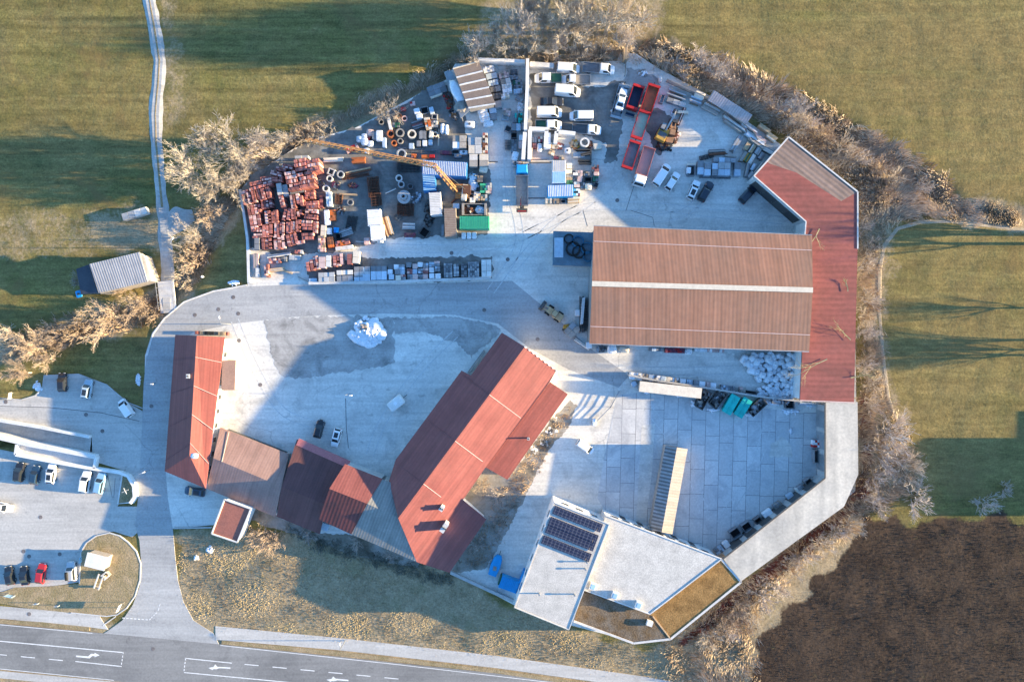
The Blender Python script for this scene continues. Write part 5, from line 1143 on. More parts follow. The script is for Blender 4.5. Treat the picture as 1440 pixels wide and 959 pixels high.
for kind, it, h, mt, lb in [
 ('container', (85, 405, 98, 120, -4), 2.5, [m_wrap, m_wrap], 'white container, upper half of the white pair'), ('container', (107, 515, 98, 108, -4), 2.5, [m_wrap, m_wrap], 'white container, lower half of the white pair'),
 ('planks', (185, 470, 60, 150, -18), .9, [m_fresh, m_pale, m_rust], 'fan of timber leaning right of the white containers'), ('blocks', (30, 580, 40, 48, -4), 1.0, [m_tile3, m_wrap], 'small red white pallet at lower left of white container'), ('blocks', (130, 578, 44, 34, 0), 1.0, [m_tile3, m_pale], 'small pale red pallet right under the white container'),
 ('container', (495, 100, 92, 200, -3), 2.7, [m_blue, m_lblue], 'light blue container standing upright left of the cabin'), ('container', (545, 300, 86, 165, -4), 2.6, [m_wrap, m_pale], 'pale grey container below the light blue one'), ('container', (657, 442, 88, 212, -2), 2.7, [m_stone, M('brown_container', (.27, .18, .14), (.23, .15, .12), 1, .7)], 'brown container standing upright beside the green one'), ('container', (837, 442, 220, 92, 0), 2.6, [m_green, m_green], 'bright green container lying along the road edge'),
 ('wrap', (762, 215, 40, 120, 8), 2.2, m_cream, 'pointed cream tarpaulin package by the crane base'), ('heap', (828, 130, 80, 155, 0), 1.4, [m_wrapb, m_slate, m_dgrey], 'blue grey heap of loose bricks beside the cabin'),
 ('cone', (304, 245, 102, 102, 0), 1.6, m_greyb, 'largest grey concrete shaft cone'), ('ring', (271, 110, 52, 52, 0), .9, m_pale, 'pale concrete ring, upper of two'), ('ring', (288, 156, 50, 50, 0), .9, m_greyb, 'grey concrete ring just above the big cone'), ('ring', (357, 172, 46, 46, 0), .6, m_dgrey, 'dark ring right of the grey concrete ring'),
 ('rebar', (80, 175, 90, 160, -6), .7, m_rust, 'upper dark rusty rebar mats'), ('rebar', (100, 270, 84, 100, -6), .7, m_rust, 'lower dark rusty rebar mats above white container'), ('rebar', (320, 345, 130, 100, 3), .6, m_rust, 'wide dark rebar mats below the big cone'), ('heap', (492, 325, 70, 90, 0), .8, [m_black, m_dsteel, m_rust], 'upper black scrap heap beside pale container'), ('heap', (492, 415, 74, 100, 0), .8, [m_black, m_dsteel], 'lower black scrap heap beside pale container'), ('heap', (265, 400, 60, 40, 0), .6, [m_stone, m_dsteel], 'grey scrap heap under the wide rebar mats'),
 ('crate', (461, 515, 62, 62, 35), 1.0, [m_dsteel, m_black], 'tilted open black crate'), ('blocks', (352, 536, 84, 34, 0), .9, [m_purple, m_tile2], 'maroon flat pallet near the road edge'), ('slabs', (345, 560, 60, 14, 0), .5, m_wrap, 'thin white slab in front of maroon pallet'), ('pipes', (345, 470, 100, 50, 2), .5, [m_pale, m_galv], 'pale rail bundle above maroon pallet'),
 ('wrap', (700, 318, 50, 40, 0), 1.2, m_wrapb, 'small pale blue box above brown container'), ('wrap', (757, 540, 34, 48, 0), 1.1, m_wrap, 'white bag left in the trio by green container'), ('wrap', (797, 538, 34, 48, 0), 1.1, m_wrap, 'white bag in the middle by green container'), ('wrap', (836, 538, 34, 48, 0), 1.1, m_wrap, 'white bag right in the trio by green container'),
 ('bag', (905, 35, 62, 64, 10), 1.4, m_cream, 'cream rounded bag near the heap'), ('blocks', (880, 115, 40, 50, 0), 1.2, [m_wood, m_dgrey], 'brown dark pallet right of the brick heap'), ('blocks', (905, 185, 50, 70, 0), 1.3, [m_green, m_dgreen], 'green crate right of the brick heap'), ('blocks', (945, 185, 46, 78, 0), 1.3, [m_cream, m_pink], 'cream pallet beside the green crate'), ('blocks', (858, 245, 50, 66, 4), 1.1, [m_cream, m_fresh], 'tan pallet, middle of the tan three'), ('blocks', (910, 255, 48, 46, 0), 1.1, [m_fresh, m_cream], 'tan pallet, right of the tan three'), ('blocks', (822, 275, 40, 40, 0), 1.1, [m_cream, m_pale], 'tan pallet, left of the tan three'), ('crate', (810, 240, 40, 30, 0), .9, [m_slate, m_dgrey], 'small grey tray above the tan pallets'),
 ('rebar', (340, 20, 180, 90, 0), .7, m_dsteel, 'large dark steel mats left of the blue container'), ('heap', (400, 250, 90, 90, 0), .7, [m_slate, m_dsteel, m_wrapb], 'grey blue scrap heap right of big cone'), ('pipes', (210, 205, 90, 10, -24), .3, [m_pale], 'thin pale pole left of the big cone'), ('planks', (600, 500, 20, 90, 0), .8, [m_slate, m_galv], 'slim grey posts left of brown container')]:
    goods(kind, T4, *it, h, mt, lb)
# open skip with scrap
o = trailer(667, 294.5, 0, 'open skip heaped with scrap above the green container', m_timber, m_dsteel, 5.2, 2.4, 1.3, 'open_skip', 'skip', .1, False, m_timber, 1.4)
goods('heap', T4, 800, 345, 110, 60, 0, 1.7, [m_rust, m_cream, m_stone], 'brown scrap lying in the left half of skip', zb=.2); goods('heap', T4, 880, 345, 90, 60, 0, 1.7, [m_wrap, m_slate, m_wrapb], 'pale scrap lying in the right half of skip', zb=.2)
# pale blue site cabin
T3 = Zoom(510, 80, 5.99)
goods('container', T3, 690, 940, 370, 120, 3, 3.0, [m_blue, M('cabin_roof', (.55, .60, .62), (.48, .52, .54), 1, .6)], 'wide site cabin with pale roof and blue side', name='site_cabin', cat='cabin')
# retaining bays along the road: crates and pallets
GB = 'pallets in the roadside bays'
bay = [('wrap', (585, 930, 62, 36), 1.0, m_wrapb, 'small pale crate at the far left bay end'), ('slabs', (688, 905, 122, 72), 1.3, m_greyb, 'grey slab stack, leftmost large one of the bays'), ('slabs', (825, 870, 122, 36), 1.3, m_pale, 'pale long slab stack, upper in second bay'), ('slabs', (825, 915, 122, 44), 1.3, m_slate, 'blue grey slab stack, lower in second bay'), ('slabs', (955, 845, 120, 40), 1.3, m_slate, 'dark slab stack, upper in third bay'), ('slabs', (955, 880, 120, 34), 1.3, m_greyb, 'grey slab stack, middle in third bay'), ('slabs', (955, 918, 120, 34), 1.3, m_wrapb, 'bluish slab stack, lower in third bay')]
for k, it, h, mt, lb in bay: goods(k, T2, *it, -2, h, mt, lb, GB)
for k, it, h, mt, lb in [('slabs', (28, 800, 55, 44), 1.3, m_pale, 'pale slab stack left of the blue panels'), ('slabs', (28, 850, 55, 44), 1.3, m_wrapb, 'bluish slab stack left of the blue panels'), ('slabs', (120, 790, 120, 44), 1.2, m_slate, 'blue panel stack, upper one'), ('slabs', (120, 840, 120, 66), 1.3, m_wrapb, 'blue panel stack, lower one')]: goods(k, T4, *it, -1, h, mt, lb, GB)
cols = [[('d', 208, 775), ('w', 205, 812), ('b', 215, 850)], [('w', 252, 775), ('r', 260, 812), ('c', 265, 855)], [('b', 293, 775), ('b', 295, 812), ('r', 302, 850)], [('r', 345, 760), ('r', 352, 808), ('d', 355, 850)], [('p', 392, 770), ('b', 390, 810), ('p', 393, 848)], [('w', 430, 758), ('b', 435, 805), ('d', 430, 850)], [('b', 472, 765), ('r', 470, 803), ('r', 468, 845)], [('b', 518, 758), ('w', 516, 798), ('w', 518, 842)], [('r', 556, 750), ('b', 560, 790), ('w', 564, 842)]]
DM = {'d': ([m_dgrey, m_slate], 'dark'), 'w': ([m_wrap, m_pale], 'white'), 'b': ([m_wrapb, m_slate], 'blue grey'), 'r': ([m_tile3, m_tile2, m_slate], 'reddish'), 'c': ([m_cream, m_fresh], 'cream'), 'p': ([m_pink, m_pale], 'pinkish')}
for ci, c in enumerate(cols):
    for ri, (k, x, y) in enumerate(c):
        goods(random.choice(['blocks', 'blocks', 'slabs', 'wrap']) if k != 'w' else 'wrap', T4, x, y, 40, 38, rnd(-4, 4), rnd(1.0, 1.5), DM[k][0], f"{DM[k][1]} pallet, {['top', 'middle', 'bottom'][ri]} of the {ORD[ci]} mixed column in the bays", GB)
for k, it, h, mt, lb in [('blocks', (640, 800, 64, 104), 1.4, [m_greyb, m_slate], 'wide grey hollow block pallet, first of the grey ones'), ('blocks', (701, 800, 40, 92), 1.4, [m_greyb, m_slate], 'narrow grey hollow block pallet'), ('blocks', (760, 800, 44, 100), 1.4, [m_slate, m_dgrey], 'dark grey hollow block pallet in the bays'), ('blocks', (830, 795, 84, 118), 1.5, [m_slate, m_greyb], 'largest grey hollow block pallet in the bays'), ('slabs', (927, 785, 74, 130), 1.5, m_pale, 'pale slab stack at the right end of bays')]: goods(k, T4, *it, -1, h, mt, lb, GB)
# pallets around the storage shed
GS = 'pallets beside the storage shed'
for i, (x, y, w, h_, m_) in enumerate([(1062, 105, 92, 52, [m_wrap]), (1085, 162, 92, 48, [m_slate, m_wrapb]), (1100, 220, 84, 44, [m_wrapb]), (1118, 272, 84, 44, [m_slate, m_dgrey]), (1132, 328, 70, 44, [m_dgrey]), (1140, 400, 60, 60, [m_slate, m_dgrey])]): goods('slabs' if i % 2 else 'blocks', T3, x, y, w, h_, -12, 1.5, m_, f"{['white', 'slate blue', 'pale blue', 'slate', 'dark', 'dark grey'][i]} pallet in the column right against the shed", GS)
for i, (x, y, w, h_, m_) in enumerate([(1190, 150, 88, 58, [m_pink, m_stone]), (1204, 204, 86, 44, [m_pale, m_stone]), (1214, 246, 84, 40, [m_pale]), (1218, 284, 80, 34, [m_wrap]), (1200, 326, 74, 34, [m_cream, m_wrap])]): goods('slabs' if i % 2 else 'blocks', T3, x, y, w, h_, -12, 1.5, m_, f"{['pinkish', 'stone grey', 'plain pale', 'white', 'cream'][i]} pallet in the second column from the shed", GS)
for i, (x, y, w, h_, m_) in enumerate([(1275, 125, 60, 40, [m_dgrey]), (1270, 172, 74, 36, [m_slate]), (1306, 214, 80, 38, [m_slate, m_dgreen]), (1312, 250, 78, 32, [m_dgrey, m_slate]), (1308, 288, 74, 38, [m_wrapb, m_slate]), (1318, 352, 64, 30, [m_slate])]): goods('blocks', T3, x, y, w, h_, -4 if i != 5 else 30, 1.3, m_, f"{['small dark', 'slate grey', 'greenish grey', 'very dark', 'blue grey', 'tilted grey'][i]} pallet in the third column by the white wall", GS)
for kind, it, h, mt, lb in [
 ('bag', (1010, 452, 88, 46, -14), 1.3, m_wrap, 'white bag, topmost below the shed'), ('bag', (1022, 490, 92, 44, -14), 1.3, m_wrap, 'white bag, second below the shed'), ('bag', (1032, 526, 88, 40, -14), 1.3, m_wrap, 'white bag, third below the shed'), ('bag', (1058, 560, 88, 46, -12), 1.2, m_wrap, 'white bag, lowest below the shed'), ('wrap', (1096, 452, 60, 46, -10), 1.2, m_wrapb, 'blue grey pallet right of the white bags'), ('wrap', (1100, 502, 58, 48, -8), 1.2, m_slate, 'slate pallet right of the lower white bags'), ('crate', (1082, 415, 60, 36, -12), 1.2, [m_slate, m_dsteel], 'open grey crate at the shed corner'),
 ('tank', (900, 566, 86, 56, 3), 1.5, m_wrap, 'white rounded tank on the open concrete'), ('bag', (670, 600, 34, 84, 2), 1.4, m_wrap, 'left of two upright white bags'), ('bag', (706, 608, 34, 82, 2), 1.4, m_wrap, 'right of two upright white bags'), ('heap', (1327, 430, 50, 90, 0), 1.0, [m_wrap, m_pale, m_snow], 'pale ragged heap at the white wall'), ('blocks', (1216, 462, 62, 58, 8), 1.0, [m_stone, m_pink], 'small tan pallet on the open concrete'), ('square', (1200, 512, 60, 50, 8), .6, m_galv, 'pale frame below the small tan pallet'), ('blocks', (1280, 515, 36, 80, 0), 1.2, [m_teal, m_slate], 'teal bin column left, near the white wall'), ('blocks', (1328, 515, 36, 80, 0), 1.2, [m_dgreen, m_teal], 'dark green bin column near the white wall'), ('wrap', (1272, 590, 44, 60, 0), 1.1, m_slate, 'grey box below the teal bins'), ('wrap', (1312, 590, 40, 60, 0), 1.1, m_wrapb, 'blue grey box below the green bins'), ('wrap', (1350, 580, 26, 70, 0), 1.1, m_slate, 'slim grey box at the white wall'), ('crate', (1226, 606, 50, 50, 25), .9, [m_slate, m_dgrey], 'tilted grey crate left of boxes'),
 ('crate', (1275, 660, 50, 50, 0), .9, [m_dgrey, m_black], 'black crate in the dark column'), ('rebar', (1222, 740, 50, 90, 0), .6, m_dsteel, 'dark mesh mats on the lane edge'), ('blocks', (1275, 735, 44, 80, 0), 1.0, [m_dgrey, m_slate], 'dark grey pallet beside the mesh mats'), ('wrap', (1333, 680, 34, 48, 0), 1.1, m_wrap, 'white box above the pink one'), ('wrap', (1330, 740, 34, 66, 0), 1.1, m_pink, 'pink wrapped pallet by the block wall'), ('blocks', (1274, 790, 46, 34, 0), .9, [m_slate], 'small slate pallet above the white bag'), ('bag', (1285, 832, 56, 74, 12), 1.3, m_wrap, 'single white bag ahead of the blue truck'), ('ring', (1286, 900, 56, 56, 0), .6, m_galv, 'grey ring right before the blue truck'), ('crate', (1370, 310, 26, 70, 0), 1.0, [m_galv, m_slate], 'slim grey crate on the dividing wall'),
 ('ring', (301, 496, 52, 52, 0), .9, m_brick, 'orange clay ring, highest of the rings'), ('ring', (236, 648, 66, 66, 0), 1.0, m_brick, 'large orange clay ring left of the tan ring'), ('ring', (264, 727, 50, 50, 0), .9, m_brick, 'orange clay ring, lowest of the rings'), ('ring', (314, 640, 74, 74, 0), 1.1, m_stone, 'large tan concrete ring with dark hole'), ('ring', (414, 650, 74, 74, 0), 1.1, m_cream, 'large cream ring right of the tan ring'), ('ring', (316, 710, 50, 50, 0), .9, m_stone, 'small tan ring under the large tan ring'), ('ring', (156, 550, 46, 46, 0), .9, m_stone, 'small ring beneath the bare tree'), ('ring', (326, 816, 82, 82, 0), .9, m_greyb, 'large grey ring just above the crane jib'), ('ring', (612, 652, 44, 56, 0), .8, m_cream, 'small cream ring near the upright bags'), ('ring', (352, 520, 48, 48, 0), .7, m_tile3, 'reddish ring right of the highest orange ring'), ('ring', (285, 470, 30, 30, 0), .9, m_black, 'small black ring behind the orange ring'),
 ('blocks', (548, 562, 48, 104, -12), 1.3, [m_orange, m_fresh, m_cream], 'orange and tan upright pallet'), ('blocks', (606, 565, 54, 54, 0), 1.2, [m_stone, m_cream], 'tan square pallet beside the orange upright one'), ('wrap', (576, 652, 36, 62, 4), 1.1, m_cream, 'cream box left of the small cream ring'), ('wrap', (455, 455, 52, 44, -14), 1.1, m_wrap, 'white crate, upper of a pair'), ('wrap', (476, 502, 54, 46, -14), 1.1, m_wrap, 'white crate, lower of a pair'), ('wrap', (580, 450, 38, 58, -14), 1.1, m_wrapb, 'pale blue upright box right of the white pair'), ('square', (605, 505, 50, 48, 5), .7, m_slate, 'grey square frame left of the lane'), ('planks', (462, 572, 100, 66, -18), .6, [m_dsteel, m_tile2, m_slate], 'dark board pile among the rings'), ('blocks', (280, 575, 60, 40, 0), .9, [m_dgreen, m_slate], 'dark green crate under the tree'), ('planks', (228, 570, 26, 120, -14), .9, [m_pale], 'pale plank stack under the tree'), ('blocks', (342, 440, 44, 30, 0), .7, [m_purple, m_red], 'small dark red pallet'), ('blocks', (420, 395, 44, 34, -10), .7, [m_pink, m_red], 'small pinkish red pallet'), ('crate', (520, 450, 60, 60, -12), .8, [m_slate, m_black], 'open dark crate right of the white pair'),
 ('wrap', (410, 750, 44, 48, 0), 1.0, m_wrapb, 'grey bin, first of four in a row'), ('wrap', (470, 730, 34, 48, 0), 1.0, m_slate, 'slate bin, second of four in a row'), ('wrap', (521, 727, 40, 50, 0), 1.0, m_wrap, 'white bin, third of four in a row'), ('wrap', (570, 720, 34, 46, 0), 1.0, m_wrapb, 'bluish bin, fourth of four in a row'), ('blocks', (550, 838, 110, 26, -2), .9, [m_orange, m_red], 'flat red orange pallet above the crane jib'), ('blocks', (700, 806, 96, 30, 3), .9, [m_purple, m_tile2], 'dark red pallet left of the white tank'), ('blocks', (430, 834, 40, 34, 0), .8, [m_orange, m_tile], 'small red crate above the crane jib'), ('wrap', (138, 662, 54, 90, 0), 1.4, m_wrap, 'white upright pallet left of the rings'), ('wrap', (96, 664, 36, 66, 0), 1.3, m_slate, 'slate upright pallet beside the white one'), ('bag', (60, 636, 62, 56, 10), 1.2, m_pink, 'pinkish bag on the left yard edge'), ('wrap', (180, 720, 34, 84, 0), 1.2, m_wrapb, 'pale blue upright pallet left of orange rings'), ('bag', (62, 728, 52, 52, 0), 1.1, m_wrap, 'round white bag above the crane jib'), ('bag', (12, 668, 50, 50, 0), 1.2, m_wrap, 'white bag, upper one at the left edge'), ('bag', (14, 712, 60, 60, 0), 1.3, m_wrap, 'white bag, large lower one at the left edge'), ('bag', (-30, 690, 50, 54, 0), 1.2, m_wrapb, 'pale blue bag farthest left'), ('bag', (30, 788, 44, 44, 0), 1.1, m_wrap, 'small white bag touching the crane jib'), ('blocks', (38, 700, 40, 80, 14), .9, [m_red, m_tile], 'red tilted crate between the white bags'), ('blocks', (-90, 770, 110, 40, -28), .8, [m_tile3, m_red], 'tilted red boards on the yard edge'), ('planks', (505, 660, 60, 70, 0), 1.0, [m_pink, m_slate], 'pinkish slate stack right of the cream ring'),
 ('slabs', (815, 716, 116, 106, 0), 1.9, [m_cream, m_wrap, m_stone], 'cream striped square stack'), ('slabs', (945, 712, 112, 66, 0), 1.9, [m_greyb, m_pale], 'grey striped stack right of the cream one'), ('slabs', (948, 780, 114, 70, 0), 1.9, [m_cream, m_pale], 'cream stack beneath the grey striped one'), ('blocks', (1031, 725, 42, 168, 0), 1.8, [m_tile, m_rust, m_cream], 'tall red brick column along the lane'), ('slabs', (933, 872, 70, 108, 0), 1.6, [m_timber, m_pale], 'brown grey stack south of the cream stack'), ('slabs', (1020, 872, 74, 108, 0), 1.6, [m_timber, m_cream], 'grey tan stack beside the lane'), ('tank', (850, 802, 70, 36, 0), 1.2, m_wrap, 'small white tank below the cream square stack'), ('tank', (800, 832, 62, 34, 0), 1.1, m_slate, 'grey tank left under the white one'), ('crate', (780, 800, 60, 36, 0), .9, [m_slate, m_dsteel], 'dark crate left of the white tank'), ('rebar', (460, 790, 330, 40, 2), .3, m_slate, 'blue grey mats above the crane jib'), ('pipes', (640, 680, 12, 150, 2), .5, [m_pale, m_cream], 'upright pale pole pair by the lane'), ('heap', (720, 360, 60, 160, -20), .8, [m_rust, m_red, m_dsteel], 'dark red scrap left of the shed'), ('heap', (760, 480, 50, 90, -20), .7, [m_black, m_dsteel, m_slate], 'dark scrap below the shed side'), ('slabs', (625, 275, 160, 90, -20), .5, m_slate, 'blue tarpaulin covered slabs left of the shed'), ('planks', (620, 330, 110, 14, -20), .6, [m_cream], 'cream beam under the blue slabs'), ('planks', (725, 160, 54, 90, -20), 1.0, [m_greyb, m_pale], 'grey plank pallet at the shed upper left')]:
    goods(kind, T3, *it, h, mt, lb)
# material bays in the middle
for kind, it, h, mt, lb in [
 ('blocks', (515, 120, 46, 60, 0), 1.2, [m_slate, m_tile2], 'slate pallet in the brick bay'), ('blocks', (516, 180, 44, 50, 0), 1.2, [m_tile, m_tile2], 'red brick pallet in the brick bay'), ('blocks', (574, 115, 46, 56, 0), 1.2, [m_cream, m_tile, m_purple], 'mixed pallet at the back of brick bay'), ('bag', (568, 195, 48, 90, 0), 1.3, m_wrap, 'white upright bag in the brick bay'), ('slabs', (648, 130, 64, 160, 0), 1.6, m_wrap, 'pale tall block stack between bays'), ('blocks', (696, 180, 56, 64, 6), 1.2, [m_fresh, m_cream], 'tan crate, upper of two tilted'), ('blocks', (690, 246, 58, 50, 24), 1.1, [m_fresh, m_cream], 'tan crate, lower of two tilted'), ('heap', (775, 178, 56, 50, 0), .9, [m_stone, m_tile2, m_wrap], 'small rubble heap in the right bay'), ('tank', (850, 228, 56, 56, 0), 1.2, m_wrap, 'white roll with a red spot'), ('heap', (925, 155, 90, 90, 0), 1.2, [m_fresh, m_yel, m_rust], 'ochre heap left of the concrete ring'), ('ring', (1026, 145, 96, 96, 0), 1.3, m_pale, 'big pale concrete ring beside the ochre heap'), ('wrap', (1155, 182, 84, 64, -10), 1.1, m_cream, 'cream tarpaulin package at the dark ground'), ('heap', (1085, 170, 50, 70, 0), .8, [m_pink, m_rust], 'rusty pink heap right of the big ring'),
 ('planks', (1010, 222, 150, 12, 0), .9, [m_black, m_dsteel], 'black beam, upper of three'), ('planks', (1035, 262, 110, 30, -12), .9, [m_black, m_dsteel], 'black beams, tilted middle ones'), ('planks', (1020, 330, 130, 12, 0), .9, [m_black, m_dsteel], 'black beam, third one down'), ('planks', (1030, 358, 130, 12, 0), .9, [m_black, m_dsteel], 'black beam, lowest of all'), ('planks', (1088, 290, 12, 160, 0), .9, [m_black, m_dsteel], 'upright black beam right of the others'), ('slabs', (965, 275, 120, 60, 0), .6, m_greyb, 'grey slabs beneath the black beams'),
 ('container', (765, 385, 136, 112, 0), 2.6, [m_wrap, m_cream], 'cream roofed box above the blue roofed box'), ('container', (765, 502, 136, 118, 0), 2.6, [m_wrap, m_lblue], 'light blue roofed box under the cream one'), ('blocks', (870, 385, 56, 56, 0), 1.2, [m_cream, m_pale], 'cream pallet right of the cream box'), ('wrap', (866, 442, 64, 44, 0), 1.1, m_cream, 'cream wrapped pallet beside the box'), ('blocks', (872, 500, 60, 60, 0), .9, [m_slate, m_wood], 'slate pallet right of the blue roofed box'), ('blocks', (872, 555, 60, 50, 0), .9, [m_dgreen, m_slate], 'dark green pallet above the striped container'),
 ('blocks', (930, 455, 50, 50, 0), 1.1, [m_wrap, m_slate, m_dgrey], 'white dark pallet, first in mixed block'), ('blocks', (980, 460, 50, 60, 0), 1.1, [m_pink, m_slate], 'pink slate pallet, second in mixed block'), ('blocks', (1045, 460, 64, 50, 0), 1.1, [m_slate, m_wood], 'slate brown pallet, third in mixed block'), ('blocks', (1135, 408, 70, 66, 0), 1.4, [m_tile2, m_stone], 'reddish brown crate at the block upper right'), ('wrap', (1142, 462, 56, 40, 0), 1.1, m_pink, 'pinkish white crate under the brown crate'), ('blocks', (1135, 515, 56, 56, 0), 1.1, [m_dgreen, m_dgrey], 'dark green grey pallet at the block right'), ('crate', (1060, 520, 70, 50, 0), 1.0, [m_dgrey, m_black], 'black open crate in mixed block'), ('wrap', (975, 515, 50, 70, 10), 1.1, m_pink, 'pale pink pallet in mixed block'), ('blocks', (945, 575, 60, 60, 0), 1.1, [m_pink, m_wrapb, m_slate], 'mauve pallet in mixed block lower row'), ('blocks', (1005, 585, 50, 60, 0), 1.0, [m_dgrey, m_slate], 'dark pallet in mixed block lower row'), ('bag', (1064, 590, 72, 66, 0), 1.2, m_cream, 'tan bag in mixed block lower row'), ('crate', (1140, 580, 40, 50, 20), .9, [m_dgrey, m_slate], 'tilted dark crate at lower right of block'), ('blocks', (946, 650, 64, 70, 0), 1.1, [m_tile2, m_purple, m_wrap], 'maroon pallet right of the striped container'),
 ('blocks', (660, 735, 66, 60, 0), 1.2, [m_cream, m_fresh], 'tan pallet at lower left of striped container'), ('blocks', (738, 740, 60, 50, 0), 1.1, [m_wood, m_stone], 'brown pallet below the striped container'), ('blocks', (762, 738, 28, 36, 0), 1.3, [m_yel], 'small yellow crate below the striped container') if 0 else ('crate', (806, 742, 50, 40, 0), 1.0, [m_slate, m_dgrey], 'grey tray below the striped container'), ('planks', (910, 735, 120, 50, -3), 1.1, [m_cream, m_fresh], 'tan board stack lower right of striped container'), ('blocks', (735, 300, 50, 30, 0), .9, [m_rust, m_purple], 'small dark brown pallet above the cream box'), ('blocks', (790, 296, 50, 44, 0), 1.0, [m_fresh, m_stone], 'small ochre pallet above the cream box'), ('planks', (480, 260, 26, 120, 3), 1.4, [m_cream, m_brick], 'upright tan block row on bay wall'), ('heap', (365, 345, 60, 24, 0), .6, [m_pink, m_stone], 'pale rubble ahead of the blue cab'), ('pipes', (575, 310, 200, 20, 0), .5, [m_pale, m_pink], 'pale pipe bundle lying across the bay mouth')]:
    goods(kind, B6, *it, h, mt, lb)
m_stripe = M('striped_roof', (.10, .30, .62), None, 1, .5, rand=0)
goods('container', B6, 780, 637, 258, 118, -2, 2.7, [m_sky, m_wrap], 'blue container with white stripes across its roof')
# timber store at the north east
GTm = 'timber bundles in the north east store'
for kind, it, h, mt, lb in [
 ('pipes', (762, 432, 210, 32, 20), 1.2, [m_pale, m_greyb], 'upper pale pipe bundle near the fence'), ('pipes', (748, 478, 210, 28, 20), 1.2, [m_greyb, m_pale], 'second pale pipe bundle near the fence'), ('slabs', (745, 545, 200, 52, 18), 1.0, [m_greyb, m_slate], 'wide grey slab row below the pipes'), ('crate', (600, 510, 40, 90, 18), .9, [m_slate, m_wrapb], 'blue grey crate right of the red trailer'), ('bag', (584, 300, 34, 60, 0), 1.2, m_pale, 'pale bag above the fence end'), ('wrap', (990, 470, 110, 70, 20), 1.5, m_cream, 'cream covered stack left of the lean-to'), ('pipes', (950, 525, 130, 70, 20), 1.3, [m_slate, m_wrapb], 'blue grey striped stack left of the lean-to'), ('planks', (1110, 610, 190, 56, 28), 1.2, [m_timber, m_pale], 'long pale timber under the lean-to edge'), ('planks', (810, 648, 130, 26, 2), .8, [m_cream], 'cream plank by the excavator'), ('planks', (800, 690, 30, 200, 22), .7, [m_pink, m_rust], 'long pink rails right of the excavator'), ('heap', (720, 640, 40, 40, 0), .7, [m_wrap, m_wrapb], 'small white heap by the excavator arm'), ('heap', (400, 240, 80, 60, 0), .5, [m_snow, m_stone], 'pale dirty heap on the concrete outlet'), ('crate', (268, 670, 100, 40, 18), .7, [m_slate, M('navy_box', (.04, .08, .15), None, 1, .6)], 'navy box at the foot of red skip'), ('heap', (200, 380, 90, 90, 0), .9, [m_galv, m_slate, m_wrap], 'grey scrap on the upper trailer end'), ('heap', (115, 640, 70, 90, 0), .8, [m_wrap, m_slate, m_yel], 'pale scrap on the lower trailer end')]:
    goods(kind, B7, *it, h, mt, lb)
for i, (x, y, w, h_, r_, m_) in enumerate([(1015, 185, 40, 150, 32, [m_timber, m_galv]), (1070, 290, 26, 90, 32, [m_timber]), (1100, 205, 34, 70, 32, [m_fresh, m_pale]), (1100, 298, 32, 74, 32, [m_yel, m_dgreen]), (1140, 228, 30, 76, 32, [m_pale, m_fresh]), (1136, 312, 28, 90, 32, [m_wrapb, m_pale]), (1185, 245, 40, 60, 32, [m_greyb, m_slate]), (1218, 285, 40, 60, 32, [m_dgrey, m_slate]), (1270, 240, 34, 90, 118, [m_slate, m_pale]), (1150, 375, 30, 60, 32, [m_wrapb, m_slate]), (1100, 400, 24, 120, 12, [m_slate, m_timber]), (1130, 440, 40, 60, 40, [m_greyb, m_slate]), (1190, 380, 16, 120, 38, [m_timber])]):
    goods('planks', B8, x, y, w, h_, r_, 1.1, m_, f"{['long pale', 'thin grey', 'fresh tan', 'yellow green', 'pale yellow', 'pale blue', 'square grey', 'dark square', 'crosswise slate', 'short bluish', 'slim upright', 'lower grey', 'thin pole'][i]} timber bundle beside the red roof corner", GTm)
for i, (x, y, w, h_, m_) in enumerate([(1000, 20, 210, 22, [m_pale, m_timber]), (985, 40, 180, 16, [m_timber]), (1115, 65, 150, 34, [m_wrap, m_pink]), (1175, 120, 190, 28, [m_pale, m_pink]), (1165, 150, 190, 26, [m_wrap, m_timber]), (1175, 178, 150, 22, [m_cream, m_timber]), (1240, 60, 110, 30, [m_fresh]), (1300, 130, 90, 40, [m_fresh, m_cream])]):
    goods('planks', B8, x, y, w, h_, 35, 1.3, m_, f"{['long pale', 'long grey', 'white pink', 'long pinkish', 'whitish grey', 'cream grey', 'orange tan', 'cream tan'][i]} plank package lying along the board fence", GTm)
goods('planks', B8, 855, 242, 140, 20, -3, .6, [m_timber, m_dgrey], 'weathered planks above the blue crates'); goods('planks', B8, 860, 268, 150, 18, -6, .6, [m_timber, m_rust], 'brown planks just above the long blue crate'); goods('rebar', B8, 770, 290, 120, 40, -14, .5, m_dsteel, 'dark frame rack left of the planks'); goods('planks', B8, 965, 288, 100, 14, 8, .5, [m_timber], 'short planks right of brown planks')
for i, (x, y, w, h_) in enumerate([(724, 378, 52, 112), (780, 390, 52, 104), (840, 392, 48, 100), (915, 390, 98, 104), (917, 318, 182, 38), (1022, 392, 52, 112)]): goods('slabs', B8, x, y, w, h_, 2, [1.4, 1.7, 1.7, 1.8, 1.3, 1.3][i], [m_wrapb, m_slate] if i != 3 else [m_greyb, m_wrapb], f"{['leftmost blue grey', 'second blue grey', 'third blue grey', 'widest square', 'long flat upper', 'rightmost blue grey'][i]} slab pack in the block above the cars", 'blue grey slab packs')
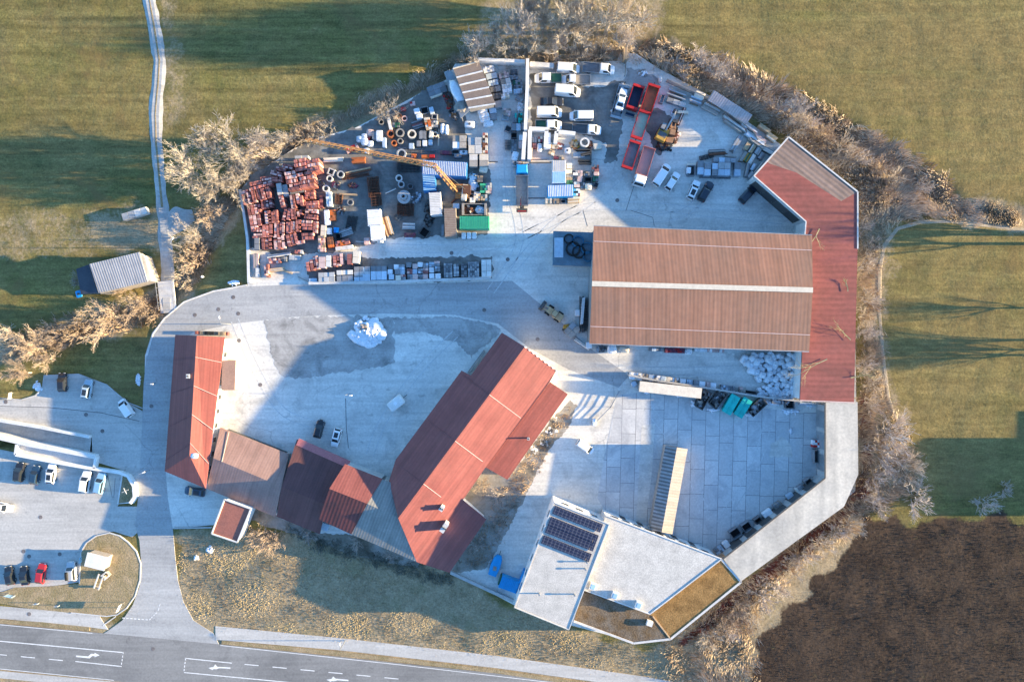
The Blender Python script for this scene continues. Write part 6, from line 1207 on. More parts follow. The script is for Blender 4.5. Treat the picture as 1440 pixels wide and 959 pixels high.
goods('crate', B8, 648, 402, 60, 84, 0, 1.1, [m_slate, m_dgrey], 'grey trolley crate left of the slab packs'); goods('wrap', B8, 628, 400, 34, 50, 4, 1.3, m_wrap, 'white box standing in the trolley'); goods('planks', B8, 648, 355, 70, 18, 0, .7, [m_fresh, m_cream], 'short tan boards above the trolley'); goods('rebar', B8, 840, 455, 260, 26, 2, .4, m_slate, 'flat steel frame under the slab packs'); goods('heap', B8, 430, 200, 130, 80, 0, .9, [m_dsteel, m_rust, m_black], 'dark scrap behind the excavator'); goods('heap', B8, 520, 120, 70, 110, 10, .8, [m_rust, m_pink, m_stone], 'rusty scrap by the painted sun patch')
# hall surroundings: west rack, pallet row, white bags
for kind, f, it, h, mt, lb in [('rebar', Hz, (190, 445, 36, 160, 0), 1.5, m_dsteel, 'dark steel rack against the hall gable'), ('planks', Hz, (186, 430, 12, 120, 4), 1.9, [m_wrap], 'white long profiles on the dark rack'), ('wrap', Hz, (163, 438, 24, 28, 0), 1.1, m_wrap, 'small white box left of the rack'), ('slabs', Hz, (140, 515, 50, 60, 45), .7, [m_timber, m_galv], 'grey flat trailer deck behind loader'), ('pipes', Hz, (184, 575, 80, 14, 35), .7, [m_pale], 'pale barrier beam at the hall corner'), ('wrap', Hz, (214, 580, 26, 28, 0), 1.1, m_wrap, 'white box at the hall south west corner'), ('heap', Hz, (120, 505, 40, 40, 0), .8, [m_yel, m_dsteel], 'dark loader attachment on the ground'), ('heap', Hz, (270, 595, 50, 26, 0), 1.0, [m_slate, m_dsteel, m_galv], 'grey scrap at the hall south wall'), ('bag', Hz, (316, 598, 40, 38, 0), 1.3, m_wrap, 'white bag at the hall south wall'), ('bag', Hz, (370, 600, 46, 26, 10), 1.0, m_cream, 'cream bag at the hall south wall'), ('blocks', Hz, (592, 604, 84, 22, 2), 1.2, [m_red, m_purple], 'dark red crate row along the hall wall'), ('bag', Hz, (652, 608, 34, 26, 0), 1.1, m_wrap, 'small white bag right of the red crates'), ('blocks', Hz, (745, 604, 130, 14, 2), 1.2, [m_tile3, m_wrap], 'thin pale red stack under the hall eave'), ('blocks', Hz, (510, 600, 60, 14, 2), 1.0, [m_wrapb, m_slate], 'thin bluish stack under the hall eave')]:
    goods(kind, f, *it, h, mt, lb)
Sz = Zoom(860, 500, 4.0)
GR = 'pallets along the thin dividing wall'
for i, x in enumerate([120, 155, 188, 224, 258, 292, 325, 360, 402, 440, 478, 510, 540, 572]):
    k = [m_wrap, m_pale, m_stone, m_wrapb, m_slate, m_wrapb, m_cream, m_stone, m_wrap, m_wrapb, m_slate, m_wrap, m_pink, m_wrap][i]
    goods(['wrap', 'blocks', 'blocks', 'wrap', 'blocks', 'wrap', 'wrap', 'blocks', 'wrap', 'blocks', 'wrap', 'wrap', 'blocks', 'wrap'][i], Sz, x, 114+(x-120)*.128, 34, 40, 6, 1.5, [k, m_wrap] if i % 3 == 1 else [k], f"small pallet, {ORD[i]} from the left in the row along the dividing wall", GR)
for kind, it, h, mt, lb in [('blocks', (655, 182, 80, 26, 6), 1.0, [m_slate, m_wrapb], 'slate block row right of pallet row'), ('blocks', (738, 192, 32, 26, 6), 1.0, [m_stone, m_tile3], 'brown pallet before the white bags'), ('crate', (780, 205, 70, 14, 8), .8, [m_dgrey, m_black], 'dark rail box along the dividing wall'), ('crate', (935, 255, 60, 36, 8), .9, [m_slate, m_dgrey], 'grey crate below the white bags'), ('crate', (1005, 275, 50, 44, 0), 1.0, [m_dgrey, m_black], 'black crate by the red roof corner'), ('slabs', (1095, 272, 70, 18, 4), .9, m_wrapb, 'pale blue slab stack at the red roof corner'), ('wrap', (128, 160, 30, 28, -30), 1.0, m_wrapb, 'small grey box at the row western end')]: goods(kind, Sz, *it, h, mt, lb)
o = thing('long_trailer', 'long trailer with cream roof parked below the pallet row', 'trailer', (*P(*Sz(330, 192), 2.5)[:2], .0), R(-6.5))
mb = MB(); mb.box(0, 0, 1.7, 12.6, 2.0, 2.0); mb.build('body', m_timber, o); mb = MB(); mb.box(0, 0, 2.78, 12.9, 2.15, .12); mb.build('roof', m_cream, o); mb = MB(); mb.box(0, 0, .6, 12, 1.0, .25); mb.build('chassis', m_dsteel, o)
for sx in (-4.5, -3.3, 4.8):
    for sy in (-.9, .9): wheel(o, sx, sy, .42, .3)
GK = 'skips below the dividing wall'
def skip(zx, zy, rot, label, m_, lid):
    p = P(*Sz(zx, zy), 1.6); o = thing('skip', label, 'skip', (p.x, p.y, .02), R(rot), GK); L, w = 4.2, 1.95
    vs = [(-L/2+.5, -w/2, .1), (L/2-.5, -w/2, .1), (L/2-.5, w/2, .1), (-L/2+.5, w/2, .1), (-L/2, -w/2, 1.45), (L/2, -w/2, 1.45), (L/2, w/2, 1.45), (-L/2, w/2, 1.45)]
    iv = [(x*.93, y*.92, z+(.12 if z < 1 else 0)) for x, y, z in vs]
    mb = MB(); mb.add(vs+iv, [(3, 2, 1, 0), (0, 1, 5, 4), (1, 2, 6, 5), (2, 3, 7, 6), (3, 0, 4, 7), (8, 9, 10, 11), (8, 12, 13, 9), (9, 13, 14, 10), (10, 14, 15, 11), (11, 15, 12, 8), (4, 5, 13, 12), (5, 6, 14, 13), (6, 7, 15, 14), (7, 4, 12, 15)]); mb.build('shell', m_, o)
    if lid:
        mb = MB(); mb.box(0, 0, 1.56, L+.05, w+.05, .14); mb.box(0, 0, 1.66, L*.96, .1, .06)
        for k in (-1.2, 1.2): mb.box(k, 0, 1.65, .08, w, .05)
        mb.build('lid', m_, o)
    mb = MB()
    for sx in (-1.2, 1.2):
        for s_ in (-1, 1): mb.bar((sx, s_*(w/2+.06), .3), (sx, s_*(w/2+.06), 1.3), .1)
    mb.build('lifting_lug', m_dsteel, o)
    if not lid:
        mb = MB()
        for k in range(26): s_ = rnd(.2, .6); mb.box(rnd(-1.6, 1.6), rnd(-.8, .8), rnd(.6, 1.1), s_*1.6, s_, s_*.5, rnd(0, 3), k % 3)
        g = mb.build('scrap_heap', [m_slate, m_dsteel, m_stone], None); g.location = o.location; g.rotation_euler = o.rotation_euler; tag(g, 'mixed scrap lying inside the '+label.replace('of the row of five', 'of five'), 'heap')
skip(518, 247, 60, 'open black skip, leftmost of the row of five', m_dsteel, False); skip(603, 245, 52, 'open dark skip left of the teal lids', m_dsteel, False)
skip(673, 275, 60, 'skip with teal lid, left of the teal pair', m_teal, True); skip(740, 293, 58, 'skip with teal lid, right of the teal pair', m_teal, True); skip(822, 290, 42, 'open dark skip right of the teal lids', m_dsteel, False)
# big heap of white bags
GW = 'white bags in the heap by the red roof'
protos = []
for k in range(6):
    mb = MB(); mb.lump(0, 0, 0, rnd(1.3, 1.8), rnd(1.2, 1.6), rnd(1.0, 1.3), .55, .13, 12, 8); o = thing('bulk_bag', 'pillowy whitish bag lying in the big bag heap', 'bag', (0, 0, 0), 0, GW); mb.build('sack', m_wrap if k % 3 else M('grey_wrap', (.62, .65, .68), (.48, .52, .56), 1.2, .45), o, smooth=True)
    m2 = MB(); m2.cone((0, 0, .95), (.06, .05, 1.4), .22, .1, 8); m2.build('tied_neck', m_wrap, o); protos.append(o)
nb = 0; pts = []
HEAP = [(735, -5), (1056, -5), (1056, 235), (1010, 245), (930, 235), (840, 230), (830, 190), (900, 160), (935, 150), (905, 130), (820, 130), (770, 70)]
for tr in range(6000):
    x, y = rnd(735, 1056), rnd(-5, 245)
    if not inside(np.array([x]), np.array([y]), HEAP)[0]: continue
    low = y > 150
    md = 17 if low else 25
    if any((x-a)**2+(y-b)**2 < md*md for a, b in pts): continue
    pts.append((x, y)); k = nb % 6
    o = protos[k] if nb < 6 else copy_tree(protos[k]); nb += 1
    p = P(*Sz(x, y), 1.0); s_ = rnd(.75, 1.15)*(.72 if low else 1); o.location = (p.x, p.y, rnd(0, .25)); o.rotation_euler = (rnd(-.25, .25), rnd(-.25, .25), rnd(0, 6)); o.scale = (s_, s_, s_*rnd(.9, 1.3))
# along the inner sides of the white wing
for i, (px, py, w_, d_, r_, k, m_) in enumerate([(1149, 642, 7, 18, 0, 'crate', [m_slate, m_dgrey]), (1148, 624, 9, 10, 0, 'blocks', [m_red, m_wrap]), (1138, 678, 10, 9, 35, 'crate', [m_slate, m_galv]), (1126, 688, 12, 8, 35, 'blocks', [m_pale, m_slate]), (1112, 698, 10, 7, 35, 'wrap', [m_wrapb]), (1095, 711, 12, 7, 35, 'blocks', [m_stone, m_slate]), (1080, 722, 14, 8, 35, 'wrap', [m_wrap]), (1067, 732, 10, 8, 35, 'crate', [m_dgrey, m_black]), (1051, 741, 13, 12, 35, 'crate', [m_slate, m_black]), (1035, 750, 14, 13, 35, 'crate', [m_slate, m_black]), (1022, 766, 9, 9, 35, 'wrap', [m_wrap]), (1012, 774, 12, 8, 35, 'blocks', [m_slate, m_wrapb])]):
    goods(k, Zoom(0, 0, 1), px, py, w_, d_, -r_, 1.4, m_, f"{['tall grey crate', 'red and white pallet', 'open grey crate', 'pale grey pallet', 'bluish wrapped pallet', 'brown grey pallet', 'white wrapped pallet', 'small black crate', 'large dark crate', 'largest dark crate', 'white box', 'bluish pallet'][i]} standing against the inner wall of the white wing")
# court and southern corner
o = thing('caravan', 'small pale caravan alone in the shaded court', 'caravan', (*P(556.5, 567, 2)[:2], 0), R(38))
mb = MB(); mb.lump(0, 0, .5, 3.4, 2.2, 2.0, .25, 0, 20, 10); mb.build('body', m_white, o, smooth=True); mb = MB(); mb.bar((1.5, 0, .5), (2.7, 0, .5), .12); mb.build('drawbar', m_dsteel, o); mb = MB(); mb.box(0, 0, 2.47, .6, .6, .1); mb.build('roof_hatch', m_wrap, o)
for sy in (-1, 1): wheel(o, 0, sy*.95)
for it, lb, m_ in (((697, 795, 16, 30, 20), 'bright blue boat-shaped trailer by the garden wall', m_sky), ((716, 822, 26, 17, 20), 'bright blue container with green end by the flat house', m_sky)):
    px, py, w_, d_, r_ = it
    if 'boat' in lb:
        p = P(px, py, 1); o = thing('covered_trailer', lb, 'trailer', (p.x, p.y, 0), R(70)); mb = MB(); smooth_body(mb, [(-2.2, .9, .5, 1.2), (0, 1.1, .45, 1.4), (1.6, .9, .5, 1.3), (2.3, .5, .6, 1.1)]); mb.build('cover', m_sky, o); mb = MB(); mb.bar((2.2, 0, .6), (3.2, 0, .5), .12); mb.box(0, 0, .5, 3.6, .2, .12); mb.build('drawbar', m_dsteel, o)
        mb = MB(); mb.box(-.5, 0, 1.42, .9, .7, .12, .2); mb.build('hatch', m_stone, o)
        for sy in (-1, 1): wheel(o, -.2, sy*1.0)
    else: goods('container', Zoom(0, 0, 1), px, py, w_, d_, r_, 1.8, [m_sky, m_sky], lb)
goods('container', Zoom(0, 0, 1), 706.5, 817, 9, 13, 20, 1.7, [m_dgreen, m_dgreen], 'small dark green box left of the blue container'); goods('planks', Zoom(0, 0, 1), 733, 815, 4, 30, 22, 1.5, [m_sky, m_blue], 'blue tarpaulin strip along the flat house wall')
goods('slabs', Zoom(0, 0, 1), 457, 741, 10, 10, 20, 1.1, m_wrapb, 'pale blue water tank beside the workshop corner'); goods('slabs', Zoom(0, 0, 1), 184.5, 299, 36, 10, -17, 1.4, [m_greyb, m_pale], 'grey covered woodpile on the meadow edge', name='wood_pile', cat='woodpile', zb=-1.2)
goods('tank', Zoom(0, 0, 1), 105, 413, 9, 11, -15, 1.2, m_sky, 'bright blue water tank behind the barn', zb=-1.25)
goods('blocks', Zoom(0, 0, 1), 297, 468.5, 46, 5, 2, 1.2, [m_wood, m_fresh, m_black, m_tile2], 'split firewood stacked on the western house gable', name='firewood_stack', cat='firewood')
goods('planks', Zoom(0, 0, 1), 670, 509, 4, 40, 36, 1.0, [m_slate, m_timber], 'long bench of stored boards against main house wall'); goods('planks', Zoom(0, 0, 1), 752, 504, 4, 36, -55, .8, [m_cream], 'pale boards leaning on the main house gable')
for i, (px, py, w_, d_) in enumerate([(775, 606, 14, 10), (765, 622, 12, 9), (752, 632, 14, 10), (779, 590, 10, 8)]): goods('heap', Zoom(0, 0, 1), px, py, w_, d_, 30*i, .9, [m_pale, m_stone, m_wrap, m_dsteel], f"pale rubbish heap, {['second', 'third', 'lowest', 'topmost'][i]} along the main house annex")
for i, (px, py, w_, d_, r_) in enumerate([(836, 594, 5, 10, 0), (762, 581, 6, 3, 0)]): goods('wrap', Zoom(0, 0, 1), px, py, w_, d_, r_, 1.0, m_wrap, ['white box at the thin fence end', 'small white box beside the red annex'][i])
# utility cabinet, bench and signs on the island
o = thing('utility_cabinet', 'white flat topped cabinet on the grass island', 'cabinet', (*P(*Q2(645, 525), 2.4)[:2], .05), R(-14))
mb = MB(); mb.box(0, 0, 1.1, 3.9, 2.6, 2.2); mb.build('body', m_timber, o); mb = MB(); mb.box(0, 0, 2.3, 4.2, 2.9, .16); mb.build('roof', m_white, o); mb = MB(); mb.box(-.9, -1.33, 1.0, 1.0, .06, 1.8); mb.build('door', m_galv, o)
for nm, lb, ct, (zx, zy), ang, ln in (('workbench', 'pale timber workbench standing on the grass island', 'bench', (668, 660), 70, 3.2), ('workbench', 'smaller pale workbench above the timber one on the island', 'bench', (712, 620), 40, 1.4)):
    p = P(*Q2(zx, zy), .8); o = thing(nm, lb, ct, (p.x, p.y, .07), R(ang))
    for s_ in (-.5, .5): mb = MB(); mb.bar((-ln/2, s_, .9), (ln/2, s_, .9), .28, .12); mb.build('beam', m_pale, o)
    for k in (-1, 1): mb = MB(); mb.box(k*ln*.42, 0, .42, .14, 1.1, .84); mb.build('trestle', m_timber, o)
def sign(px, py, rot, label, w=1.6, h=1.0, zt=2.4, m_=None):
    p = P(px, py, zt); o = thing('road_sign', label, 'sign', (p.x, p.y, .05), R(rot))
    for s_ in (-1, 1): mb = MB(); mb.cone((s_*w*.4, 0, -.3), (s_*w*.4, 0, zt), .05, .05, 8); mb.build('post', m_galv, o)
    mb = MB(); mb.box(0, -.06, zt-h/2, w, .06, h); mb.build('sign_plate', m_ or m_white, o)
sign(*Q2(790, 845), 65, 'white sign at the junction end of the grass island'); sign(*Q2(50, 762), -12, 'bluish sign board on grass near the left edge', 1.8, 1.1, 1.6, m_lblue); sign(*Q1(55, 272), 80, 'small pale sign at the upper car park edge', 1.4, .9, 1.3); sign(*Q1(532, 520) if 0 else (111, 788), 85, 'pale blue sign at the island corner by the silver car', 1.2, .9, 1.8, m_lblue)
sign(*Q2(375, 827), 0, 'small white sign at the footpath, right of two', .9, .7, 1.0); sign(*Q2(235, 812), 0, 'small white sign at the footpath, left of two', .9, .7, 1.0)
o = thing('wire_frame', 'white frame structure on the small triangular island', 'frame', (*P(177, 690, 1)[:2], .07)); 
mb = MB()
for a, b in (((-.7, -.3, 1.2), (.7, .3, 1.2)), ((-.3, .6, 1.2), (.3, -.6, 1.2))): mb.bar(a, b, .09)
mb.build('arms', m_white, o); mb = MB(); mb.cone((0, 0, 0), (0, 0, 1.6), .1, .08, 8); mb.build('post', m_galv, o)
def lamp(px, py, rot, label, h=6.0):
    p = P(px, py, h); o = thing('street_lamp', label, 'lamp', (p.x, p.y, 0), R(rot))
    mb = MB(); mb.cone((0, 0, -.2), (0, 0, h), .09, .05, 10); mb.build('pole', m_galv, o); mb = MB(); mb.bar((0, 0, h), (1.0, 0, h+.15), .07); mb.build('arm', m_galv, o); mb = MB(); mb.box(1.25, 0, h+.16, .7, .26, .12, taper=.7); mb.build('lamp_head', m_white, o)
lamp(310, 455, 100, 'street lamp on the bend above the western red house', 5.0); lamp(194, 667, 20, 'street lamp beside the small triangular island', 4.5); lamp(239, 343, 60, 'lamp post beside the gravel track', 5); lamp(205, 540, 0, 'slim lamp post at the upper car park exit', 4); lamp(484.5, 556, 0, 'single lamp pole standing in the shaded court', 5.0); lamp(478, 914, 90, 'lamp post on the footpath along the main road', 4.5)
# manholes
GMH = 'manhole covers in the paving'
MH = [(121, 583, 'upper one in the upper car park'), (144, 606, 'lower one in the upper car park'), (57, 727, 'in the middle of the lower car park'), (33, 775, 'left one near the cars by the grass'), (41, 782, 'right one of a close pair near the cars'), (84, 779, 'beside the silver car'), (213, 571, 'on the access road by the western house'), (274, 443, 'on the road bend, lower left one'), (307, 435, 'on the road bend, middle one'), (328, 418, 'on the road bend, upper one'), (335, 441, 'on the road bend, right one'), (336, 479, 'beside the western house upper gable'), (366, 541, 'in the middle of the sunny court'), (635, 356, 'in the road south of the containers'), (714, 365, 'on the road right of the bays'), (681, 436, 'on the road above the gravel patch'), (868, 282, 'on the yard north of the hall'), (756, 477, 'on the road near the main house'), (8, 565, 'at the far left of the upper car park'), (41, 863, 'on the footpath by the main road'), (215, 912, 'on the main road near the junction')]
mb = MB(); mb.cone((0, 0, -.1), (0, 0, .022), .42, .42, 18); m0 = None
for px, py, lb in MH:
    if m0 is None: o = m0 = mb.build('manhole_cover', M('cast_iron', (.13, .12, .12), (.2, .17, .16), 2, .8))
    else: o = m0.copy(); COL.objects.link(o)
    p = P(px, py); o.location = (p.x, p.y, 0); tag(o, 'round manhole cover '+lb, 'manhole', GMH)
# snow heaps
GSn = 'heaps of old snow'
def snow(px, py, w_, d_, h, label, rot=0, z=0, n=7):
    mb = MB(); mb.lump(0, 0, -h*.6, w_*S*.75, d_*S*.75, h*1.3, .85, .2, 14, 8)
    for k in range(n*4): a = rnd(0, 6.3); r_ = rnd(.0, .5); q = rnd(.06, .2)*max(w_, d_)*S; mb.lump(math.cos(a)*w_*S*r_, math.sin(a)*d_*S*r_, -.15, q, q*rnd(.6, 1), h*(1-r_*1.5)*rnd(.5, 1.3)+.25, .8, .28, 7, 5, rz=rnd(0, 3))
    for k in range(n//2): a = rnd(0, 6.3); r_ = rnd(.25, .45); mb.lump(math.cos(a)*w_*S*r_, math.sin(a)*d_*S*r_, -.3, rnd(.25, .45)*w_*S, rnd(.25, .5)*d_*S, h*rnd(.4, .9)+.2, .8, .2, 10, 6, rz=rnd(0, 3))
    p = P(px, py); o = mb.build('snow_heap', m_snow, None, smooth=True); o.location = (p.x, p.y, z); o.rotation_euler = (0, 0, R(rot)); tag(o, label, 'snow heap', GSn)
snow(517, 467, 52, 42, 1.2, 'largest snow heap mixed with rubble on the grey gravel', n=18); goods('heap', Zoom(0, 0, 1), 510, 461, 18, 14, 0, 1.6, [m_stone, m_tile3, m_wood], 'brown rubble sticking out of the large snow heap')
for px, py, w_, d_, h, lb, z in [(295, 773, 13, 11, .5, 'upper snow heap on the lawn south of the garage', -.1), (276, 784, 9, 8, .4, 'lower snow heap on the lawn south of the garage', -.1), (53, 544, 11, 18, .5, 'snow heap at the left corner of the upper car park', -.1), (194, 533, 8, 18, .5, 'snow heap on the grass by the access road', -.1), (977, 568, 14, 10, .5, 'snow heap left under the black skip', 0), (1004, 576, 20, 6, .4, 'flat snow strip between the open skips', 0), (1054, 582, 14, 9, .5, 'snow heap below the teal lid skips', 0), (1092, 566, 34, 8, .5, 'long snow bank along the dividing wall', 0), (1113, 578, 28, 7, .4, 'snow bank nearest to the red roof', 0), (1112, 606, 5, 12, .2, 'thin snow streak on the slab yard', 0), (1140, 569, 16, 8, .5, 'snow bank between red and white roof', 0), (330, 397, 18, 8, .4, 'snow heap beside the bend of the road', -.1), (283, 389, 5, 4, .3, 'tiny snow heap on the bank near the trees', -.5), (910, 552, 9, 4, .3, 'snow lump under the left trailer end', 0), (955, 557, 10, 4, .3, 'snow lump under the right trailer end', 0)]: snow(px, py, w_, d_, h, lb, 0, z, 5)
# mobile crane in the goods yard
p = P(650, 268, 1.5); o = thing('yard_crane', 'orange slewing crane whose long jib reaches over the tile yard', 'crane', (p.x, p.y, 0))
mb = MB(); mb.box(0, 0, .55, 3.0, 3.0, .5); mb.box(0, 0, 1.3, 1.8, 1.8, 1.0); mb.build('base', m_crane, o, world=False)
mb = MB()
for a in (45, 135, 225, 315): mb.bar((0, 0, .45), (3.4*math.cos(R(a)), 3.4*math.sin(R(a)), .25), .3, .3)
mb.build('outrigger', m_rust, o)
def truss(name, A, B, w, mat, seg):
    A, B = Vector(A)-o.location, Vector(B)-o.location; d = B-A; L = d.length; d.normalize(); k = d.cross(Vector((0, 0, 1))).normalized(); u = k.cross(d); n = max(2, int(L/seg)); mb = MB()
    ch = [k*w/2-u*w*.3, -k*w/2-u*w*.3, u*w*.5]
    for c in ch: mb.bar(A+c, B+c*.8, .18)
    for i in range(n):
        a, b = A+d*L*i/n, A+d*L*(i+1)/n
        for j in range(3): mb.bar(a+ch[j], b+ch[(j+1) % 3], .1)
        mb.bar(a+ch[0], a+ch[1], .1)
    mb.build(name, mat, o)
q0, q1, q2 = P(641, 268, 2.0), P(611, 233, 8.5), P(430, 197, 9.5)
truss('mast', q0, q1, 1.0, m_crane, 1.2); truss('jib', q1, q2, .95, m_crane, 1.2)
mb = MB(); e = Vector(q0)-o.location; mb.bar((0, 0, 1.7), e, .7, .5); mb.box(1.0, 0, 1.9, 1.6, 1.8, .9); mb.build('counterweight', m_rust, o)
mb = MB(); mb.bar((.8, 0, 2.2), Vector(q1)-o.location+Vector((0, 0, .6)), .06); mb.bar(Vector(q1)-o.location+Vector((0, 0, .5)), Vector(P(520, 214, 9.4))-o.location+Vector((0, 0, .5)), .06); mb.build('cable', m_dsteel, o)
mb = MB(); mb.bar(Vector(P(560, 222, 8.6))-o.location, Vector(P(560, 222, 3))-o.location, .05); mb.box(*(Vector(P(560, 222, 3))-o.location), .4, .4, .6); mb.build('hook', m_yel, o)
o = thing('outlet_gate', 'orange sluice gate over the creek at the north yard end', 'gate', (*P(878, 80)[:2], 0)); mb = MB(); mb.box(0, 0, .8, .8, 2.6, 1.6); mb.build('gate_plate', m_fresh, o); mb = MB(); mb.box(0, 1.4, 1.0, .3, .3, 2.4); mb.box(0, -1.4, 1.0, .3, .3, 2.4); mb.box(0, 0, 2.2, .3, 3.1, .25); mb.build('gate_frame', m_wood, o)
# ------------------------------------------------------------------ vegetation
def seg(mb, a, b, r0, r1):
    d = b-a
    if d.length < 1e-5: return
    d.normalize(); u = d.orthogonal().normalized(); k = d.cross(u); vs = []
    for p, r_ in ((a, r0), (b, r1)):
        for i in range(3): an = i*2.0944; vs.append(p+(u*math.cos(an)+k*math.sin(an))*r_)
    mb.add(vs, [(0, 1, 4, 3), (1, 2, 5, 4), (2, 0, 3, 5)])
def branch(tk, cr, p, d, L, r_, depth, kids, up=.12, split=.62):
    n = 3 if depth > 0 else 2; mb = tk if depth >= 3 else cr; nodes = []
    for i in range(n):
        d = (d+Vector((rnd(-.22, .22), rnd(-.22, .22), rnd(-.12, .2)+up*.5))).normalized(); q = p+d*L/n
        r1 = max(.018, r_*(1-(i+1)/n*.55)); seg(mb, p, q, r_*(1-i/n*.55), r1); p = q; nodes.append((Vector(p), Vector(d), r1))
    if depth == 0: return
    for k in range(kids):
        p0, d0, rr = nodes[min(n-1, int(n*(k+.6)/kids))]
        az = rnd(0, 6.283); o_ = d0.orthogonal().normalized(); side = (o_*math.cos(az)+d0.cross(o_)*math.sin(az))
        nd_ = (d0*rnd(.75, 1.1)+side*rnd(.35, .72)+Vector((0, 0, up))).normalized()
        branch(tk, cr, p0, nd_, L*split*rnd(.75, 1.15), max(.02, rr*.62), depth-1, kids, up, split)
m_bark = M('pale_bark', (.50, .435, .36), (.37, .315, .255), .6, .9, island=.3, rand=.14); m_bark2 = M('orange_twigs', (.43, .335, .255), (.33, .25, .185), .6, .9, island=.3, rand=.12)
m_bark3 = M('grey_twigs', (.50, .44, .395), (.37, .32, .29), .6, .9, island=.3, rand=.12); m_trunk = M('trunk_bark', (.44, .37, .29), (.33, .275, .215), 1.5, .9)
def make_tree(h, r_, limbs=7, kids=5, mat=None, spread=.75, seed=0):
    random.seed(seed); tk, cr = MB(), MB(); top = h*.3
    tk.cone((0, 0, -.6), (0, 0, top), h*.026, h*.02, 8); seg(tk, Vector((0, 0, top)), Vector((rnd(-.2, .2), rnd(-.2, .2), h*.62)), h*.018, h*.009)
    for i in range(limbs):
        a = i*2*math.pi/limbs+rnd(-.35, .35); el = rnd(.45, 1.25) if i % 3 else rnd(1.0, 1.4)
        d = Vector((math.cos(a)*math.cos(el)*spread*1.3, math.sin(a)*math.cos(el)*spread*1.3, math.sin(el))).normalized(); L = r_*.62/max(.5, math.cos(el)) if el < .95 else h*.34
        branch(tk, cr, Vector((0, 0, top*rnd(.75, 1.35))), d, min(L, h*.5), h*.0125, 3, kids)
    return tk, cr
def make_bush(h, r_, stems=16, kids=5, seed=0):
    random.seed(seed); tk, cr = MB(), MB()
    for i in range(stems):
        a = rnd(0, 6.283); el = rnd(.45, 1.35); d = Vector((math.cos(a)*math.cos(el), math.sin(a)*math.cos(el), math.sin(el)))
        p = Vector((rnd(-.3, .3), rnd(-.3, .3), -.3)); q = p+d*h*.3; seg(tk, p, q, .06, .045); branch(cr, cr, q, d, r_*.55 if el < .9 else h*.45, .042, 2, kids, .08)
    return tk, cr
TREES = {}
def proto_tree(key, maker, mat, *a, **k):
    tk, cr = maker(*a, **k); mt = bpy.data.meshes.new('trunk'); 
    def mk_(mb, nm, m):
        me = bpy.data.meshes.new(nm); me.from_pydata([tuple(v) for v in mb.v], [], mb.f); me.materials.append(m); me.update(); return me
    TREES[key] = (mk_(tk, 'trunk', m_trunk), mk_(cr, 'crown', mat)); bpy.data.meshes.remove(mt)
proto_tree('a', make_tree, m_bark, 9, 4.6, 8, 6, seed=1); proto_tree('b', make_tree, m_bark, 10, 4.2, 7, 6, seed=2); proto_tree('c', make_tree, m_bark3, 9, 4.0, 8, 6, seed=3)
proto_tree('d', make_tree, m_bark2, 8, 4.4, 9, 6, seed=4); proto_tree('tall', make_tree, m_bark, 15, 5.5, 8, 5, seed=5); proto_tree('e', make_tree, m_bark, 8, 4.6, 9, 6, None, .95, seed=6)
proto_tree('bush', make_bush, m_bark, 3.2, 2.6, 20, 5, seed=11); proto_tree('bush2', make_bush, m_bark2, 3.0, 2.6, 24, 5, seed=12); proto_tree('bush3', make_bush, m_bark3, 3.0, 2.4, 20, 5, seed=13)
RAD = dict(a=4.6, b=4.2, c=4.0, d=4.4, tall=5.5, e=4.6, bush=2.4, bush2=2.4, bush3=2.3)
random.seed(21)
def tree(key, px, py, rad_px, label, group, hs=1.0, name=None, cat=None, z=None):
    s_ = rad_px*S/RAD[key]; hh = 9*hs*.55
    if 'bush' in key: hh = 2
    p = P(px, py, hh*s_); z = gz(720+p.x/S, 479.5-p.y/S) if z is None else z
    o = thing(name or ('bare_shrub' if 'bush' in key else 'bare_tree'), label, cat or ('shrub' if 'bush' in key else 'tree'), (p.x, p.y, z-.05), rnd(0, 6.28), group); o.scale = (s_, s_, s_*hs)
    for nm, me in zip(('trunk', 'crown'), TREES[key]):
        c = bpy.data.objects.new(nm, me); COL.objects.link(c); c.parent = o
G1 = 'bare trees in the clump west of the tile yard'
for key, px, py, r_, lb, hs in [('e', 292, 196, 44, 'largest pale bare tree at the top of the clump by the track', .8), ('a', 330, 215, 36, 'bare tree in the clump, right of the largest one', .8), ('b', 258, 235, 36, 'bare tree leaning over the gravel track bend', .8), ('e', 285, 262, 40, 'pale spreading tree in the lower middle of the clump', .75), ('a', 318, 258, 34, 'bare tree near the tile yard corner', .7), ('c', 362, 205, 30, 'greyish tree at the right end of the clump', .7), ('a', 392, 196, 26, 'smaller bare tree between clump and crane tip', .7), ('b', 340, 240, 28, 'bare tree close to the first tile pallets', .7), ('bush', 430, 186, 20, 'bare shrub under the crane tip', 1.1), ('bush', 455, 180, 18, 'bare shrub right of the crane tip', 1), ('bush2', 412, 188, 18, 'tan shrub left of the crane tip', 1.1),
                            ('d', 283, 300, 28, 'bare tree below the clump along the creek', .7), ('e', 262, 330, 26, 'bare tree above the footbridge', .7), ('bush2', 258, 362, 20, 'orange tan shrub right of the footbridge', 1.3), ('bush', 250, 385, 18, 'pale shrub beside the footbridge railing', 1.2), ('bush2', 270, 350, 18, 'orange tan shrub on the creek bank', 1.2), ('bush', 244, 352, 14, 'small pale shrub close to the track', 1)]: tree(key, px, py, r_, lb, G1, hs)
G2 = 'orange brown trees along the western creek'
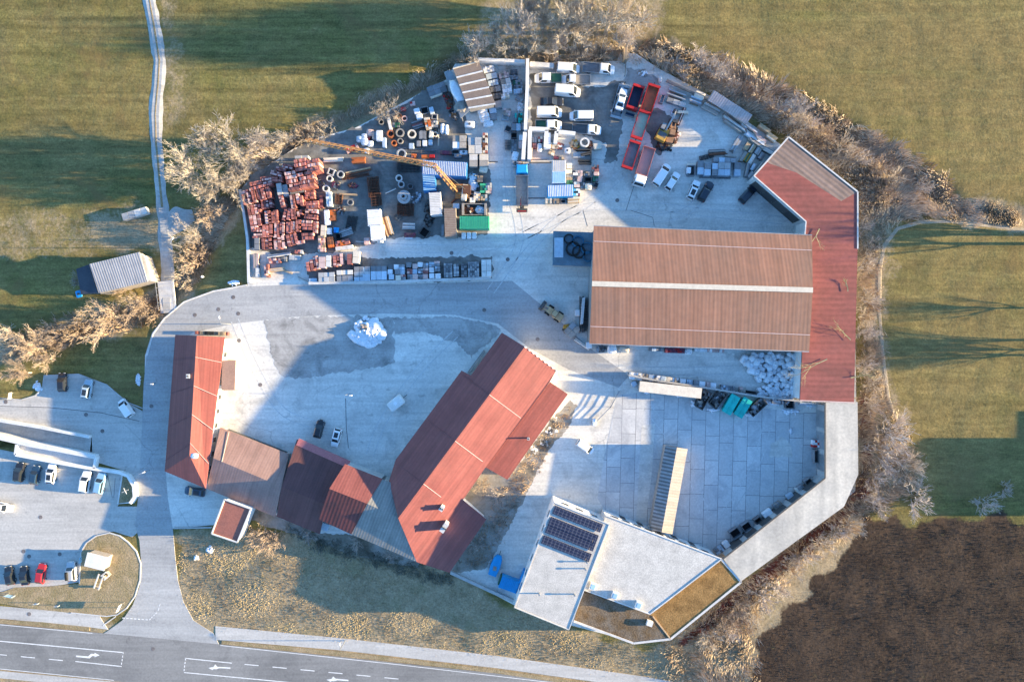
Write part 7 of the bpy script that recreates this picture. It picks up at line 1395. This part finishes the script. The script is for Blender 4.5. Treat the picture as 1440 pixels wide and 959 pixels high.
for key, px, py, r_, lb, hs in [('d', 143, 444, 42, 'widest orange brown tree below the barn', .7), ('d', 190, 428, 28, 'orange brown tree right of the widest one', .7), ('d', 38, 490, 38, 'orange brown tree at the left picture edge', .7), ('d', 28, 525, 28, 'orange brown tree above the upper car park', .7), ('bush2', 65, 470, 24, 'tan shrub right of the left edge tree', 1.1), ('bush2', 90, 462, 22, 'tan shrub between the two brown groups', 1), ('e', 103, 395, 14, 'small round tree behind the barn', .8), ('bush2', 165, 405, 18, 'tan shrub under the barn eave', 1), ('bush2', 205, 440, 16, 'tan shrub near the road bend', 1), ('bush', 5, 480, 24, 'pale shrub cut by the left picture edge', 1.1), ('d', 60, 505, 24, 'orange brown tree right of the left edge pair', .7)]: tree(key, px, py, r_, lb, G2, hs)
tree('e', 537, 153, 26, 'pale bare tree inside the yard above the orange rings', None, .7)
G3 = 'bare trees in the row above the van yard'; xs = [(658, 74, 20, 'bush'), (672, 62, 26, 'c'), (696, 50, 30, 'a'), (716, 66, 24, 'bush'), (728, 38, 34, 'c'), (750, 58, 26, 'e'), (764, 34, 34, 'a'), (786, 60, 24, 'c'), (800, 32, 36, 'b'), (818, 62, 22, 'bush'), (830, 36, 32, 'a'), (846, 66, 20, 'bush'), (858, 26, 44, 'tall'), (876, 52, 22, 'c'), (738, 74, 18, 'bush'), (772, 76, 16, 'bush2'), (890, 40, 18, 'bush'), (740, 12, 24, 'c'), (790, 6, 28, 'a'), (765, 2, 24, 'e'), (815, 12, 26, 'c'), (835, -4, 24, 'b'), (905, 20, 18, 'bush3'), (880, 6, 22, 'e')]
for i, (px, py, r_, k) in enumerate(sorted(xs)): tree(k, px, py, r_, f"bare {'shrub' if 'bush' in k else 'tree'}, {ORD[i]} from the left in the thicket above the van yard" if k != 'tall' else 'tallest bare tree with dark limbs above the flatbed vans', G3, 1.25 if k in 'abce' else 1.1)
G4 = 'bare shrubs along the north eastern bank'; xs = [(930, 84, 16), (958, 92, 18), (985, 80, 20), (1008, 96, 22), (1030, 112, 18), (1052, 124, 16), (1075, 132, 18), (1100, 150, 20), (1122, 152, 24), (1118, 176, 20), (1140, 172, 18), (1165, 190, 18), (1190, 205, 18), (1212, 222, 18), (1240, 232, 18), (1262, 250, 16), (1300, 262, 18), (1250, 275, 16)]
for i, (px, py, r_) in enumerate(xs): tree(['bush', 'bush3', 'bush2'][i % 3] if i not in (2, 3, 8) else 'c', px, py, r_, f"bare {'shrub' if i not in (2, 3, 8) else 'tree'}, {ORD[i]} from the top left along the north eastern bank", G4, 1.3 if i not in (2, 3, 8) else .9)
G5 = 'bare shrubs and trees along the eastern strip'
xs = [('bush3', 1216, 318, 14), ('bush', 1228, 345, 14), ('bush3', 1222, 372, 14), ('bush2', 1214, 398, 14), ('bush3', 1226, 420, 16), ('bush', 1220, 448, 15), ('c', 1218, 468, 16), ('bush2', 1228, 492, 15), ('bush3', 1220, 515, 16), ('bush', 1232, 540, 15), ('bush3', 1228, 568, 16), ('bush3', 1262, 612, 30), ('bush3', 1250, 640, 28), ('bush', 1280, 660, 24), ('bush3', 1236, 672, 18), ('bush3', 1228, 700, 18), ('bush', 1200, 742, 18), ('bush3', 1240, 716, 16)]
for i, (k, px, py, r_) in enumerate(xs): tree(k, px, py, r_, f"bare {'shrub' if 'bush' in k else 'tree'}, {ORD[i]} from the top along the strip east of the buildings", G5, 1.2 if 'bush' in k else 1.0)
G6 = 'shrubs along the south eastern wall'
for i, (k, px, py, r_) in enumerate([('bush3', 1182, 750, 16), ('bush', 1160, 768, 18), ('bush3', 1135, 785, 20), ('bush', 1118, 800, 18), ('bush3', 1094, 826, 22), ('bush3', 1078, 842, 22), ('bush', 1062, 862, 20), ('bush2', 1040, 856, 18), ('bush2', 1020, 878, 18), ('bush', 1000, 902, 18), ('bush3', 1030, 890, 16)]): tree(k, px, py, r_, f"bare shrub, {ORD[i]} from the top right along the south eastern wall", G6, 1.0)
for k, px, py, r_, lb in [('bush2', 364, 756, 22, 'tan bushy shrub right of the flat garage'), ('bush2', 382, 764, 20, 'smaller tan shrub right of the bushy one'), ('bush3', 430, 752, 14, 'grey shrub below the dark workshop'), ('bush3', 1394, 712, 20, 'whitish shrub on the shaded eastern field'), ('bush3', 1420, 690, 12, 'smaller whitish shrub on the shaded eastern field'), ('bush3', 1300, 706, 26, 'low wide greyish shrub at the shaded field corner'), ('bush3', 700, 700, 14, 'grey shrub on the rough ground by the main house'), ('bush2', 676, 684, 14, 'tan shrub in the corner behind the main house'), ('bush3', 668, 770, 14, 'grey shrub left of the blue trailer'), ('bush3', 500, 765, 12, 'grey shrub below the grey corrugated annex'), ('bush3', 545, 782, 12, 'grey shrub near the lower end of the annex')]: tree(k, px, py, r_, lb, None, .8)
# trees out of frame whose shadows cross the eastern field and the red roof
for i, (px, py, r_) in enumerate([(1500, 322, 40), (1530, 338, 36), (1560, 318, 40), (1545, 432, 24), (1580, 478, 34), (1540, 492, 22), (1560, 500, 30)]): tree('tall' if i % 2 else 'b', px, py, r_, f"bare tree, {ORD[i]} beyond the right edge of the photo", 'trees beyond the right edge', 1.0)
# loose ground growth: leaning dry blades and stubble
def blades(name, n, region, hgt, wid, mat, lean=.8, swirl=.02, tuft=9, spread=.5, seed=1, jitter=0):
    random.seed(seed); rs = np.random.RandomState(seed); xs_ = [p[0] for p in region]; ys_ = [p[1] for p in region]; mb = MB()
    U_ = rs.uniform(min(xs_), max(xs_), n*6); V_ = rs.uniform(min(ys_), max(ys_), n*6); k = inside(U_+rs.normal(0, 3+jitter, n*6), V_+rs.normal(0, 3+jitter, n*6), region); U_, V_ = U_[k][:n], V_[k][:n]; Zg = ground_np(U_, V_)
    for u, v, zg in zip(U_, V_, Zg):
        bx, by, _ = P(u, v); sw = 2.5*math.sin(u*swirl*1.3+v*swirl)+1.7*math.sin(v*swirl*2.1-u*swirl*.7)+rnd(-.4, .4)
        for b in range(tuft):
            x, y = bx+rnd(-spread, spread), by+rnd(-spread, spread); a = sw+rnd(-.5, .5); L = hgt*rnd(.6, 1.25); l_ = lean*rnd(.4, 1.3); w = wid*rnd(.7, 1.4)
            t_ = Vector((math.cos(a)*l_, math.sin(a)*l_, 1)).normalized()*L; s_ = Vector((-math.sin(a), math.cos(a), 0))*w/2; p = Vector((x, y, zg-.05)); m = p+t_*.55+Vector((0, 0, L*.08))
            mb.add([p-s_, p+s_, m+s_*.8, m-s_*.8, p+t_], [(0, 1, 2, 3), (3, 2, 4)])
    o = mb.build(name, mat); o['kind'] = 'stuff'; return o
LAWN = [(248, 748), (300, 748), (450, 762), (600, 806), (640, 822), (720, 858), (880, 910), (950, 908), (1060, 885), (1050, 960), (905, 945), (700, 920), (480, 894), (305, 876), (275, 868), (258, 838)]
m_reed = M('dry_reed', (.53, .425, .31), (.40, .31, .22), .3, .9, island=.4, rand=0, fine=0); m_reed2 = M('brown_reed', (.40, .285, .185), (.27, .185, .12), .3, .9, island=.4, rand=0, fine=0)
m_stub = M('dark_stubble', (.105, .068, .044), (.07, .046, .031), .1, .95, island=.35, rand=0, fine=0); m_stub2 = M('grass_tuft', (.20, .19, .08), (.29, .23, .12), .12, .95, island=.35, rand=0, fine=0); m_redtw = M('red_twig', (.22, .06, .045), (.15, .06, .04), .3, .9, island=.4, rand=0, fine=0)
NWB = [(700, 95), (640, 80), (600, 100), (560, 122), (520, 140), (470, 160), (420, 172), (380, 190), (330, 225), (290, 270), (268, 330), (245, 400), (262, 410), (290, 350), (320, 300), (350, 255), (410, 205), (480, 185), (540, 162), (612, 120)]
blades('dry_reeds', 1700, NE_BANK, 1.9, .11, m_reed, 1.0, .018, 10, .8, 5); blades('brown_reeds', 800, NE_BANK, 1.6, .11, m_reed2, 1.0, .02, 9, .8, 6)
blades('dry_reeds', 1100, E_STRIP, 1.3, .09, m_reed, .8, .03, 8, .8, 7); blades('brown_reeds', 700, E_STRIP, 1.1, .09, m_reed2, .8, .03, 8, .8, 8)
NWB2 = [(470, 168), (420, 182), (380, 195), (330, 225), (290, 270), (268, 330), (245, 400), (262, 410), (290, 350), (320, 300), (350, 255), (410, 205), (470, 186)]
blades('creek_reeds', 260, [(690, 88), (640, 78), (600, 98), (520, 136), (470, 160), (480, 166), (530, 142), (606, 108)], 1.1, .09, m_reed, .9, .025, 9, .7, 19); blades('creek_reeds', 650, NWB2, 1.5, .1, m_reed, .9, .025, 9, .7, 9); blades('creek_reeds', 500, [(640, 90), (900, 62), (905, 82), (740, 88), (650, 98)], 1.5, .1, m_reed, .9, .03, 9, .7, 10)
blades('creek_reeds', 500, [(240, 405), (190, 425), (120, 448), (0, 475), (0, 510), (130, 475), (215, 455)], 1.2, .09, m_reed2, .9, .03, 8, .7, 11); blades('creek_reeds', 450, [(1330, 275), (1440, 298), (1440, 318), (1335, 308)], 1.3, .09, m_reed, .9, .03, 8, .6, 12)
blades('ground_twigs', 500, [(1046, 822), (1188, 714), (1212, 668), (1222, 690), (1196, 728), (1060, 836), (970, 906), (955, 906)], 1.0, .07, m_redtw, .5, .05, 8, .4, 13)
blades('lawn_tufts', 5200, LAWN, .3, .1, M('lawn_blade', (.30, .25, .13), (.38, .29, .17), .12, .95, island=.25, rand=0, fine=0), 1.0, .03, 3, 1.2, 14); blades('dry_tufts', 4200, LAWN, .32, .09, M('straw_blade', (.42, .33, .2), (.34, .26, .16), .12, .95, island=.25, rand=0, fine=0), 1.1, .03, 3, 1.4, 15)
blades('field_stubble', 7000, [(1222, 735), (1445, 729), (1445, 965), (1058, 965), (1066, 900), (1120, 855), (1190, 778)], .24, .07, m_stub, .5, 3.7, 3, .7, 16); blades('rough_tufts', 420, [(800, 572), (800, 590), (770, 630), (735, 700), (700, 765), (690, 800), (640, 800), (690, 720), (715, 672), (760, 612)], .7, .1, m_reed2, .9, .05, 6, .5, 17)
blades('creek_side_weeds', 420, [(400, 735), (450, 755), (590, 795), (640, 812), (636, 824), (560, 802), (440, 772)], .8, .1, M('grey_weed', (.19, .19, .15), (.12, .12, .09), .5, .9, island=.4, rand=0, fine=0), .9, .05, 7, .5, 18)
# branches fallen on the red roof
m_moss = M('mossy_branch', (.38, .32, .19), (.24, .22, .09), 1.5, .9, island=.4)
for i, (px, py, L, a, lb) in enumerate([(1152, 322, 3.6, 250, 'mossy broken branch at the hall corner of the red roof'), (1163, 505, 4.2, 200, 'largest mossy branch fallen on the red roof'), (1196, 531, 3.0, 20, 'thick broken limb at the roof outer edge'), (1196, 478, 2.6, 130, 'thin curved branch near the roof outer edge'), (1192, 410, 1.4, 90, 'small twig cluster in the middle of the red roof')]):
    random.seed(40+i); mb = MB(); p = P(px, py, 5.75); branch(mb, mb, Vector((0, 0, .12)), Vector((math.cos(R(a)), math.sin(R(a)), .02)), L*1.35, .14, 3, 4, -.1, .55); mb.v = [(v[0], v[1], .05+abs(v[2])*.35) for v in mb.v]
    o = mb.build('fallen_branch', m_moss, None); o.location = p; tag(o, lb, 'branch')
